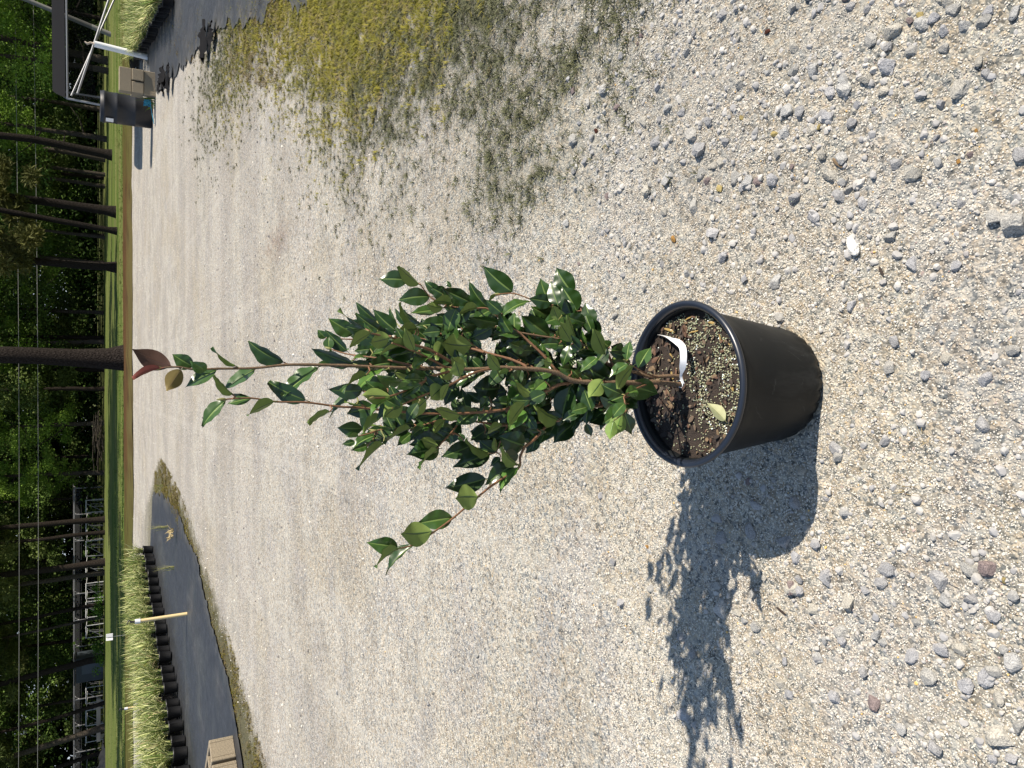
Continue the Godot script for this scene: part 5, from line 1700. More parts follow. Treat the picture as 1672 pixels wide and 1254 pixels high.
const LEAVES := [
["b",215,8048,177,406,8467,185,-12,7,-99,244],
["r",187,8160,220,66,8465,242,69,32,-65,99],
["o",172,7942,233,-87,8108,314,-15,24,-96,197],
["g",210,7801,139,357,8030,121,-20,20,96,190],
["y",157,7663,224,275,7855,322,-45,-17,88,163],
["g",168,7534,130,-41,7890,83,53,41,74,208],
["y",223,7325,215,437,7616,300,-64,61,-47,186],
["g",182,7081,118,-102,7481,63,65,54,53,247],
["d",280,6709,68,549,7132,-93,-56,58,59,263],
["g",212,6283,96,-162,6743,72,71,59,39,297],
["u",-125,7393,422,101,7625,544,-46,72,-52,173],
["g",-205,7460,320,-512,7715,236,40,68,61,204],
["g",-173,7149,292,-243,7432,244,55,27,79,148],
["d",-165,7177,256,-113,7374,200,-66,36,66,106],
["u",-219,6894,378,-380,7242,507,49,49,-72,202],
["d",-209,6460,193,26,6893,9,-51,55,66,263],
["u",1480,4610,-520,1689,5017,-325,-33,54,-77,249],
["d",1661,4412,-1438,1669,4867,-1586,6,31,95,293],
["d",1317,4392,-618,1247,4869,-733,11,25,96,282],
["d",878,5368,-197,1142,5638,-324,-54,73,42,199],
["d",633,5509,635,909,5908,511,-60,58,55,251],
["d",767,5022,-370,1082,5322,-518,-13,54,83,241],
["d",958,4626,-1395,1215,4724,-1477,-32,94,12,144],
["d",964,4423,-1536,1239,4564,-1660,-32,90,30,167],
["y",874,4626,-655,1199,4913,-539,-36,67,-65,225],
["d",963,4221,-1411,1241,4517,-1520,-67,71,21,210],
["d",688,5877,830,926,6188,717,-77,63,11,204],
["g",747,5440,-1001,965,5818,-1065,-28,31,91,251],
["g",671,5909,870,683,6136,850,-82,9,57,114],
["u",628,5848,941,412,6182,1062,44,54,-71,208],
["u",586,5543,785,517,5843,884,10,33,-94,220],
["d",790,5578,-74,878,5764,-138,-23,42,88,122],
["g",681,5817,-1185,803,5937,-1205,-22,37,90,134],
["d",469,5654,-665,782,5947,-793,-39,68,62,224],
["g",488,5891,-730,688,5889,-754,11,46,88,157],
["d",518,5239,-862,484,5464,-960,14,41,90,132],
["g",533,5175,505,378,5692,477,66,23,72,270],
["u",519,5191,600,370,5670,757,87,38,-33,263],
["u",827,4605,-590,718,5029,-442,56,40,-73,231],
["d",1430,3965,-1116,1643,4228,-1240,-34,61,71,180],
["d",1578,3700,-1361,1701,3759,-1419,1,69,73,80],
["d",1397,3960,-1015,1521,4174,-1099,-28,49,83,233],
["d",1251,3788,-470,1459,4214,-611,-31,43,85,269],
["u",1214,4144,-390,1197,4539,-243,73,27,-63,210],
["d",1170,3505,-408,1610,3781,-563,-42,85,31,271],
["d",1515,2792,-935,1954,3202,-1204,-18,67,73,354],
["u",1429,3133,-870,1320,3308,-815,39,49,-78,107],
["g",1356,2555,-780,1084,3077,-824,82,46,34,295],
["g",1138,4208,-820,1074,4634,-823,62,10,78,216],
["u",1133,4267,-410,1162,4575,-293,-27,36,-89,165],
["g",1164,3962,-469,1163,4225,-476,9,3,100,253],
["u",1160,3750,-296,1022,4149,-172,59,42,-69,220],
["d",999,3902,-919,1101,4120,-1023,-24,51,82,154],
["g",943,3354,-308,1026,3916,-385,-73,20,65,287],
["g",935,3365,-530,952,3907,-586,-81,8,58,273],
["d",956,3865,-1112,926,4349,-1280,38,32,87,256],
["d",729,4031,-691,772,4442,-869,-26,41,88,270],
["u",731,4075,-541,908,4257,-459,35,7,-93,151],
["u",585,3819,-357,607,4384,-199,-10,27,-96,354],
["g",840,3555,-764,776,3827,-809,19,21,96,169],
["d",912,3595,-1193,1102,3774,-1285,-17,58,80,206],
["d",763,3952,-649,944,4049,-706,-28,81,52,106],
["d",792,3234,-556,787,3530,-634,57,22,79,153],
["g",860,3194,-509,923,3379,-527,-37,21,90,122],
["d",271,5785,43,474,6303,-161,-70,48,52,296],
["y",332,5626,-481,464,6004,-348,-94,26,20,211],
["g",270,6162,93,269,6276,85,17,7,98,79],
["u",115,5724,397,-97,6117,585,64,58,-50,242],
["y",194,5368,162,-77,5815,265,86,48,16,266],
["d",-20,5310,1,-10,5693,-135,-20,33,92,272],
["d",-86,5771,388,-66,6198,259,-35,29,89,224],
["u",-154,5633,1057,-141,6035,1168,-19,27,-94,214],
["g",-139,5725,-34,-453,6071,-126,67,68,30,238],
["u",-360,6175,278,-502,6491,423,75,52,-41,188],
["y",-281,5739,259,-219,5997,329,-95,15,28,137],
["d",-297,5529,117,-398,5862,13,22,35,91,240],
["y",-182,5616,1037,-415,5945,1173,84,51,21,213],
["u",-250,5424,939,-417,5707,1024,-16,19,-97,229],
["y",-436,5418,185,-648,5739,291,45,54,-71,200],
["y",-634,5040,-412,-556,5439,-301,-94,9,34,211],
["d",273,4924,-274,324,5170,-342,-24,30,92,155],
["d",326,5177,-399,334,5439,-463,-72,19,67,135],
["y",20,5264,522,95,5648,609,-82,3,57,200],
["g",59,4975,478,49,5259,428,20,18,96,158],
["y",0,5176,717,-75,5463,782,65,0,76,152],
["d",162,5237,-800,242,5460,-867,-70,42,58,123],
["u",99,5139,415,164,5414,486,-62,33,-71,146],
["y",373,5481,-399,348,5679,-344,81,-6,58,104],
["d",443,5072,457,361,5433,370,18,27,95,237],
["u",-405,4889,216,-330,5049,266,8,27,-96,187],
["d",-595,4686,-505,-539,4990,-637,-14,42,90,203],
["y",315,4878,190,221,5019,246,-20,24,-95,125],
["u",198,4374,163,62,4590,242,-22,21,-95,192],
["u",-30,4675,556,-204,4938,670,-27,23,-94,244],
["u",-212,5015,728,-395,5281,855,-29,24,-93,214],
["u",242,4163,155,372,4429,234,17,20,-96,193],
["u",102,4373,405,312,4495,498,43,-4,-90,188],
["u",216,3596,144,443,3857,273,12,35,-93,185],
["y",185,3436,120,118,3677,181,62,35,-70,129],
["d",172,3803,51,-64,4242,-176,74,58,35,274],
["d",-70,3115,-777,-47,3545,-890,-20,26,94,468],
["d",-282,3374,-891,-117,3610,-1024,-13,55,82,171],
["d",-106,3006,-756,-189,3208,-854,21,49,85,313],
["y",-45,3054,-84,-340,3420,0,52,23,82,275],
["g",68,2981,-138,45,3336,-176,22,12,97,300],
["g",-203,3490,-412,-382,3639,-443,26,49,83,180],
["g",-385,3946,48,-603,4261,17,35,33,88,284],
["y",-375,3180,90,-687,3517,245,62,24,74,297],
["d",-429,3407,-23,-538,3618,-119,24,50,83,263],
["g",-525,4265,-413,-731,4409,-465,17,54,83,146],
["g",-609,4424,-431,-740,4778,-443,66,27,70,189],
["d",-723,3288,-751,-803,3463,-818,27,45,85,155],
["d",359,4944,381,317,5144,324,18,30,94,133],
["y",394,4743,340,216,5106,467,89,32,34,212],
["g",1290,2211,-659,1731,2415,-671,-27,63,73,323],
["d",1548,1581,-941,2030,1797,-1176,-3,77,64,389],
["d",1245,1606,-803,1691,1803,-992,-5,75,66,417],
["d",1031,1497,-709,1329,1439,-814,35,69,63,233],
["g",1103,1960,-931,1292,2438,-940,-45,19,87,315],
["g",1088,1786,-470,1149,2177,-543,-34,23,91,243],
["u",1009,2367,-200,1238,2526,-122,42,-16,-89,172],
["u",871,2230,-155,800,2496,-84,2,27,-96,158],
["u",739,2030,-203,1096,2283,-75,-5,50,-86,228],
["y",969,1865,-364,976,2182,-293,-86,-9,51,162],
["d",703,1892,-345,665,2155,-445,17,37,91,271],
["d",677,1484,-322,769,1827,-419,-32,34,88,292],
["d",1114,2172,-1206,1294,2230,-1281,5,74,68,217],
["g",773,2417,-383,1099,2904,-458,-39,39,84,360],
["d",611,1931,-1047,814,1996,-1132,5,74,67,217],
["g",553,2954,-187,636,3272,-197,-36,12,92,226],
["g",615,1342,-231,722,1469,-260,-37,49,79,195],
["g",552,1446,-231,573,1664,-255,-29,14,95,129],
["g",541,1174,-94,561,1397,-115,-30,12,95,260],
["y",661,1837,-193,879,1964,-133,-53,84,12,130],
["d",655,1883,-337,472,2235,-430,27,37,89,239],
["g",806,3001,-473,1146,2991,-515,11,65,75,231],
["g",374,1451,370,696,1361,347,24,70,67,175],
["d",555,973,-352,646,1177,-413,-35,41,85,250],
["u",267,1322,-66,535,1274,18,19,-46,-87,204],
["g",264,1108,236,612,837,216,45,52,73,239],
["g",463,1649,-249,530,2007,-253,-39,8,91,182],
["d",72,1523,-44,367,2011,-221,-30,48,83,437],
["d",491,1430,-1029,393,1875,-1160,22,32,92,276],
["g",231,2152,-142,258,2401,-157,-28,9,96,175],
["u",330,2631,33,355,2805,73,-2,23,-97,156],
["d",85,1852,-38,187,2017,-81,-33,42,84,176],
["g",99,2042,-70,244,2198,-72,-43,41,81,175],
["u",70,1724,108,-210,2071,238,-41,2,-91,270],
["d",-163,1486,297,-3,1814,184,-29,43,85,253],
["d",-48,1280,-48,243,946,-188,73,39,57,232],
["y",-92,1125,234,-177,1475,330,48,-12,87,202],
["g",-33,1121,-11,-173,452,-49,-36,2,93,384],
["d",-192,1458,308,-292,1724,232,32,37,87,292],
["g",-288,609,-481,-429,775,-510,40,48,78,256],
["g",-414,1673,520,-608,1983,467,40,39,83,285],
["y",-453,1724,610,-778,1931,724,-45,-24,-86,261],
["y",-556,1961,718,-836,2093,805,-41,-30,-86,188],
["d",-446,1572,480,-791,1319,339,-61,47,64,230],
["d",-477,1108,-718,-681,1356,-802,32,53,79,359],
["d",-286,1757,-199,-679,1749,-315,-21,74,65,218],
["d",-690,1298,-970,-922,1136,-1034,-52,46,72,149],
["d",-687,1507,-1029,-1024,1858,-1157,29,56,78,360],
["d",-32,2196,-101,-650,2246,-292,-15,73,67,367],
["d",-242,1287,-929,-321,1488,-1000,29,42,86,276],
["g",-215,1516,-308,-290,1632,-327,38,39,84,182],
["g",-201,2735,-27,-354,2945,-35,41,33,85,207],
["y",40,2757,35,-113,3024,126,58,5,81,190],
["d",-185,2965,-56,-59,2951,-107,34,66,67,112],
["d",-353,3036,-45,-496,2945,-89,-50,43,75,93],
["d",-565,2769,-303,-752,2960,-406,19,61,77,268],
["d",-655,2470,-210,-781,2786,-304,32,38,87,212],
["d",-852,2858,-99,-1025,2875,-153,-15,71,69,169],
["d",-323,2155,-743,-457,2492,-830,31,35,88,243],
["g",-665,5340,-901,-634,5727,-937,-16,10,98,235],
["d",-731,4994,-542,-823,5414,-711,64,40,65,231],
["u",-741,5545,-472,-740,5750,-394,66,27,-71,109],
["d",-865,5404,-1089,-899,5590,-1139,27,29,92,104],
["g",-742,5288,-530,-931,5634,-563,66,42,62,198],
["g",-905,5320,-761,-960,5562,-762,34,8,94,131],
["u",-855,5192,-426,-1194,5638,-266,53,61,-59,291],
["u",-647,4814,-361,-834,5283,-171,73,49,-48,270],
["d",-604,4408,-476,-865,4731,-632,36,62,69,221],
["d",-823,4392,-138,-881,4855,-314,27,37,89,270],
["g",-927,4504,-14,-989,4996,-25,33,6,94,323],
["u",-876,4567,80,-776,4872,171,-5,30,-95,167],
["u",-933,4601,130,-1161,4953,302,58,63,-52,227],
["u",-534,4284,-301,-716,4518,-193,9,47,-88,157],
["d",-753,4164,-272,-665,4365,-356,-14,43,89,159],
["d",-738,4259,-250,-896,4182,-315,-50,40,77,115],
["d",-1022,3356,-1327,-1191,3843,-1448,32,33,89,291],
["d",-1091,3345,-666,-1303,3894,-880,48,47,74,313],
["u",-1064,3446,-520,-834,3913,-389,-75,49,-44,268],
["d",-1082,3254,-640,-884,3503,-764,-11,51,85,262],
["d",-807,3394,-774,-747,3596,-862,-14,43,89,310],
["d",-886,3760,-761,-761,3809,-818,10,63,77,122],
["d",-941,3085,-29,-788,3488,-127,-21,30,93,386],
["u",-1182,3370,228,-900,3700,362,-34,59,-73,227],
["s",-1083,3237,58,-1075,3499,10,-28,-17,-94,217],
["u",-1044,3320,-490,-829,3410,-393,20,46,-87,126],
["d",-1209,3336,78,-1512,3722,-107,26,57,78,278],
["y",-1237,3356,225,-1570,3737,385,78,60,18,265],
["d",-1247,2778,-1380,-1397,2926,-1472,17,64,75,149],
["d",-1485,3447,-618,-1626,4055,-885,34,44,83,339],
["u",-1575,4157,522,-1546,4536,612,-32,24,-92,354],
["d",-832,2830,-108,-1030,2846,-191,-21,73,65,166],
["u",-629,3371,-204,-754,3745,-60,44,45,-78,210],
["d",-753,3241,-565,-834,3385,-638,23,54,81,92],
["g",-1822,4569,580,-1866,5083,529,39,12,91,267],
["u",-1929,4976,826,-1885,5450,951,-36,27,-89,322],
["g",-2060,5483,920,-1979,5871,855,-3,17,98,222],
["u",-2057,5525,1030,-2216,5882,1196,41,53,-74,212],
["d",-2088,5226,795,-2462,5567,667,65,75,11,261],
["g",759,1247,-754,282,1378,-802,12,69,71,327],
["g",1022,1109,-1386,1400,1394,-1434,-42,66,62,238],
["d",789,4271,-482,758,4545,-581,14,35,93,172],
["d",391,1243,-671,62,1576,-802,25,56,79,309],
["g",82,1021,-437,310,1223,-496,-31,57,76,167],
["d",514,3908,-405,682,4121,-497,-21,52,83,181],
["d",725,4190,-558,393,4269,-667,-12,60,79,182],
["d",898,799,-1426,530,1078,-1542,32,69,65,238],
["d",-284,1355,-206,-245,1722,-314,-53,29,80,192],
["g",-412,1396,-771,-469,1903,-861,28,20,94,320],
["d",-860,4006,-795,-635,4341,-911,-16,41,90,255],
["d",544,2720,-184,715,2961,-319,-21,59,78,175],
["d",636,2352,-203,618,2686,-313,21,32,92,176],
["g",-954,2542,-1633,-1098,2970,-1642,40,15,90,249],
["d",-680,2175,-1262,-610,2606,-1362,-19,25,95,284],
["d",-627,4994,-658,-377,5058,-761,18,57,80,141],
["d",-103,2618,-183,-333,2837,-312,18,63,75,171],
["d",432,1405,331,530,1706,219,-56,44,70,168],
["d",613,752,-1128,504,1085,-1265,21,43,88,215],
["d",748,2311,-1290,763,2711,-1400,-57,24,78,207],
["d",630,5108,-653,631,5400,-769,14,36,92,162],
["d",297,2983,-766,683,3090,-924,10,70,71,265],
["d",-643,4901,-1371,-992,5095,-1486,3,55,83,233],
["d",298,1843,-1157,619,2162,-1296,-23,57,79,251],
["d",-417,1952,130,-75,2030,20,5,74,67,236],
["d",358,4952,-741,346,5273,-843,17,30,94,212],
["g",850,2105,-942,1261,2310,-978,-38,83,40,230],
["d",607,3410,-1508,985,3499,-1631,10,65,76,220],
["d",-314,3104,-220,-272,3509,-336,-19,29,94,260],
["d",734,693,-1282,668,1140,-1489,17,43,88,300],
["d",99,1820,-646,341,2162,-811,-51,64,58,225],
["d",757,3473,-1394,656,3761,-1486,51,42,75,159],
["d",783,1607,-1431,996,2030,-1616,-28,50,82,307],
["g",-13,950,-997,-96,1344,-1010,32,10,94,204],
["d",-619,2348,-1124,-374,2705,-1274,-19,49,85,286],
["d",171,4262,-158,-52,4458,-247,29,65,70,155],
["d",1382,1651,-1538,1627,1901,-1628,-32,59,74,181],
["d",113,2312,-146,-10,2592,-281,58,55,61,167],
["g",916,2757,-1314,818,3147,-1387,20,23,95,222],
["d",61,1465,-778,-214,1823,-902,44,58,68,234],
["d",-388,955,-744,-806,1073,-870,17,94,30,226],
["d",216,5264,-751,53,5488,-863,9,50,86,172],
["d",101,1222,-213,-128,1591,-407,23,56,79,292],
["d",-755,2716,-35,-691,3019,-132,-58,36,73,162],
["d",-469,2919,-867,-364,3195,-974,-19,42,89,159],
["d",-645,4678,-719,-680,5055,-807,26,24,93,245],
["d",575,3239,-1180,968,3407,-1302,-22,85,47,222],
["d",986,2932,-998,867,3308,-1179,13,46,88,247],
["d",-419,1607,-585,-842,1742,-717,20,93,32,232],
["g",4,1199,-139,-86,1522,-182,33,22,92,197],
["g",-165,4861,528,34,5020,479,-22,52,82,130],
["g",486,1225,-774,618,1586,-804,-80,34,49,193],
["d",-433,1665,-605,-627,2058,-723,32,41,85,262],
["d",403,1967,-1023,626,2354,-1143,-30,44,85,264],
["d",20,1961,-113,273,2251,-227,-48,65,58,201],
["g",626,5002,-875,368,5323,-898,25,27,93,227],
["d",-254,5413,785,-1,5525,715,-1,54,84,171],
["d",583,3694,-587,822,3823,-671,-22,79,57,142],
["d",659,1431,-687,582,1846,-836,19,36,91,278],
["d",788,2702,-735,976,2932,-807,-30,50,82,171],
["d",-231,4841,-159,-122,5133,-256,-33,41,85,163],
["d",794,2906,-601,546,3171,-703,48,67,57,188],
["g",658,3870,-838,410,4036,-849,26,44,86,192],
["d",494,1071,-675,415,1503,-828,21,36,91,286],
["g",-245,2768,-377,51,2931,-430,-19,59,79,211],
["d",258,1987,-902,546,2147,-1047,-4,71,70,202],
["u",671,4186,-522,348,4390,-370,-8,51,-86,206],
["g",-715,3805,-1061,-675,4159,-1086,-18,9,98,188],
["d",1086,1969,-402,1407,2052,-497,1,74,67,222],
["d",825,1429,-474,1195,1577,-597,-14,81,57,209],
["d",1317,2936,-1414,1263,3305,-1543,12,34,93,219],
["g",-605,4607,-276,-765,4847,-280,44,31,84,144],
["g",-402,1718,-371,-746,2011,-386,59,71,39,226],
["d",43,1241,-931,248,1622,-1112,-24,52,82,255],
["d",-680,2871,-272,-521,3252,-414,-19,41,89,262],
["d",504,3382,-812,171,3529,-921,11,75,66,190],
["g",781,3206,-214,1133,3425,-233,-39,69,61,207],
["d",303,5124,-309,229,5474,-398,19,28,94,209],
["d",1328,1378,-887,1012,1522,-1004,4,68,73,213],
["d",70,1564,-477,395,1752,-612,-29,84,46,199],
["g",-139,763,-263,-488,1136,-314,41,48,77,295],
["d",1307,1677,-1034,1430,1988,-1169,-55,51,66,180],
["d",997,2992,-857,1277,3134,-935,-15,69,71,162],
["g",339,2536,-239,672,2640,-284,-16,78,60,176],
["d",-702,2801,-1211,-1009,2898,-1308,-2,68,73,184],
["d",196,4751,-664,45,4964,-777,10,52,85,145],
["g",-293,5463,958,-146,5720,905,-22,31,92,163],
["d",-343,1437,-764,-652,1760,-878,29,55,78,298],
["d",5,1176,-1091,286,1319,-1225,-4,73,68,225],
["d",-157,607,-693,-348,971,-875,54,59,60,225],
["d",-97,4664,541,130,4923,459,-20,45,87,205],
["d",345,2686,-660,119,2881,-759,15,58,80,161],
["u",-5,4637,617,-223,4782,690,4,50,-87,136],
["d",666,2318,-930,667,2650,-1030,53,24,82,173],
["g",-661,2722,-770,-649,3136,-775,-40,2,92,207],
["d",-8,2043,-449,219,2304,-581,-45,68,58,185],
["d",598,4838,-1367,748,5206,-1495,-23,40,89,252],
["u",444,5182,725,719,5345,815,13,29,-95,166],
["d",-159,957,-357,-486,976,-485,-5,96,28,176],
["d",117,1566,-824,-255,1790,-943,32,80,51,225],
["d",-623,1852,-753,-452,2245,-887,-23,40,89,246],
["d",675,4074,-732,951,4283,-871,-18,70,69,186],
["d",229,4532,-506,129,4824,-583,21,32,93,191],
["d",216,2591,-902,442,2819,-1006,-20,57,80,216],
["d",623,2078,-245,612,2484,-352,15,26,95,235],
["g",417,3080,-766,247,3440,-810,29,25,92,208],
["d",-376,3707,-554,-554,4018,-650,26,42,87,240],
["d",507,3353,-954,129,3409,-1099,-9,83,55,205],
["g",905,867,-1147,1229,1041,-1221,-21,68,70,195],
["d",-895,2323,-865,-679,2655,-1021,-16,50,85,265],
["d",655,1626,-564,388,1831,-718,17,72,67,185],
["d",-236,830,-487,-129,1280,-593,-31,29,91,237],
["d",274,3924,-842,333,4304,-1018,-58,42,70,211],
["g",-309,932,-422,96,1159,-432,-33,61,72,247],
["d",55,1383,-708,-288,1689,-823,26,58,78,243],
["d",899,1007,-1110,518,1076,-1232,-8,74,67,229],
["d",288,4703,-933,364,4957,-1021,-27,39,88,139],
["g",653,4076,-370,1058,4180,-442,-10,79,61,212],
["g",27,1223,-971,-208,1536,-989,42,36,83,203],
["d",291,3254,-311,-47,3433,-414,9,61,78,207],
["d",633,5031,-375,374,5097,-494,-21,58,78,161],
["g",-133,2475,-533,-83,2956,-575,-72,14,68,243],
["d",-346,629,-657,-501,1087,-791,32,36,87,258],
["d",-449,2174,96,-581,2435,-27,27,52,81,175],
["d",528,2824,-179,552,3205,-275,-37,25,89,197],
["d",635,1451,-353,302,1620,-499,5,71,70,202],
["g",224,2706,-738,440,2975,-739,-61,50,61,173],
["d",-23,4486,-198,226,4568,-267,3,59,80,176],
["d",455,2200,-735,535,2648,-865,-48,32,81,237],
["d",-383,1357,-815,-732,1623,-931,23,63,74,237],
["d",247,4067,-741,414,4278,-840,-17,52,84,156],
["d",162,3984,-181,526,4118,-327,-2,76,65,207],
["d",593,3578,-942,675,3933,-1032,-28,30,91,204],
["d",-412,1338,-712,-473,1683,-865,63,40,66,191],
["d",501,2373,-580,331,2621,-655,57,57,59,155],
["d",758,3123,-288,797,3438,-381,-68,28,67,165],
["g",183,4768,-552,268,5176,-590,-58,20,79,209],
["d",760,3073,-240,527,3249,-371,4,63,77,183],
["d",17,1812,-1100,388,1923,-1227,3,71,70,229],
["g",-602,2912,-965,-458,3274,-971,-74,30,60,195],
["d",780,1712,-992,793,2119,-1080,-59,19,79,208],
["d",763,4775,-1787,608,5175,-1915,24,38,89,224],
["d",227,3360,-259,-31,3554,-335,17,55,82,216],
["d",994,2887,-972,1391,2986,-1138,11,71,69,260],
["d",605,1221,-1124,669,1596,-1256,-46,37,81,201],
["d",182,3921,9,-95,4137,-96,35,73,58,183],
["d",495,4309,-671,895,4364,-813,7,85,53,214],
["d",69,1448,-365,355,1723,-496,-23,61,76,275],
["g",780,3010,-256,757,3413,-281,52,8,85,202],
["g",212,832,-901,-53,1065,-963,31,55,77,193],
["d",280,3966,-755,609,4003,-889,14,81,58,179],
["g",632,4776,-1088,872,5016,-1148,-22,44,87,202],
["d",1211,3191,-1470,909,3403,-1621,1,59,81,241],
["d",116,2481,-254,125,2768,-362,-21,35,91,155],
["d",-662,2980,-424,-473,3344,-593,-30,53,79,222],
["g",1219,1692,-1151,1412,2088,-1167,-46,26,85,251],
["d",83,4215,-819,149,4598,-963,-37,38,85,208],
["d",693,5113,-86,463,5260,-161,22,70,68,142],
["g",-775,3041,-780,-430,3148,-847,-5,65,76,184],
["g",-6,1794,-775,-323,1885,-816,21,90,39,166],
["d",176,2018,-933,346,2270,-1063,-21,56,80,205],
["d",-384,961,-623,-600,1296,-759,30,52,80,266],
["d",-31,1773,-162,252,1881,-249,-6,72,70,193],
["d",-795,3053,-629,-615,3427,-793,-16,46,87,292],
["d",-365,1657,-317,-648,1724,-421,-6,76,65,170],
["g",-413,4838,-217,-396,5150,-244,-17,10,98,195],
["d",251,3955,-145,143,4290,-234,50,37,78,181],
["d",-485,3690,-1053,-156,3742,-1154,8,76,64,174],
["d",987,2837,-1255,775,3168,-1436,35,61,71,217],
["g",1025,1739,-534,1125,2089,-540,-43,14,89,189],
["g",662,2397,-763,570,2755,-809,36,21,91,186],
["d",603,5042,-248,802,5280,-339,-19,48,86,183],
["g",-684,2372,-926,-513,2817,-965,-29,19,94,283],
["g",-362,2036,137,-439,2372,119,35,13,93,182],
["g",786,2866,-776,428,2946,-837,1,64,77,240],
["g",-444,3904,-131,-435,4200,-176,-17,15,97,179],
["u",677,2150,-146,986,2465,-23,26,12,-96,229],
["d",630,5058,-784,443,5232,-890,1,53,85,144],
["g",353,1073,-21,371,1450,-41,-26,6,96,195],
["d",-610,2733,-263,-884,3016,-444,17,64,75,250],
["d",164,4622,-46,-147,4856,-143,12,52,85,238],
["d",733,4047,-1913,1181,4141,-2062,13,61,78,268],
["d",461,2460,-564,239,2781,-725,18,54,83,213],
["d",62,1817,-866,197,2084,-976,-25,48,84,192],
["g",239,672,-634,374,1167,-697,-59,26,77,258],
["d",322,2390,-375,266,2674,-487,28,40,87,155],
["d",-35,421,-810,-85,866,-1004,22,41,88,306],
["d",798,3061,-628,1101,3245,-762,-8,67,74,243],
["d",332,2631,-709,-32,2879,-841,34,78,52,230],
["d",1338,2225,-589,1399,2594,-743,-32,41,85,247],
["d",610,1404,-314,742,1863,-439,-41,35,84,247],
["d",442,1979,-1082,139,2080,-1197,-4,70,71,172],
["d",332,2943,-658,122,3231,-780,46,61,65,188],
["d",81,1382,-869,-146,1641,-983,24,56,79,219],
["g",-441,1150,-110,-473,1546,-113,30,3,95,219],
["d",-663,2843,-951,-346,3104,-1121,-16,67,73,222],
["g",-584,3027,-477,-799,3281,-506,37,41,84,177],
["g",-549,4280,-925,-818,4429,-926,26,48,84,185],
["d",447,1633,-124,476,1918,-232,-53,35,78,153],
["d",-137,2858,214,-301,3175,81,24,48,84,213],
["d",174,5020,-429,-159,5093,-532,3,85,52,178],
["d",86,1827,-516,-351,1880,-672,3,97,26,233],
["d",-208,4652,-154,-221,4996,-296,22,38,90,238],
["g",51,1775,-943,-280,1940,-1015,21,72,66,188],
["d",1157,3014,-1001,827,3168,-1083,25,82,52,187],
["d",513,3549,-682,365,3968,-784,22,30,93,247],
["d",-120,179,-1141,295,272,-1285,4,78,63,226],
["d",43,1294,-909,303,1622,-1048,-35,59,73,221],
["d",116,1864,-1074,483,2059,-1188,-12,66,74,284],
["d",237,2047,-659,-6,2246,-732,23,57,79,181],
["d",375,4003,-623,213,4384,-745,58,46,67,216],
["g",639,4885,-967,947,5049,-970,-26,51,82,174],
["g",261,4391,-1198,564,4686,-1250,-31,46,83,213],
["d",811,2624,-1062,823,2993,-1210,-26,37,89,209],
["d",-695,2917,51,-411,3067,-57,-7,66,75,169],
["g",388,5199,-967,612,5395,-1016,-19,43,88,173],
["g",-498,1118,-157,-662,1474,-219,58,39,71,198],
["d",316,3969,-541,542,4273,-688,-18,53,83,227],
["d",-4,2314,-288,-22,2611,-402,21,36,91,189],
["d",588,1540,-15,210,1749,-178,8,70,71,253],
["u",581,4850,-632,491,5172,-507,47,43,-77,179],
["d",-10,1118,-444,65,1573,-626,-23,39,89,313],
["d",124,1710,-1121,117,2201,-1242,36,23,91,253],
["g",-582,2259,-838,-936,2516,-856,50,72,49,219],
["d",932,2689,-1033,1259,2808,-1147,0,69,72,215],
["d",144,2224,-102,25,2604,-227,25,37,89,217],
["d",506,4675,-240,336,4995,-367,15,43,89,246],
["d",376,2103,-904,654,2176,-1026,10,74,67,165],
["d",50,1844,-249,62,2190,-342,-21,26,94,184],
["d",1200,1390,-874,1365,1661,-985,-33,52,79,170],
["g",-753,4560,-937,-935,4791,-941,36,30,88,166],
["d",799,3969,-1678,1099,4040,-1790,14,63,77,171],
["d",704,2719,-703,663,3097,-809,17,28,94,248],
["d",314,2541,-168,-37,2657,-303,2,79,62,197],
["g",634,1620,-603,295,1864,-613,50,71,50,209],
["d",726,2634,-540,790,2928,-624,-30,32,90,159],
["d",184,4325,-1053,67,4618,-1156,52,46,72,166],
["g",-384,1150,-1228,-670,1413,-1277,35,52,78,250],
["d",904,3282,-480,650,3618,-626,47,62,63,223],
["d",496,2661,-1273,165,2876,-1396,19,69,70,206],
["d",86,1635,-408,-356,1753,-555,7,87,48,240],
["d",-805,3067,-779,-668,3337,-854,-21,36,91,179],
["d",-404,5318,-706,-706,5373,-797,-15,54,83,208],
["d",-733,2818,-1158,-586,3117,-1260,-57,50,65,174],
["d",611,1480,-869,907,1565,-1005,-6,90,43,169],
["d",249,959,-551,-134,1252,-662,25,61,75,274],
["d",1081,1257,-1130,1453,1350,-1268,5,76,64,262],
["d",-27,1444,-846,-113,1771,-986,24,43,87,215],
["d",-212,129,-1166,-286,457,-1255,29,31,90,203],
["d",90,2009,-202,-189,2060,-323,-6,86,51,154],
["d",-679,5035,-452,-409,5138,-550,9,55,83,181],
["d",872,2687,-1115,1259,2922,-1276,-31,83,46,241],
["g",827,1418,-467,648,1772,-478,65,35,67,198],
["d",-411,727,-625,-99,809,-707,-2,75,66,166],
["d",99,1175,-344,-17,1590,-481,26,37,89,265],
["g",752,1768,-808,697,2166,-827,21,8,97,210],
["d",517,5216,525,455,5536,372,13,45,88,183],
["d",650,4488,-682,623,4867,-826,14,36,92,233],
["g",-383,1392,180,-166,1849,162,-79,39,46,253],
["d",-288,1479,296,-616,1635,152,7,75,65,209],
["d",-107,2571,-325,-435,2629,-445,4,94,34,177],
["d",-183,2340,-779,106,2565,-924,-34,78,53,197],
["d",711,1780,-778,418,1913,-920,-2,71,70,219],
["d",834,1635,-281,1240,1712,-431,2,87,49,220],
["g",214,2524,-89,82,2907,-155,52,32,79,205],
["d",541,1988,-124,807,2221,-205,-28,58,76,223],
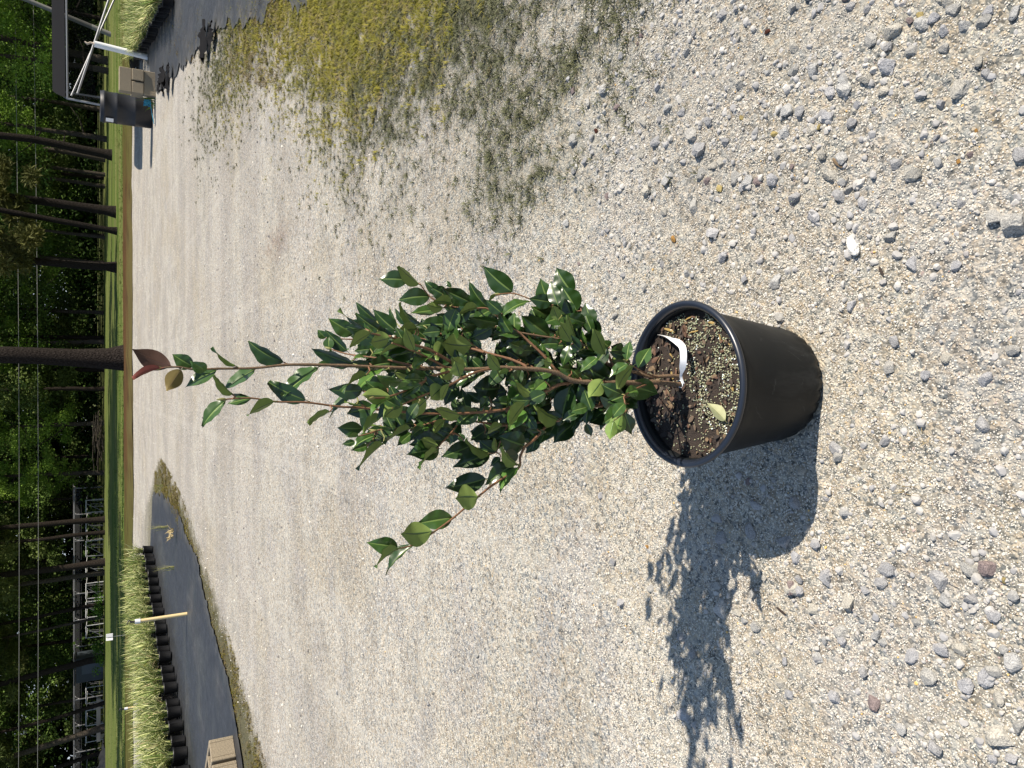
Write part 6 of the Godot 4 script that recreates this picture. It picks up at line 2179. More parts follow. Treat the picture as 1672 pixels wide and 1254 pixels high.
["d",-607,2653,-1255,-376,3028,-1429,-48,59,64,237],
["d",563,3608,-808,865,3748,-947,3,67,74,187],
["d",-205,765,-547,167,922,-670,-28,91,30,211],
["g",425,1768,29,188,2084,-10,67,56,48,198],
["g",-10,5109,768,-171,5374,762,58,37,73,155],
["d",232,3871,-916,434,4242,-1056,-22,45,87,229],
["d",198,2159,-796,194,2580,-976,47,35,81,229],
["d",-591,2227,-1060,-987,2448,-1262,4,71,70,282],
["d",837,842,-1147,724,1167,-1237,67,41,62,178],
["d",-312,1559,-366,-511,1859,-467,31,48,82,203],
["d",645,4270,-779,893,4566,-914,-33,61,72,205],
["d",185,3464,-855,93,3780,-968,21,38,90,209],
["d",919,1628,-325,1352,1691,-435,6,75,66,283],
["d",-263,2869,-221,-327,3263,-336,25,31,92,220],
["d",282,5523,-57,295,5775,-172,-47,38,79,139],
["d",366,809,-1255,-60,936,-1447,-7,76,65,263],
["d",1276,2271,-358,1690,2308,-517,16,78,61,222],
["d",-573,2952,-625,-724,3219,-715,28,45,85,180],
["u",-148,3044,101,100,3499,269,-43,51,-74,272],
["d",-276,5161,-26,-101,5433,-114,-17,40,90,201],
["d",-404,3618,-380,-496,3919,-514,44,47,76,171],
["d",-337,2627,-877,-166,2864,-973,-49,60,63,154],
["d",438,2610,-185,210,2792,-261,19,57,80,157],
["d",-40,2232,-187,377,2348,-288,-14,88,45,222],
["g",336,4458,-298,553,4755,-313,-39,33,86,184],
["d",185,1969,-938,-65,2165,-1027,19,59,78,215],
["d",288,2823,-288,-24,2964,-404,4,69,72,181],
["g",-558,2561,-292,-719,2961,-364,35,30,89,266],
["g",1107,1366,-1200,1416,1468,-1248,-12,70,70,208],
["g",636,1537,-681,267,1830,-722,49,69,53,237],
["g",-149,5485,581,41,5787,550,-26,26,93,190],
["d",-95,2667,-62,246,2788,-196,3,71,71,243],
["d",1122,1239,-1024,1155,1564,-1105,-50,26,83,168],
["g",-138,2810,35,-406,3006,-26,33,66,67,169],
["d",269,3411,-912,242,3815,-1076,46,36,81,218],
["d",-51,4340,-438,15,4716,-567,-38,36,85,202],
["g",-286,5275,410,-206,5615,343,-20,24,95,193],
["d",-230,1144,-60,-76,1556,-233,-25,45,86,244],
["d",-616,2244,-439,-930,2382,-559,5,71,70,187],
["d",36,1054,-675,425,1253,-869,-26,89,38,239],
["d",-38,1165,-775,-308,1310,-905,6,73,68,195],
["d",240,4259,-855,-92,4420,-948,4,56,83,205],
["d",732,1424,-1447,364,1485,-1552,5,93,37,194],
["d",849,2883,-788,1264,3017,-919,-13,87,47,228],
["d",443,2759,-810,479,3093,-926,-25,34,91,189],
["g",542,2475,-540,805,2691,-545,-38,48,79,181],
["d",783,1945,-1298,470,2261,-1502,21,67,72,245],
["g",146,1630,-839,1,1946,-880,66,39,65,175],
["d",-512,1209,-1254,-596,1688,-1361,72,27,64,249],
["d",-594,4268,-722,-371,4511,-853,-8,53,84,186],
["g",339,5023,-520,723,5138,-549,-16,70,69,201],
["u",-434,4326,297,-333,4741,418,-58,35,-73,222],
["g",84,1268,-661,209,1690,-732,-32,25,91,231],
["d",-255,2948,-296,-18,3166,-434,-11,62,78,219],
["d",45,1801,-412,-337,1872,-529,6,92,38,203],
["d",-401,1509,387,-469,1838,279,29,35,89,228],
["d",500,4665,-417,780,4868,-517,-11,55,83,211],
["d",-599,2639,-363,-639,3042,-501,26,34,90,273],
["d",1247,1880,-932,1442,2245,-1108,-30,54,79,233],
["d",89,4592,-351,375,4844,-499,-8,57,82,245],
["g",694,1130,-768,363,1496,-845,58,63,52,249],
["d",772,1947,-848,1085,1990,-949,12,73,67,208],
["d",35,1895,-289,232,2262,-464,-34,55,77,226],
["d",-6,917,-463,-199,1330,-573,33,38,86,288],
["d",-42,1388,-162,32,1724,-246,-27,29,92,218],
["g",-296,1733,690,-519,1972,687,46,44,77,186],
["g",773,3076,-316,971,3372,-355,-38,36,85,199],
["g",996,1793,-265,1125,2221,-341,-38,27,88,277],
["d",-612,2754,-850,-1017,2891,-1025,3,82,58,231],
["d",43,1692,-736,-161,2088,-849,30,40,87,230],
["d",827,4038,-1966,896,4320,-2100,-24,46,85,212],
["d",404,2927,-466,373,3234,-556,18,29,94,175],
["g",88,1418,-338,404,1617,-376,-29,61,74,219],
["d",817,2573,-763,867,2953,-871,-29,30,91,225],
["u",-277,3223,231,-599,3615,426,5,48,-88,272],
["d",217,3649,-314,434,3834,-436,-10,62,78,185],
["d",351,2070,-1002,-32,2335,-1140,15,61,78,316],
["d",817,1931,-900,877,2276,-1011,-30,34,89,198],
["d",215,2413,-1017,628,2483,-1145,10,70,71,243],
["d",-412,4555,133,-479,4881,2,23,40,88,196],
["d",174,4699,-120,-184,4774,-262,-12,72,68,196],
["g",538,3974,-451,790,4112,-498,-16,56,81,166],
["u",480,1598,-3,871,1941,166,24,19,-95,273],
["g",14,1729,-1015,-180,2205,-1080,56,33,75,259],
["g",582,5648,712,797,5859,682,-40,51,76,152],
["d",-592,3675,-1115,-995,3792,-1242,-6,64,77,265],
["d",-574,2848,-419,-374,3094,-564,-13,58,81,205],
["g",822,2303,-789,1143,2501,-812,-46,79,41,189],
["g",460,2500,-487,800,2623,-504,-21,67,71,181],
["d",650,4935,-1768,997,5122,-1939,-13,79,60,215],
["d",-119,2053,-767,-288,2455,-896,28,40,87,258],
["d",777,1418,-1458,1118,1558,-1571,-6,71,70,254],
["g",-334,2493,-759,-151,2909,-759,-36,16,92,251],
["d",-321,782,-539,-379,1129,-651,27,34,90,219],
["g",-55,1024,-670,-420,1140,-721,13,71,69,207],
["d",-695,3305,-714,-900,3632,-812,29,44,85,213],
["u",278,1358,417,-81,1818,628,1,43,-90,311],
["d",-680,2562,-1019,-604,2879,-1096,-57,32,76,168],
["d",-239,2982,-60,-487,3062,-167,-7,71,70,157],
["g",347,2557,-1065,421,2887,-1108,-30,19,93,191],
["g",626,3693,-805,621,4049,-813,59,2,81,178],
["d",94,1661,-1069,-244,1890,-1258,7,70,72,240],
["d",-299,2986,-140,-541,3337,-268,37,53,76,223],
["d",379,2562,-927,576,2894,-1095,-22,54,81,256],
["d",-676,2632,-309,-703,2925,-411,27,34,90,175],
["d",-240,5233,995,-500,5370,912,8,62,78,153],
["d",614,1713,-372,866,1990,-534,-33,68,65,204],
["d",-565,1483,-1195,-279,1566,-1299,4,72,69,186],
["d",617,2232,-39,266,2332,-138,9,84,53,189],
["d",45,4431,126,-114,4707,45,55,51,66,164],
["d",-651,4897,-427,-322,5045,-520,0,53,85,192],
["g",-56,2442,-115,4,2827,-137,-27,10,96,196],
["d",-717,2854,-1040,-901,3187,-1167,27,47,84,246],
["d",-803,3058,-779,-931,3407,-932,27,47,84,242],
["d",973,2849,-847,695,3008,-931,9,59,80,171],
["d",-547,4314,-664,-721,4682,-761,34,39,86,209],
["g",-459,4309,-944,-452,4666,-987,-53,11,84,180],
["d",-73,2467,-107,-262,2661,-209,21,61,76,145],
["d",280,1893,-1135,150,2179,-1238,24,42,87,189],
["g",1188,3276,-732,961,3617,-788,24,31,92,250],
["g",876,1996,-1231,563,2284,-1297,39,59,71,215],
["g",-637,2544,-818,-937,2711,-878,19,62,76,198],
["d",289,2853,-470,605,3018,-577,-17,74,65,186],
["d",715,2658,-833,978,2831,-932,-14,64,75,205],
["d",19,4093,-301,-325,4233,-424,-2,62,78,256],
["d",-317,2804,-446,-197,3053,-554,-20,47,86,165],
["d",-179,5330,406,-474,5535,269,16,70,70,192],
["g",-114,1980,-896,116,2318,-912,-40,31,86,217],
["g",292,2813,-542,-20,3136,-549,59,58,57,224],
["d",589,5579,442,629,5904,303,-39,40,83,178],
["g",361,4667,-862,480,5051,-897,-29,18,94,255],
["g",1305,1531,-1287,1187,1875,-1313,25,16,95,197],
["d",-661,2073,-1254,-251,2178,-1407,-9,92,39,225],
["d",492,2178,-883,341,2610,-987,47,36,80,235],
["g",-450,4549,-902,-567,4827,-913,33,18,93,169],
["g",-140,5573,836,-76,5879,788,-22,20,96,188],
["d",318,4008,-472,611,4098,-585,9,65,76,183],
["d",697,1311,-1123,387,1569,-1223,22,57,79,251],
["d",-665,2565,-284,-717,2847,-404,27,42,87,159],
["g",781,2109,-1254,607,2529,-1288,60,31,74,228],
["d",647,4146,-426,1013,4186,-576,10,87,49,199],
["g",111,446,-986,337,835,-1061,-48,43,77,228],
["d",-53,531,-961,300,577,-1089,12,78,62,221],
["g",720,1433,-394,576,1923,-431,48,20,85,256],
["g",529,2677,-451,874,2835,-501,-25,75,62,191],
["d",640,3535,-1291,316,3791,-1432,8,56,83,255],
["g",749,1891,-878,729,2409,-917,45,8,89,260],
["g",518,1432,-179,728,1882,-183,-63,30,72,248],
["d",-883,2196,-1052,-1187,2382,-1200,9,70,71,225],
["d",-653,2500,-881,-479,2802,-1012,-40,55,74,186],
["g",724,4681,-1842,984,5027,-1919,-25,39,89,268],
["d",241,2323,-873,217,2682,-955,20,23,95,231],
["d",271,3067,-125,-152,3151,-225,4,84,54,221],
["g",1244,1354,-1284,1261,1840,-1352,-31,14,94,250],
["d",-488,3802,-1142,-853,3979,-1306,21,86,46,219],
["d",-14,1602,-321,-147,1945,-444,38,44,81,194],
["g",72,2205,-302,-303,2312,-370,6,69,72,210],
["d",664,1405,-1078,482,1805,-1217,23,41,88,289],
["g",905,3145,-350,721,3416,-413,41,46,79,167],
["d",-246,3087,157,-230,3366,50,-18,36,91,187],
["g",91,4823,326,98,5217,305,-21,6,98,232],
["d",23,912,-1089,-257,1195,-1253,38,72,59,215],
["d",720,1838,-358,1183,1882,-519,5,92,39,246],
["g",-857,2218,-1058,-858,2682,-1124,-13,14,98,247],
["d",-635,3141,-476,-415,3473,-567,-23,40,89,235],
["d",1273,3005,-1413,1092,3403,-1609,11,48,87,261],
["d",473,5156,497,771,5323,413,-8,55,83,204],
["g",-50,2743,31,-99,3170,-37,40,19,90,218],
["d",965,2659,-1495,728,2845,-1574,14,54,83,188],
["d",258,4111,-289,-50,4266,-376,26,81,53,178],
["d",283,601,-1213,203,1001,-1303,40,28,87,209],
["d",662,4717,-1125,826,4934,-1195,-22,44,87,164],
["d",-103,2351,-606,198,2472,-688,-25,89,39,167],
["d",-304,1293,-211,-266,1702,-315,-21,26,94,249],
["d",287,4134,-996,605,4217,-1139,17,64,75,226],
["d",-369,1244,111,-131,1630,-23,-30,47,83,237],
["d",-370,5228,183,-101,5357,66,6,61,79,160],
["d",736,1023,-871,763,1334,-985,-47,34,82,166],
["d",819,2546,-1294,527,2607,-1424,-17,69,71,181],
["d",945,3104,-798,1251,3165,-915,13,70,70,208],
["g",-342,1906,-58,19,2034,-96,-16,67,72,193],
["d",877,3443,-389,688,3795,-537,15,45,88,240],
["g",-723,2342,-560,-988,2489,-582,27,60,75,163],
["d",-13,715,-855,402,941,-1033,-10,72,68,304],
["d",634,753,-1251,306,1036,-1422,36,75,56,233],
["d",-608,3891,-1257,-864,4027,-1354,3,62,79,158],
["g",313,1529,494,91,1839,426,61,56,56,193],
["d",-286,830,-570,-487,1208,-746,50,57,65,231],
["d",-200,903,-179,-143,1317,-364,-61,39,69,229],
["u",-561,2419,-140,-299,2962,65,-49,51,-71,319],
["d",200,4906,-1019,441,5021,-1119,6,58,81,177],
["d",452,2428,-607,313,2725,-730,50,52,69,175],
["d",803,2244,-836,450,2346,-931,0,67,74,212],
["g",79,907,-281,-235,1243,-299,61,60,51,230],
["d",-569,4249,-670,-496,4577,-809,-15,42,90,206],
["d",-485,3652,-803,-60,3701,-973,19,71,67,230],
["g",447,3332,-939,824,3613,-942,-49,67,56,235],
["d",-661,2824,-604,-782,3219,-757,62,44,65,220],
["d",652,2545,-575,745,2790,-696,-26,51,82,170],
["g",1100,2055,-405,970,2514,-453,23,17,96,275],
["d",-754,2860,-1158,-963,3078,-1280,18,61,78,197],
["g",214,2198,-670,-3,2538,-727,52,46,72,204],
["d",110,2082,-166,-157,2416,-311,40,62,68,225],
["d",-106,573,-652,-230,859,-764,29,45,84,197],
["d",200,2487,-603,415,2835,-699,-60,53,60,210],
["g",780,4200,-1346,742,4502,-1397,16,18,97,165],
["g",402,2714,-1299,733,2815,-1345,-9,63,77,209],
["d",297,2991,-277,226,3278,-384,20,39,90,170],
["d",443,767,-1055,135,1127,-1183,55,66,52,245],
["d",-19,1017,-185,-261,1371,-330,29,53,80,281],
["d",-397,914,-385,-780,1108,-565,18,83,52,233],
["d",215,4649,-583,271,4904,-675,-22,37,90,184],
["g",-228,953,-243,-418,1291,-305,42,39,82,196],
["d",1078,3402,-171,1280,3623,-267,-24,57,79,192],
["g",383,4995,-971,249,5334,-1007,52,29,81,183],
["g",1129,4068,-380,751,4210,-390,17,52,84,257],
["d",687,5678,416,762,5998,338,-27,29,92,206],
["d",-710,2534,-1267,-798,2842,-1345,31,32,90,181],
["d",797,2313,-388,615,2564,-515,16,54,83,205],
["d",-418,941,-255,-735,1235,-366,54,74,41,223],
["d",-665,4653,-984,-727,4954,-1124,23,45,86,184],
["d",-475,2815,-1002,-707,3072,-1119,21,56,80,211],
["d",759,3057,-222,790,3347,-306,-39,29,87,152],
["d",-65,2138,-837,35,2533,-985,-23,39,89,280],
["d",766,3708,-1736,552,3992,-1899,25,62,75,196],
["d",1197,3557,-735,1419,3848,-879,-23,57,79,241],
["g",-367,3573,-146,-584,3825,-171,35,39,85,212],
["d",87,1845,-319,-92,2079,-436,22,57,79,208],
["g",-426,1334,-839,-461,1794,-843,28,3,96,255],
["g",-526,3955,-1011,-686,4207,-1053,63,50,60,151],
["g",61,1681,-916,59,2193,-969,43,9,90,257],
["d",1143,3878,-310,899,4178,-433,12,46,88,246],
["d",-648,3029,-801,-769,3328,-929,61,51,61,173],
["d",319,2835,-365,555,3137,-538,-18,59,78,239],
]
const STEMS := [
["M",0,-56,0,418,0,165,3,412,31,650,11,399,25,963,16,390,25,1344,22,379,25,1678,28,369,29,1955,33,360,58,2273,38,350,171,2549,44,340,224,2918,51,328,240,3561,64,305,214,3930,71,292,219,4355,80,276,223,4802,90,259,226,5320,102,237,244,5948,117,210,250,6436,130,188,242,6726,138,174,199,7089,148,156,187,7525,160,134,177,7804,169,119,204,7974,174,110,188,8161,180,100],
["P",52,-21,40,358,136,85,20,349,124,599,-51,318,184,843,-87,302,278,1310,-156,271,501,1647,-219,244,657,1904,-267,222,719,2258,-323,198,779,2708,-395,166,829,3055,-451,141,870,3345,-500,119],
["R",271,1367,-80,219,555,1433,-192,202,686,1513,-252,193,843,1621,-326,182,1062,1811,-440,165,1215,2131,-577,145,1300,2259,-637,136,1367,2495,-733,122,1477,2775,-851,104,1469,3029,-950,90],
["E",1004,1528,-620,119,1292,1563,-751,101,1477,1571,-832,89,1630,1589,-900,80],
["T",162,2465,0,219,267,2568,-33,212,438,2705,-83,201,626,2900,-145,188,788,3076,-200,176,876,3227,-240,167,1128,3520,-330,148,1159,3651,-360,141,1152,3894,-416,129,1173,4123,-470,118,1285,4393,-539,103,1484,4546,-600,90],
["U",221,4230,40,239,314,4386,127,225,471,4806,341,190,538,5163,520,161,583,5368,627,144,639,5872,900,100],
["K",242,3094,0,219,280,3083,-18,216,383,3282,-141,197,495,3629,-342,167,598,3770,-437,152,725,3908,-537,137,768,4170,-683,114,815,4341,-780,100],
["Q",482,3661,-260,199,577,3923,-463,172,626,4183,-654,146,694,4444,-848,120,733,4654,-1000,100],
["N",220,4312,50,179,239,4478,141,169,345,4795,337,149,463,5213,603,120,524,5515,800,100],
["V",227,4731,-80,179,288,4961,-204,161,358,5229,-350,140,410,5590,-541,113,453,5766,-636,99,497,5880,-700,90],
["J",597,4751,-750,139,647,5182,-884,117,661,5506,-986,100,668,5708,-1050,90],
["W",212,4264,50,199,136,4633,280,179,83,4898,453,164,20,4983,530,158,-153,5597,977,119,-170,5896,1200,100],
["w",226,3666,50,199,180,3971,174,185,95,4256,300,171,-42,4628,476,152,-154,5044,677,130,-262,5397,859,110,-300,5571,950,100],
["X",49,2082,-40,259,10,2310,-27,253,-19,2488,-17,249,-142,2767,1,241,-224,2961,14,235,-325,3108,25,231,-406,3724,63,214,-425,4533,116,191,-377,5192,162,171,-313,5767,205,152,-297,6029,226,143,-234,6478,263,128,-222,6851,294,114,-173,7158,322,102,-184,7468,350,90],
["Y",0,650,-20,299,-132,914,-46,288,-349,1613,-113,260,-366,1795,-129,253,-556,2280,-179,232,-594,2604,-211,219,-601,2921,-242,207,-607,3107,-261,199,-631,3332,-284,189,-527,4062,-361,157,-524,4244,-381,149,-562,4423,-401,141,-652,4765,-441,124,-640,5037,-472,111,-670,5277,-500,100],
["Z",-587,2551,-150,219,-727,2738,-83,211,-854,2920,-19,204,-929,3079,30,198,-980,3147,56,195,-1101,3240,106,189,-1255,3305,165,182,-1445,3804,323,163,-1669,4266,489,144,-1827,4583,610,130,-1970,4943,746,114,-2069,5258,865,100,-2076,5497,950,90],
["H",-634,3133,-450,149,-817,3214,-502,125,-1069,3286,-570,93,-1086,3401,-600,80],
["G",-536,3983,-400,149,-705,4205,-225,122,-831,4423,-68,98,-931,4570,50,80],
["B",-10,790,40,159,-70,1088,174,141,-184,1484,367,115,-269,1541,442,104,-389,1612,550,90],
["b",103,533,60,149,161,854,166,131,237,1136,266,113,357,1485,400,90],
]
const TWIGS := [
["t",177,7804,169,210,7801,139],["t",192,7340,155,223,7325,215],["t",242,6726,138,280,6709,68],
["t",248,6299,126,212,6283,96],["t",-181,7381,342,-125,7393,422],["t",1484,4546,-600,1661,4412,-1438],
["t",624,5732,822,878,5368,-197],["t",600,5516,705,633,5509,635],["t",592,5442,666,767,5022,-370],
["t",733,4654,-1000,958,4626,-1395],["t",733,4654,-1000,964,4423,-1536],["t",711,4534,-913,874,4626,-655],
["t",815,4341,-780,963,4221,-1411],["t",639,5872,900,688,5877,830],["t",659,5460,-971,747,5440,-1001],
["t",639,5872,900,671,5909,870],["t",639,5872,900,790,5578,-74],["t",668,5708,-1050,681,5817,-1185],
["t",380,5384,-432,518,5239,-862],["t",705,4504,-891,827,4605,-590],["t",1237,4278,-509,1430,3965,-1116],
["t",1205,4201,-490,1578,3700,-1361],["t",1221,4240,-500,1397,3960,-1015],["t",1154,3825,-400,1251,3788,-470],
["t",1173,4123,-470,1214,4144,-390],["t",1469,3029,-950,1429,3133,-870],["t",1383,2535,-750,1356,2555,-780],
["t",1237,4278,-509,1138,4208,-820],["t",1205,4201,-490,1133,4267,-410],["t",1170,4091,-462,999,3902,-919],
["t",985,3353,-278,943,3354,-308],["t",870,3345,-500,935,3365,-530],["t",756,4095,-641,956,3865,-1112],
["t",653,3829,-480,840,3555,-764],["t",725,3908,-537,912,3595,-1193],["t",858,3263,-486,792,3234,-556],
["t",239,5772,113,271,5785,43],["t",410,5590,-541,332,5626,-481],["t",234,5594,109,115,5724,397],
["t",226,5320,102,194,5368,162],["t",-158,5684,1041,-20,5310,1],["t",-170,5896,1200,-86,5771,388],
["t",-311,5805,208,-139,5725,-34],["t",-278,6160,236,-360,6175,278],["t",-322,5687,199,-281,5739,259],
["t",-340,5525,187,-297,5529,117],["t",-349,5443,181,-436,5418,185],["t",-82,5341,785,20,5264,522],
["t",38,4959,508,59,4975,478],["t",-32,5165,657,0,5176,717],["t",231,5503,106,162,5237,-800],
["t",224,5027,95,99,5139,415],["t",-639,4717,-435,-595,4686,-505],["t",236,4764,-98,315,4878,190],
["t",-138,4986,648,-212,5015,728],["t",75,4310,325,102,4373,405],["t",235,3381,60,185,3436,120],
["t",236,3614,65,-70,3115,-777],["t",-409,3843,71,-282,3374,-891],["t",-360,3376,41,-106,3006,-756],
["t",-224,2961,14,-45,3054,-84],["t",229,3105,55,68,2981,-138],["t",-406,3724,63,-203,3490,-412],
["t",-337,3198,30,-375,3180,90],["t",-372,3464,47,-429,3407,-23],["t",-562,4423,-401,-609,4424,-431],
["t",-601,3544,-306,-723,3288,-751],["t",397,4978,451,359,4944,381],["t",427,4688,280,394,4743,340],
["t",1564,1581,-871,1548,1581,-941],["t",1251,1558,-733,1245,1606,-803],["t",1215,2131,-577,1103,1960,-931],
["t",1193,2085,-557,1009,2367,-200],["t",702,2158,-307,871,2230,-155],["t",675,2006,-283,739,2030,-203],
["t",1030,1784,-424,969,1865,-364],["t",779,2708,-395,1114,2172,-1206],["t",728,2323,-333,611,1931,-1047],
["t",626,2900,-145,553,2954,-187],["t",573,1444,-201,615,1342,-231],["t",357,1485,400,541,1174,-94],
["t",613,1831,-253,661,1837,-193],["t",357,1485,400,555,973,-352],["t",501,1647,-219,463,1649,-249],
["t",25,1584,26,72,1523,-44],["t",613,1831,-253,491,1430,-1029],["t",90,2353,40,231,2152,-142],
["t",29,1916,32,85,1852,-38],["t",49,2082,-40,99,2042,-70],["t",25,1678,28,70,1724,108],
["t",-184,1484,367,-163,1486,297],["t",25,1344,22,-48,1280,-48],["t",25,1128,19,-33,1121,-11],
["t",-164,1016,-56,-288,609,-481],["t",-389,1612,550,-414,1673,520],["t",-389,1612,550,-453,1724,610],
["t",-389,1612,550,-556,1961,718],["t",-389,1612,550,-446,1572,480],["t",-349,1613,-113,-477,1108,-718],
["t",-366,1795,-129,-286,1757,-199],["t",-448,2005,-151,-690,1298,-970],["t",-502,2143,-165,-687,1507,-1029],
["t",21,2245,-31,-32,2196,-101],["t",-366,1795,-129,-242,1287,-929],["t",-351,1639,-115,-215,1516,-308],
["t",-153,2795,3,-201,2735,-27],["t",-89,2648,-7,40,2757,35],["t",-224,2961,14,-185,2965,-56],
["t",-599,2831,-233,-565,2769,-303],["t",-607,2578,-140,-655,2470,-210],["t",-124,2728,-2,-323,2155,-743],
["t",-670,5277,-500,-665,5340,-901],["t",-640,5037,-472,-731,4994,-542],["t",-670,5277,-500,-741,5545,-472],
["t",-670,5277,-500,-865,5404,-1089],["t",-670,5277,-500,-742,5288,-530],["t",-670,5277,-500,-905,5320,-761],
["t",-661,5209,-492,-855,5192,-426],["t",-575,4473,-406,-604,4408,-476],["t",-723,4237,-202,-753,4164,-272],
["t",-1086,3401,-600,-1022,3356,-1327],["t",-586,3650,-317,-807,3394,-774],["t",-705,4205,-225,-886,3760,-761],
["t",-1211,3286,148,-1182,3370,228],["t",-1211,3286,148,-1209,3336,78],["t",-1069,3286,-570,-1247,2778,-1380],
["t",-1478,3871,347,-1485,3447,-618],["t",-791,3202,-495,-753,3241,-565],["t",968,1730,-391,1022,1109,-1386],
["t",438,1551,-201,391,1243,-671],["t",25,1344,22,82,1021,-437],["t",564,3885,-434,514,3908,-405],
["t",-778,4330,-135,-860,4006,-795],["t",719,2258,-323,636,2352,-203],["t",-853,3224,-512,-954,2542,-1633],
["t",357,1485,400,432,1405,331],["t",238,3471,62,297,2983,-766],["t",-661,5209,-492,-643,4901,-1371],
["t",-364,1769,-127,-417,1952,130],["t",745,2452,-353,850,2105,-942],["t",-337,3198,30,-314,3104,-220],
["t",-288,1417,-94,-388,955,-744],["t",234,5594,109,216,5264,-751],["t",25,1393,23,101,1222,-213],
["t",-727,2738,-83,-755,2716,-35],["t",-372,3464,47,-469,2919,-867],["t",-122,4928,620,-165,4861,528],
["t",340,2626,-55,403,1967,-1023],["t",590,1794,-247,659,1431,-687],["t",822,3006,-443,794,2906,-601],
["t",598,4034,-545,658,3870,-838],["t",619,4145,-627,671,4186,-522],["t",1128,3520,-330,1317,2936,-1414],
["t",-600,2876,-237,-680,2871,-272],["t",1292,1563,-751,1328,1378,-887],["t",1171,2040,-538,1307,1677,-1034],
["t",224,5027,95,196,4751,-664],["t",-394,1865,-136,-343,1437,-764],["t",-58,4689,505,-97,4664,541],
["t",280,3083,-18,345,2686,-660],["t",572,2844,-127,666,2318,-930],["t",626,4998,-827,598,4838,-1367],
["t",-184,1484,367,-159,957,-357],["t",49,2082,-40,117,1566,-824],["t",-556,2280,-179,-623,1852,-753],
["t",619,4145,-627,675,4074,-732],["t",229,3105,55,216,2591,-902],["t",684,2057,-291,623,2078,-245],
["t",-411,3961,78,-376,3707,-554],["t",776,1574,-295,905,867,-1147],["t",-286,1551,457,-309,932,-422],
["t",737,3983,-579,653,4076,-370],["t",238,3471,62,291,3254,-311],["t",-304,1562,473,-346,629,-657],
["t",545,2817,-119,528,2824,-179],["t",649,1490,-235,635,1451,-353],["t",231,3198,56,224,2706,-738],
["t",-91,4809,562,-23,4486,-198],["t",389,2666,-69,455,2200,-735],["t",119,4176,264,162,3984,-181],
["t",438,2705,-83,501,2373,-580],["t",822,3006,-443,758,3123,-288],["t",224,5027,95,183,4768,-552],
["t",-624,3268,-277,-602,2912,-965],["t",590,1794,-247,605,1221,-1124],["t",25,1718,29,69,1448,-365],
["t",271,1367,-80,212,832,-901],["t",1157,3721,-376,1211,3191,-1470],["t",186,2656,46,116,2481,-254],
["t",-606,3081,-258,-662,2980,-424],["t",113,4748,354,83,4215,-819],["t",583,5368,627,693,5113,-86],
["t",-288,1417,-94,-384,961,-623],["t",29,1916,32,-31,1773,-162],["t",-765,3191,-487,-795,3053,-629],
["t",-417,4194,93,-485,3690,-1053],["t",858,3263,-486,987,2837,-1255],["t",572,2844,-127,662,2397,-763],
["t",-598,2786,-229,-684,2372,-926],["t",829,3055,-451,786,2866,-776],["t",-411,3961,78,-444,3904,-131],
["t",105,4786,379,164,4622,-46],["t",106,2392,41,62,1817,-866],["t",25,1073,18,-35,421,-810],
["t",841,3138,-465,798,3061,-628],["t",280,3083,-18,332,2631,-709],["t",1288,2241,-629,1338,2225,-589],
["t",365,2646,-62,442,1979,-1082],["t",353,3225,-106,332,2943,-658],["t",33,2001,34,81,1382,-869],
["t",-389,1612,550,-441,1150,-110],["t",-610,3139,-264,-584,3027,-477],["t",-575,4473,-406,-549,4280,-925],
["t",226,5247,100,174,5020,-429],["t",-138,4986,648,-208,4652,-154],["t",1,2361,-24,51,1775,-943],
["t",1057,3437,-304,1157,3014,-1001],["t",171,2549,44,116,1864,-1074],["t",192,2494,-9,237,2047,-659],
["t",314,4386,127,375,4003,-623],["t",788,3076,-200,811,2624,-1062],["t",-764,2790,-65,-695,2917,51],
["t",-389,1612,550,-498,1118,-157],["t",261,4297,77,316,3969,-541],["t",573,1444,-201,588,1540,-15],
["t",-595,2650,-215,-582,2259,-838],["t",90,2353,40,144,2224,-102],["t",-652,4765,-441,-753,4560,-937],
["t",674,4369,-793,799,3969,-1678],["t",696,2976,-169,704,2719,-703],["t",779,2708,-395,726,2634,-540],
["t",223,4802,90,184,4325,-1053],["t",-394,1865,-136,-384,1150,-1228],["t",864,3304,-493,904,3282,-480],
["t",383,3282,-141,496,2661,-1273],["t",29,1955,33,86,1635,-408],["t",-331,5606,193,-404,5318,-706],
["t",635,1868,-260,611,1480,-869],["t",37,2047,34,-27,1444,-846],["t",50,2183,37,90,2009,-202],
["t",-640,5037,-472,-679,5035,-452],["t",776,1574,-295,827,1418,-467],["t",25,1441,24,99,1175,-344],
["t",-372,1602,535,-383,1392,180],["t",-286,1551,457,-288,1479,296],["t",-142,2767,1,-107,2571,-325],
["t",613,1831,-253,541,1988,-124],["t",-617,3204,-270,-607,2653,-1255],["t",-7,5075,594,-10,5109,768],
["t",-597,2740,-224,-591,2227,-1060],["t",731,1544,-273,837,842,-1147],["t",-359,1717,-122,-312,1559,-366],
["t",874,1648,-343,919,1628,-325],["t",234,5594,109,282,5523,-57],["t",406,1503,-192,366,809,-1255],
["t",1239,2167,-594,1276,2271,-358],["t",-610,3139,-264,-573,2952,-625],["t",-224,2961,14,-148,3044,101],
["t",-284,5497,911,-276,5161,-26],["t",5,2336,-26,-40,2232,-187],["t",226,3012,53,288,2823,-288],
["t",-594,2604,-211,-558,2561,-292],["t",1084,1857,-459,1107,1366,-1200],["t",218,3878,70,269,3411,-912],
["t",25,1718,29,-38,1165,-775],["t",702,2158,-307,732,1424,-1447],["t",339,3197,-88,443,2759,-810],
["t",54,2228,38,146,1630,-839],["t",-417,4194,93,-434,4326,297],["t",26,1758,29,84,1268,-661],
["t",-311,3087,23,-255,2948,-296],["t",414,5037,489,500,4665,-417],["t",25,1536,25,-42,1388,-162],
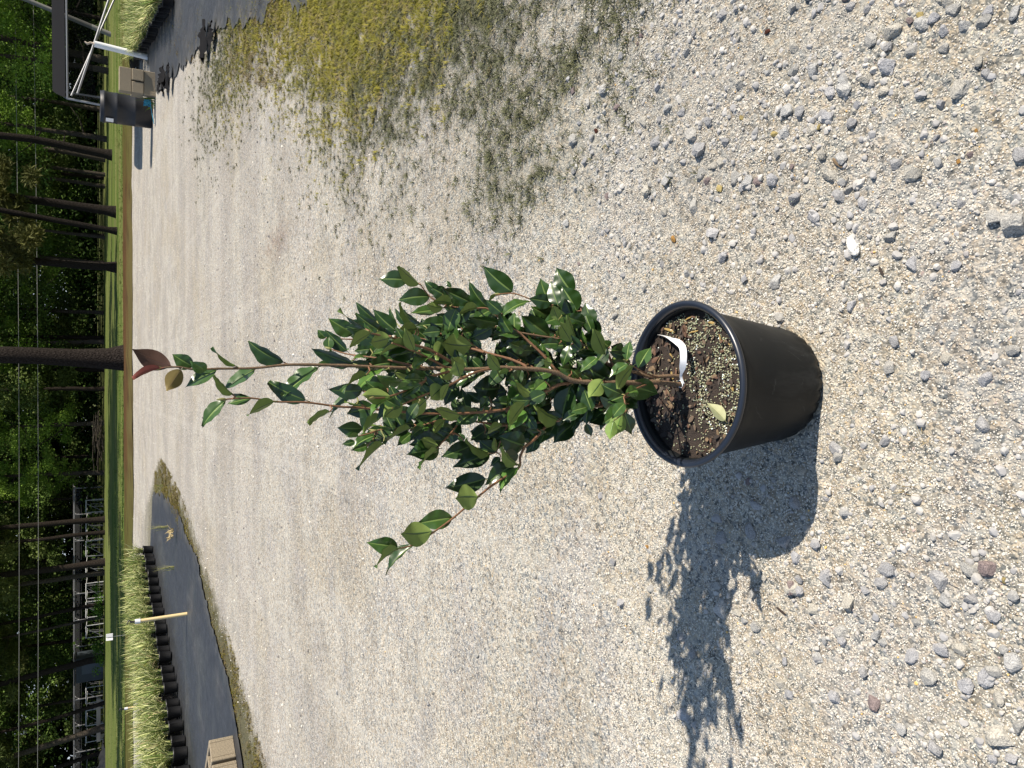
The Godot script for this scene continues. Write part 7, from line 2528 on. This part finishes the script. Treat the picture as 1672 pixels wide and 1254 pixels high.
["t",822,3006,-443,773,3076,-316],["t",699,4474,-870,827,4038,-1966],["t",324,3168,-71,404,2927,-466],
["t",25,1678,28,88,1418,-338],["t",728,2323,-333,817,1931,-900],["t",226,3012,53,215,2413,-1017],
["t",223,4802,90,174,4699,-120],["t",584,3960,-490,538,3974,-451],["t",514,1424,-176,480,1598,-3],
["t",640,5121,-865,582,5648,712],["t",649,5229,-899,650,4935,-1768],["t",-54,2568,-12,-119,2053,-767],
["t",-253,3003,17,-334,2493,-759],["t",25,1536,25,-55,1024,-670],["t",-601,3544,-306,-695,3305,-714],
["t",564,3885,-434,626,3693,-805],["t",294,3111,-36,379,2562,-927],["t",-707,2711,-93,-676,2632,-309],
["t",-185,5147,729,-240,5233,995],["t",684,2057,-291,617,2232,-39],["t",-4,4524,426,45,4431,126],
["t",876,3227,-240,973,2849,-847],["t",753,2517,-364,876,1996,-1231],["t",719,3001,-176,715,2658,-833],
["t",-130,5513,913,-179,5330,406],["t",-54,2568,-12,-114,1980,-896],["t",279,4928,-187,361,4667,-862],
["t",1171,2040,-538,1305,1531,-1287],["t",-391,5008,149,-450,4549,-902],["t",261,4297,77,318,4008,-472],
["t",770,2644,-384,781,2109,-1254],["t",605,4071,-572,647,4146,-426],["t",25,1237,20,111,446,-986],
["t",25,1291,21,-53,531,-961],["t",545,2817,-119,529,2677,-451],["t",633,5060,-846,724,4681,-1842],
["t",1105,1903,-479,1244,1354,-1284],["t",-422,4421,108,-488,3802,-1142],["t",27,1837,31,-14,1602,-321],
["t",106,2392,41,72,2205,-302],["t",666,1955,-275,664,1405,-1078],["t",657,1904,-267,720,1838,-358],
["t",-107,2688,-4,-50,2743,31],["t",310,1359,-165,283,601,-1213],["t",221,4612,86,287,4134,-996],
["t",822,3006,-443,819,2546,-1294],["t",858,3263,-486,945,3104,-798],["t",-394,1865,-136,-342,1906,-58],
["t",870,3345,-500,877,3443,-389],["t",-667,2658,-112,-723,2342,-560],["t",25,1393,23,-13,715,-855],
["t",592,1456,-209,634,753,-1251],["t",-226,1218,-75,-286,830,-570],["t",226,5320,102,200,4906,-1019],
["t",25,1128,19,79,907,-281],["t",482,3661,-260,447,3332,-939],["t",572,2844,-127,652,2545,-575],
["t",-739,3179,-480,-754,2860,-1158],["t",54,2228,38,110,2082,-166],["t",684,4407,-820,780,4200,-1346],
["t",25,1182,20,-19,1017,-185],["t",224,4952,94,215,4649,-583],["t",1021,3395,-291,1078,3402,-171],
["t",639,5872,900,687,5678,416],["t",-607,3107,-261,-710,2534,-1267],["t",736,2388,-343,797,2313,-388],
["t",-389,1612,550,-418,941,-255],["t",-360,3376,41,-475,2815,-1002],["t",768,4170,-683,766,3708,-1736],
["t",-395,3638,58,-367,3573,-146],["t",41,2092,35,87,1845,-319],["t",280,3083,-18,319,2835,-365],
]
const STONES := [
["g",599,952,261],["g",557,952,287],["g",541,911,279],["g",492,877,248],["g",487,848,316],["g",491,807,236],["g",551,800,259],["g",551,763,298],
["g",530,772,184],["g",509,730,201],["g",503,771,323],["g",489,964,289],["g",478,938,232],["g",452,878,273],["g",450,831,192],["g",425,655,296],
["g",344,756,251],["g",319,725,312],["g",374,854,269],["g",327,687,195],["g",559,672,214],["g",508,620,205],["g",513,649,189],["g",493,679,193],
["g",543,694,196],["g",391,892,200],["g",353,878,273],["g",309,575,237],["g",454,970,263],["g",464,778,208],["y",558,718,133],["p",558,734,134],
["y",441,898,113],["o",359,632,72],["o",321,658,95],["g",715,1523,300],["g",725,1209,157],["g",722,1324,209],["g",655,1324,209],["g",574,1247,241],
["g",591,1370,257],["g",535,1331,315],["g",515,1215,356],["g",482,1190,351],["g",520,1381,259],["g",530,1167,231],["g",628,1660,344],["g",442,1293,309],
["g",437,1364,299],["g",431,1187,273],["g",441,1165,154],["g",401,1094,296],["g",382,1060,290],["p",382,1034,214],["g",374,1002,280],["g",367,1206,276],
["g",329,950,237],["g",291,913,264],["g",304,1154,306],["y",391,1138,189],["y",458,996,139],["y",511,1077,109],["r",652,1013,123],["r",626,1559,141],
["g",-293,770,326],["g",-329,884,294],["g",-362,842,314],["p",-364,956,308],["g",-288,688,358],["g",-319,677,253],["p",-256,615,265],["g",-264,641,246],
["g",-412,855,317],["g",-430,852,201],["g",-390,684,255],["g",-382,656,249],["g",-416,729,264],["g",-380,582,282],["g",-411,620,315],["g",-400,607,216],
["g",-436,603,215],["g",-433,647,272],["g",-468,814,224],["g",-473,902,238],["g",-555,961,201],["g",-488,600,429],["g",-541,692,256],["g",-531,743,213],
["g",-438,699,309],["g",-321,607,216],["p",-511,794,276],["g",-463,577,210],["g",-361,721,157],["g",-307,640,197],["g",-365,595,142],["g",-410,779,164],
["g",-511,586,188],["g",-521,609,168],["y",-269,595,107],["g",-309,1267,214],["g",-422,1486,209],["g",-399,1317,220],["g",-457,1351,224],["g",-513,1452,235],
["g",-365,954,313],["g",-327,885,235],["g",-346,940,199],["g",-473,901,194],["g",-556,963,202],["g",-281,1055,309],["g",-229,1039,235],["g",-306,1130,298],
["g",-155,935,176],["g",-210,951,268],["g",-268,1141,250],["g",-445,1130,373],["g",-456,1042,260],["g",-454,1071,192],["g",-534,1248,239],["g",-557,1209,234],
["g",-698,1240,343],["g",-704,1206,207],["g",-443,1090,218],["g",-283,971,316],["g",-177,997,137],["g",-275,906,216],["g",-120,858,210],["g",-403,1141,250],
["g",-396,1048,237],["o",-366,1360,140],["g",-599,1395,172],["g",-603,1456,177],["g",251,1128,266],["g",186,990,268],["g",184,729,243],["g",232,764,211],
["g",288,909,275],["g",295,813,198],["g",170,662,195],["g",425,654,264],["g",218,582,416],["g",231,607,255],["g",6,619,223],["g",-111,865,267],
["g",-58,623,293],["g",47,582,200],["g",128,836,242],["g",119,983,222],["g",262,654,176],["g",163,1480,204],["g",339,1444,143],["g",711,1529,268],
["g",253,1444,172],["g",-536,1849,154],["g",-591,1492,131],["g",-383,1650,141],["g",-274,1542,180],["g",-200,1722,162],["g",-374,1355,164],["g",-1541,3789,306],
["g",-1175,2615,202],["g",-871,2213,196],["g",-665,2258,179],["g",-635,2401,167],
]
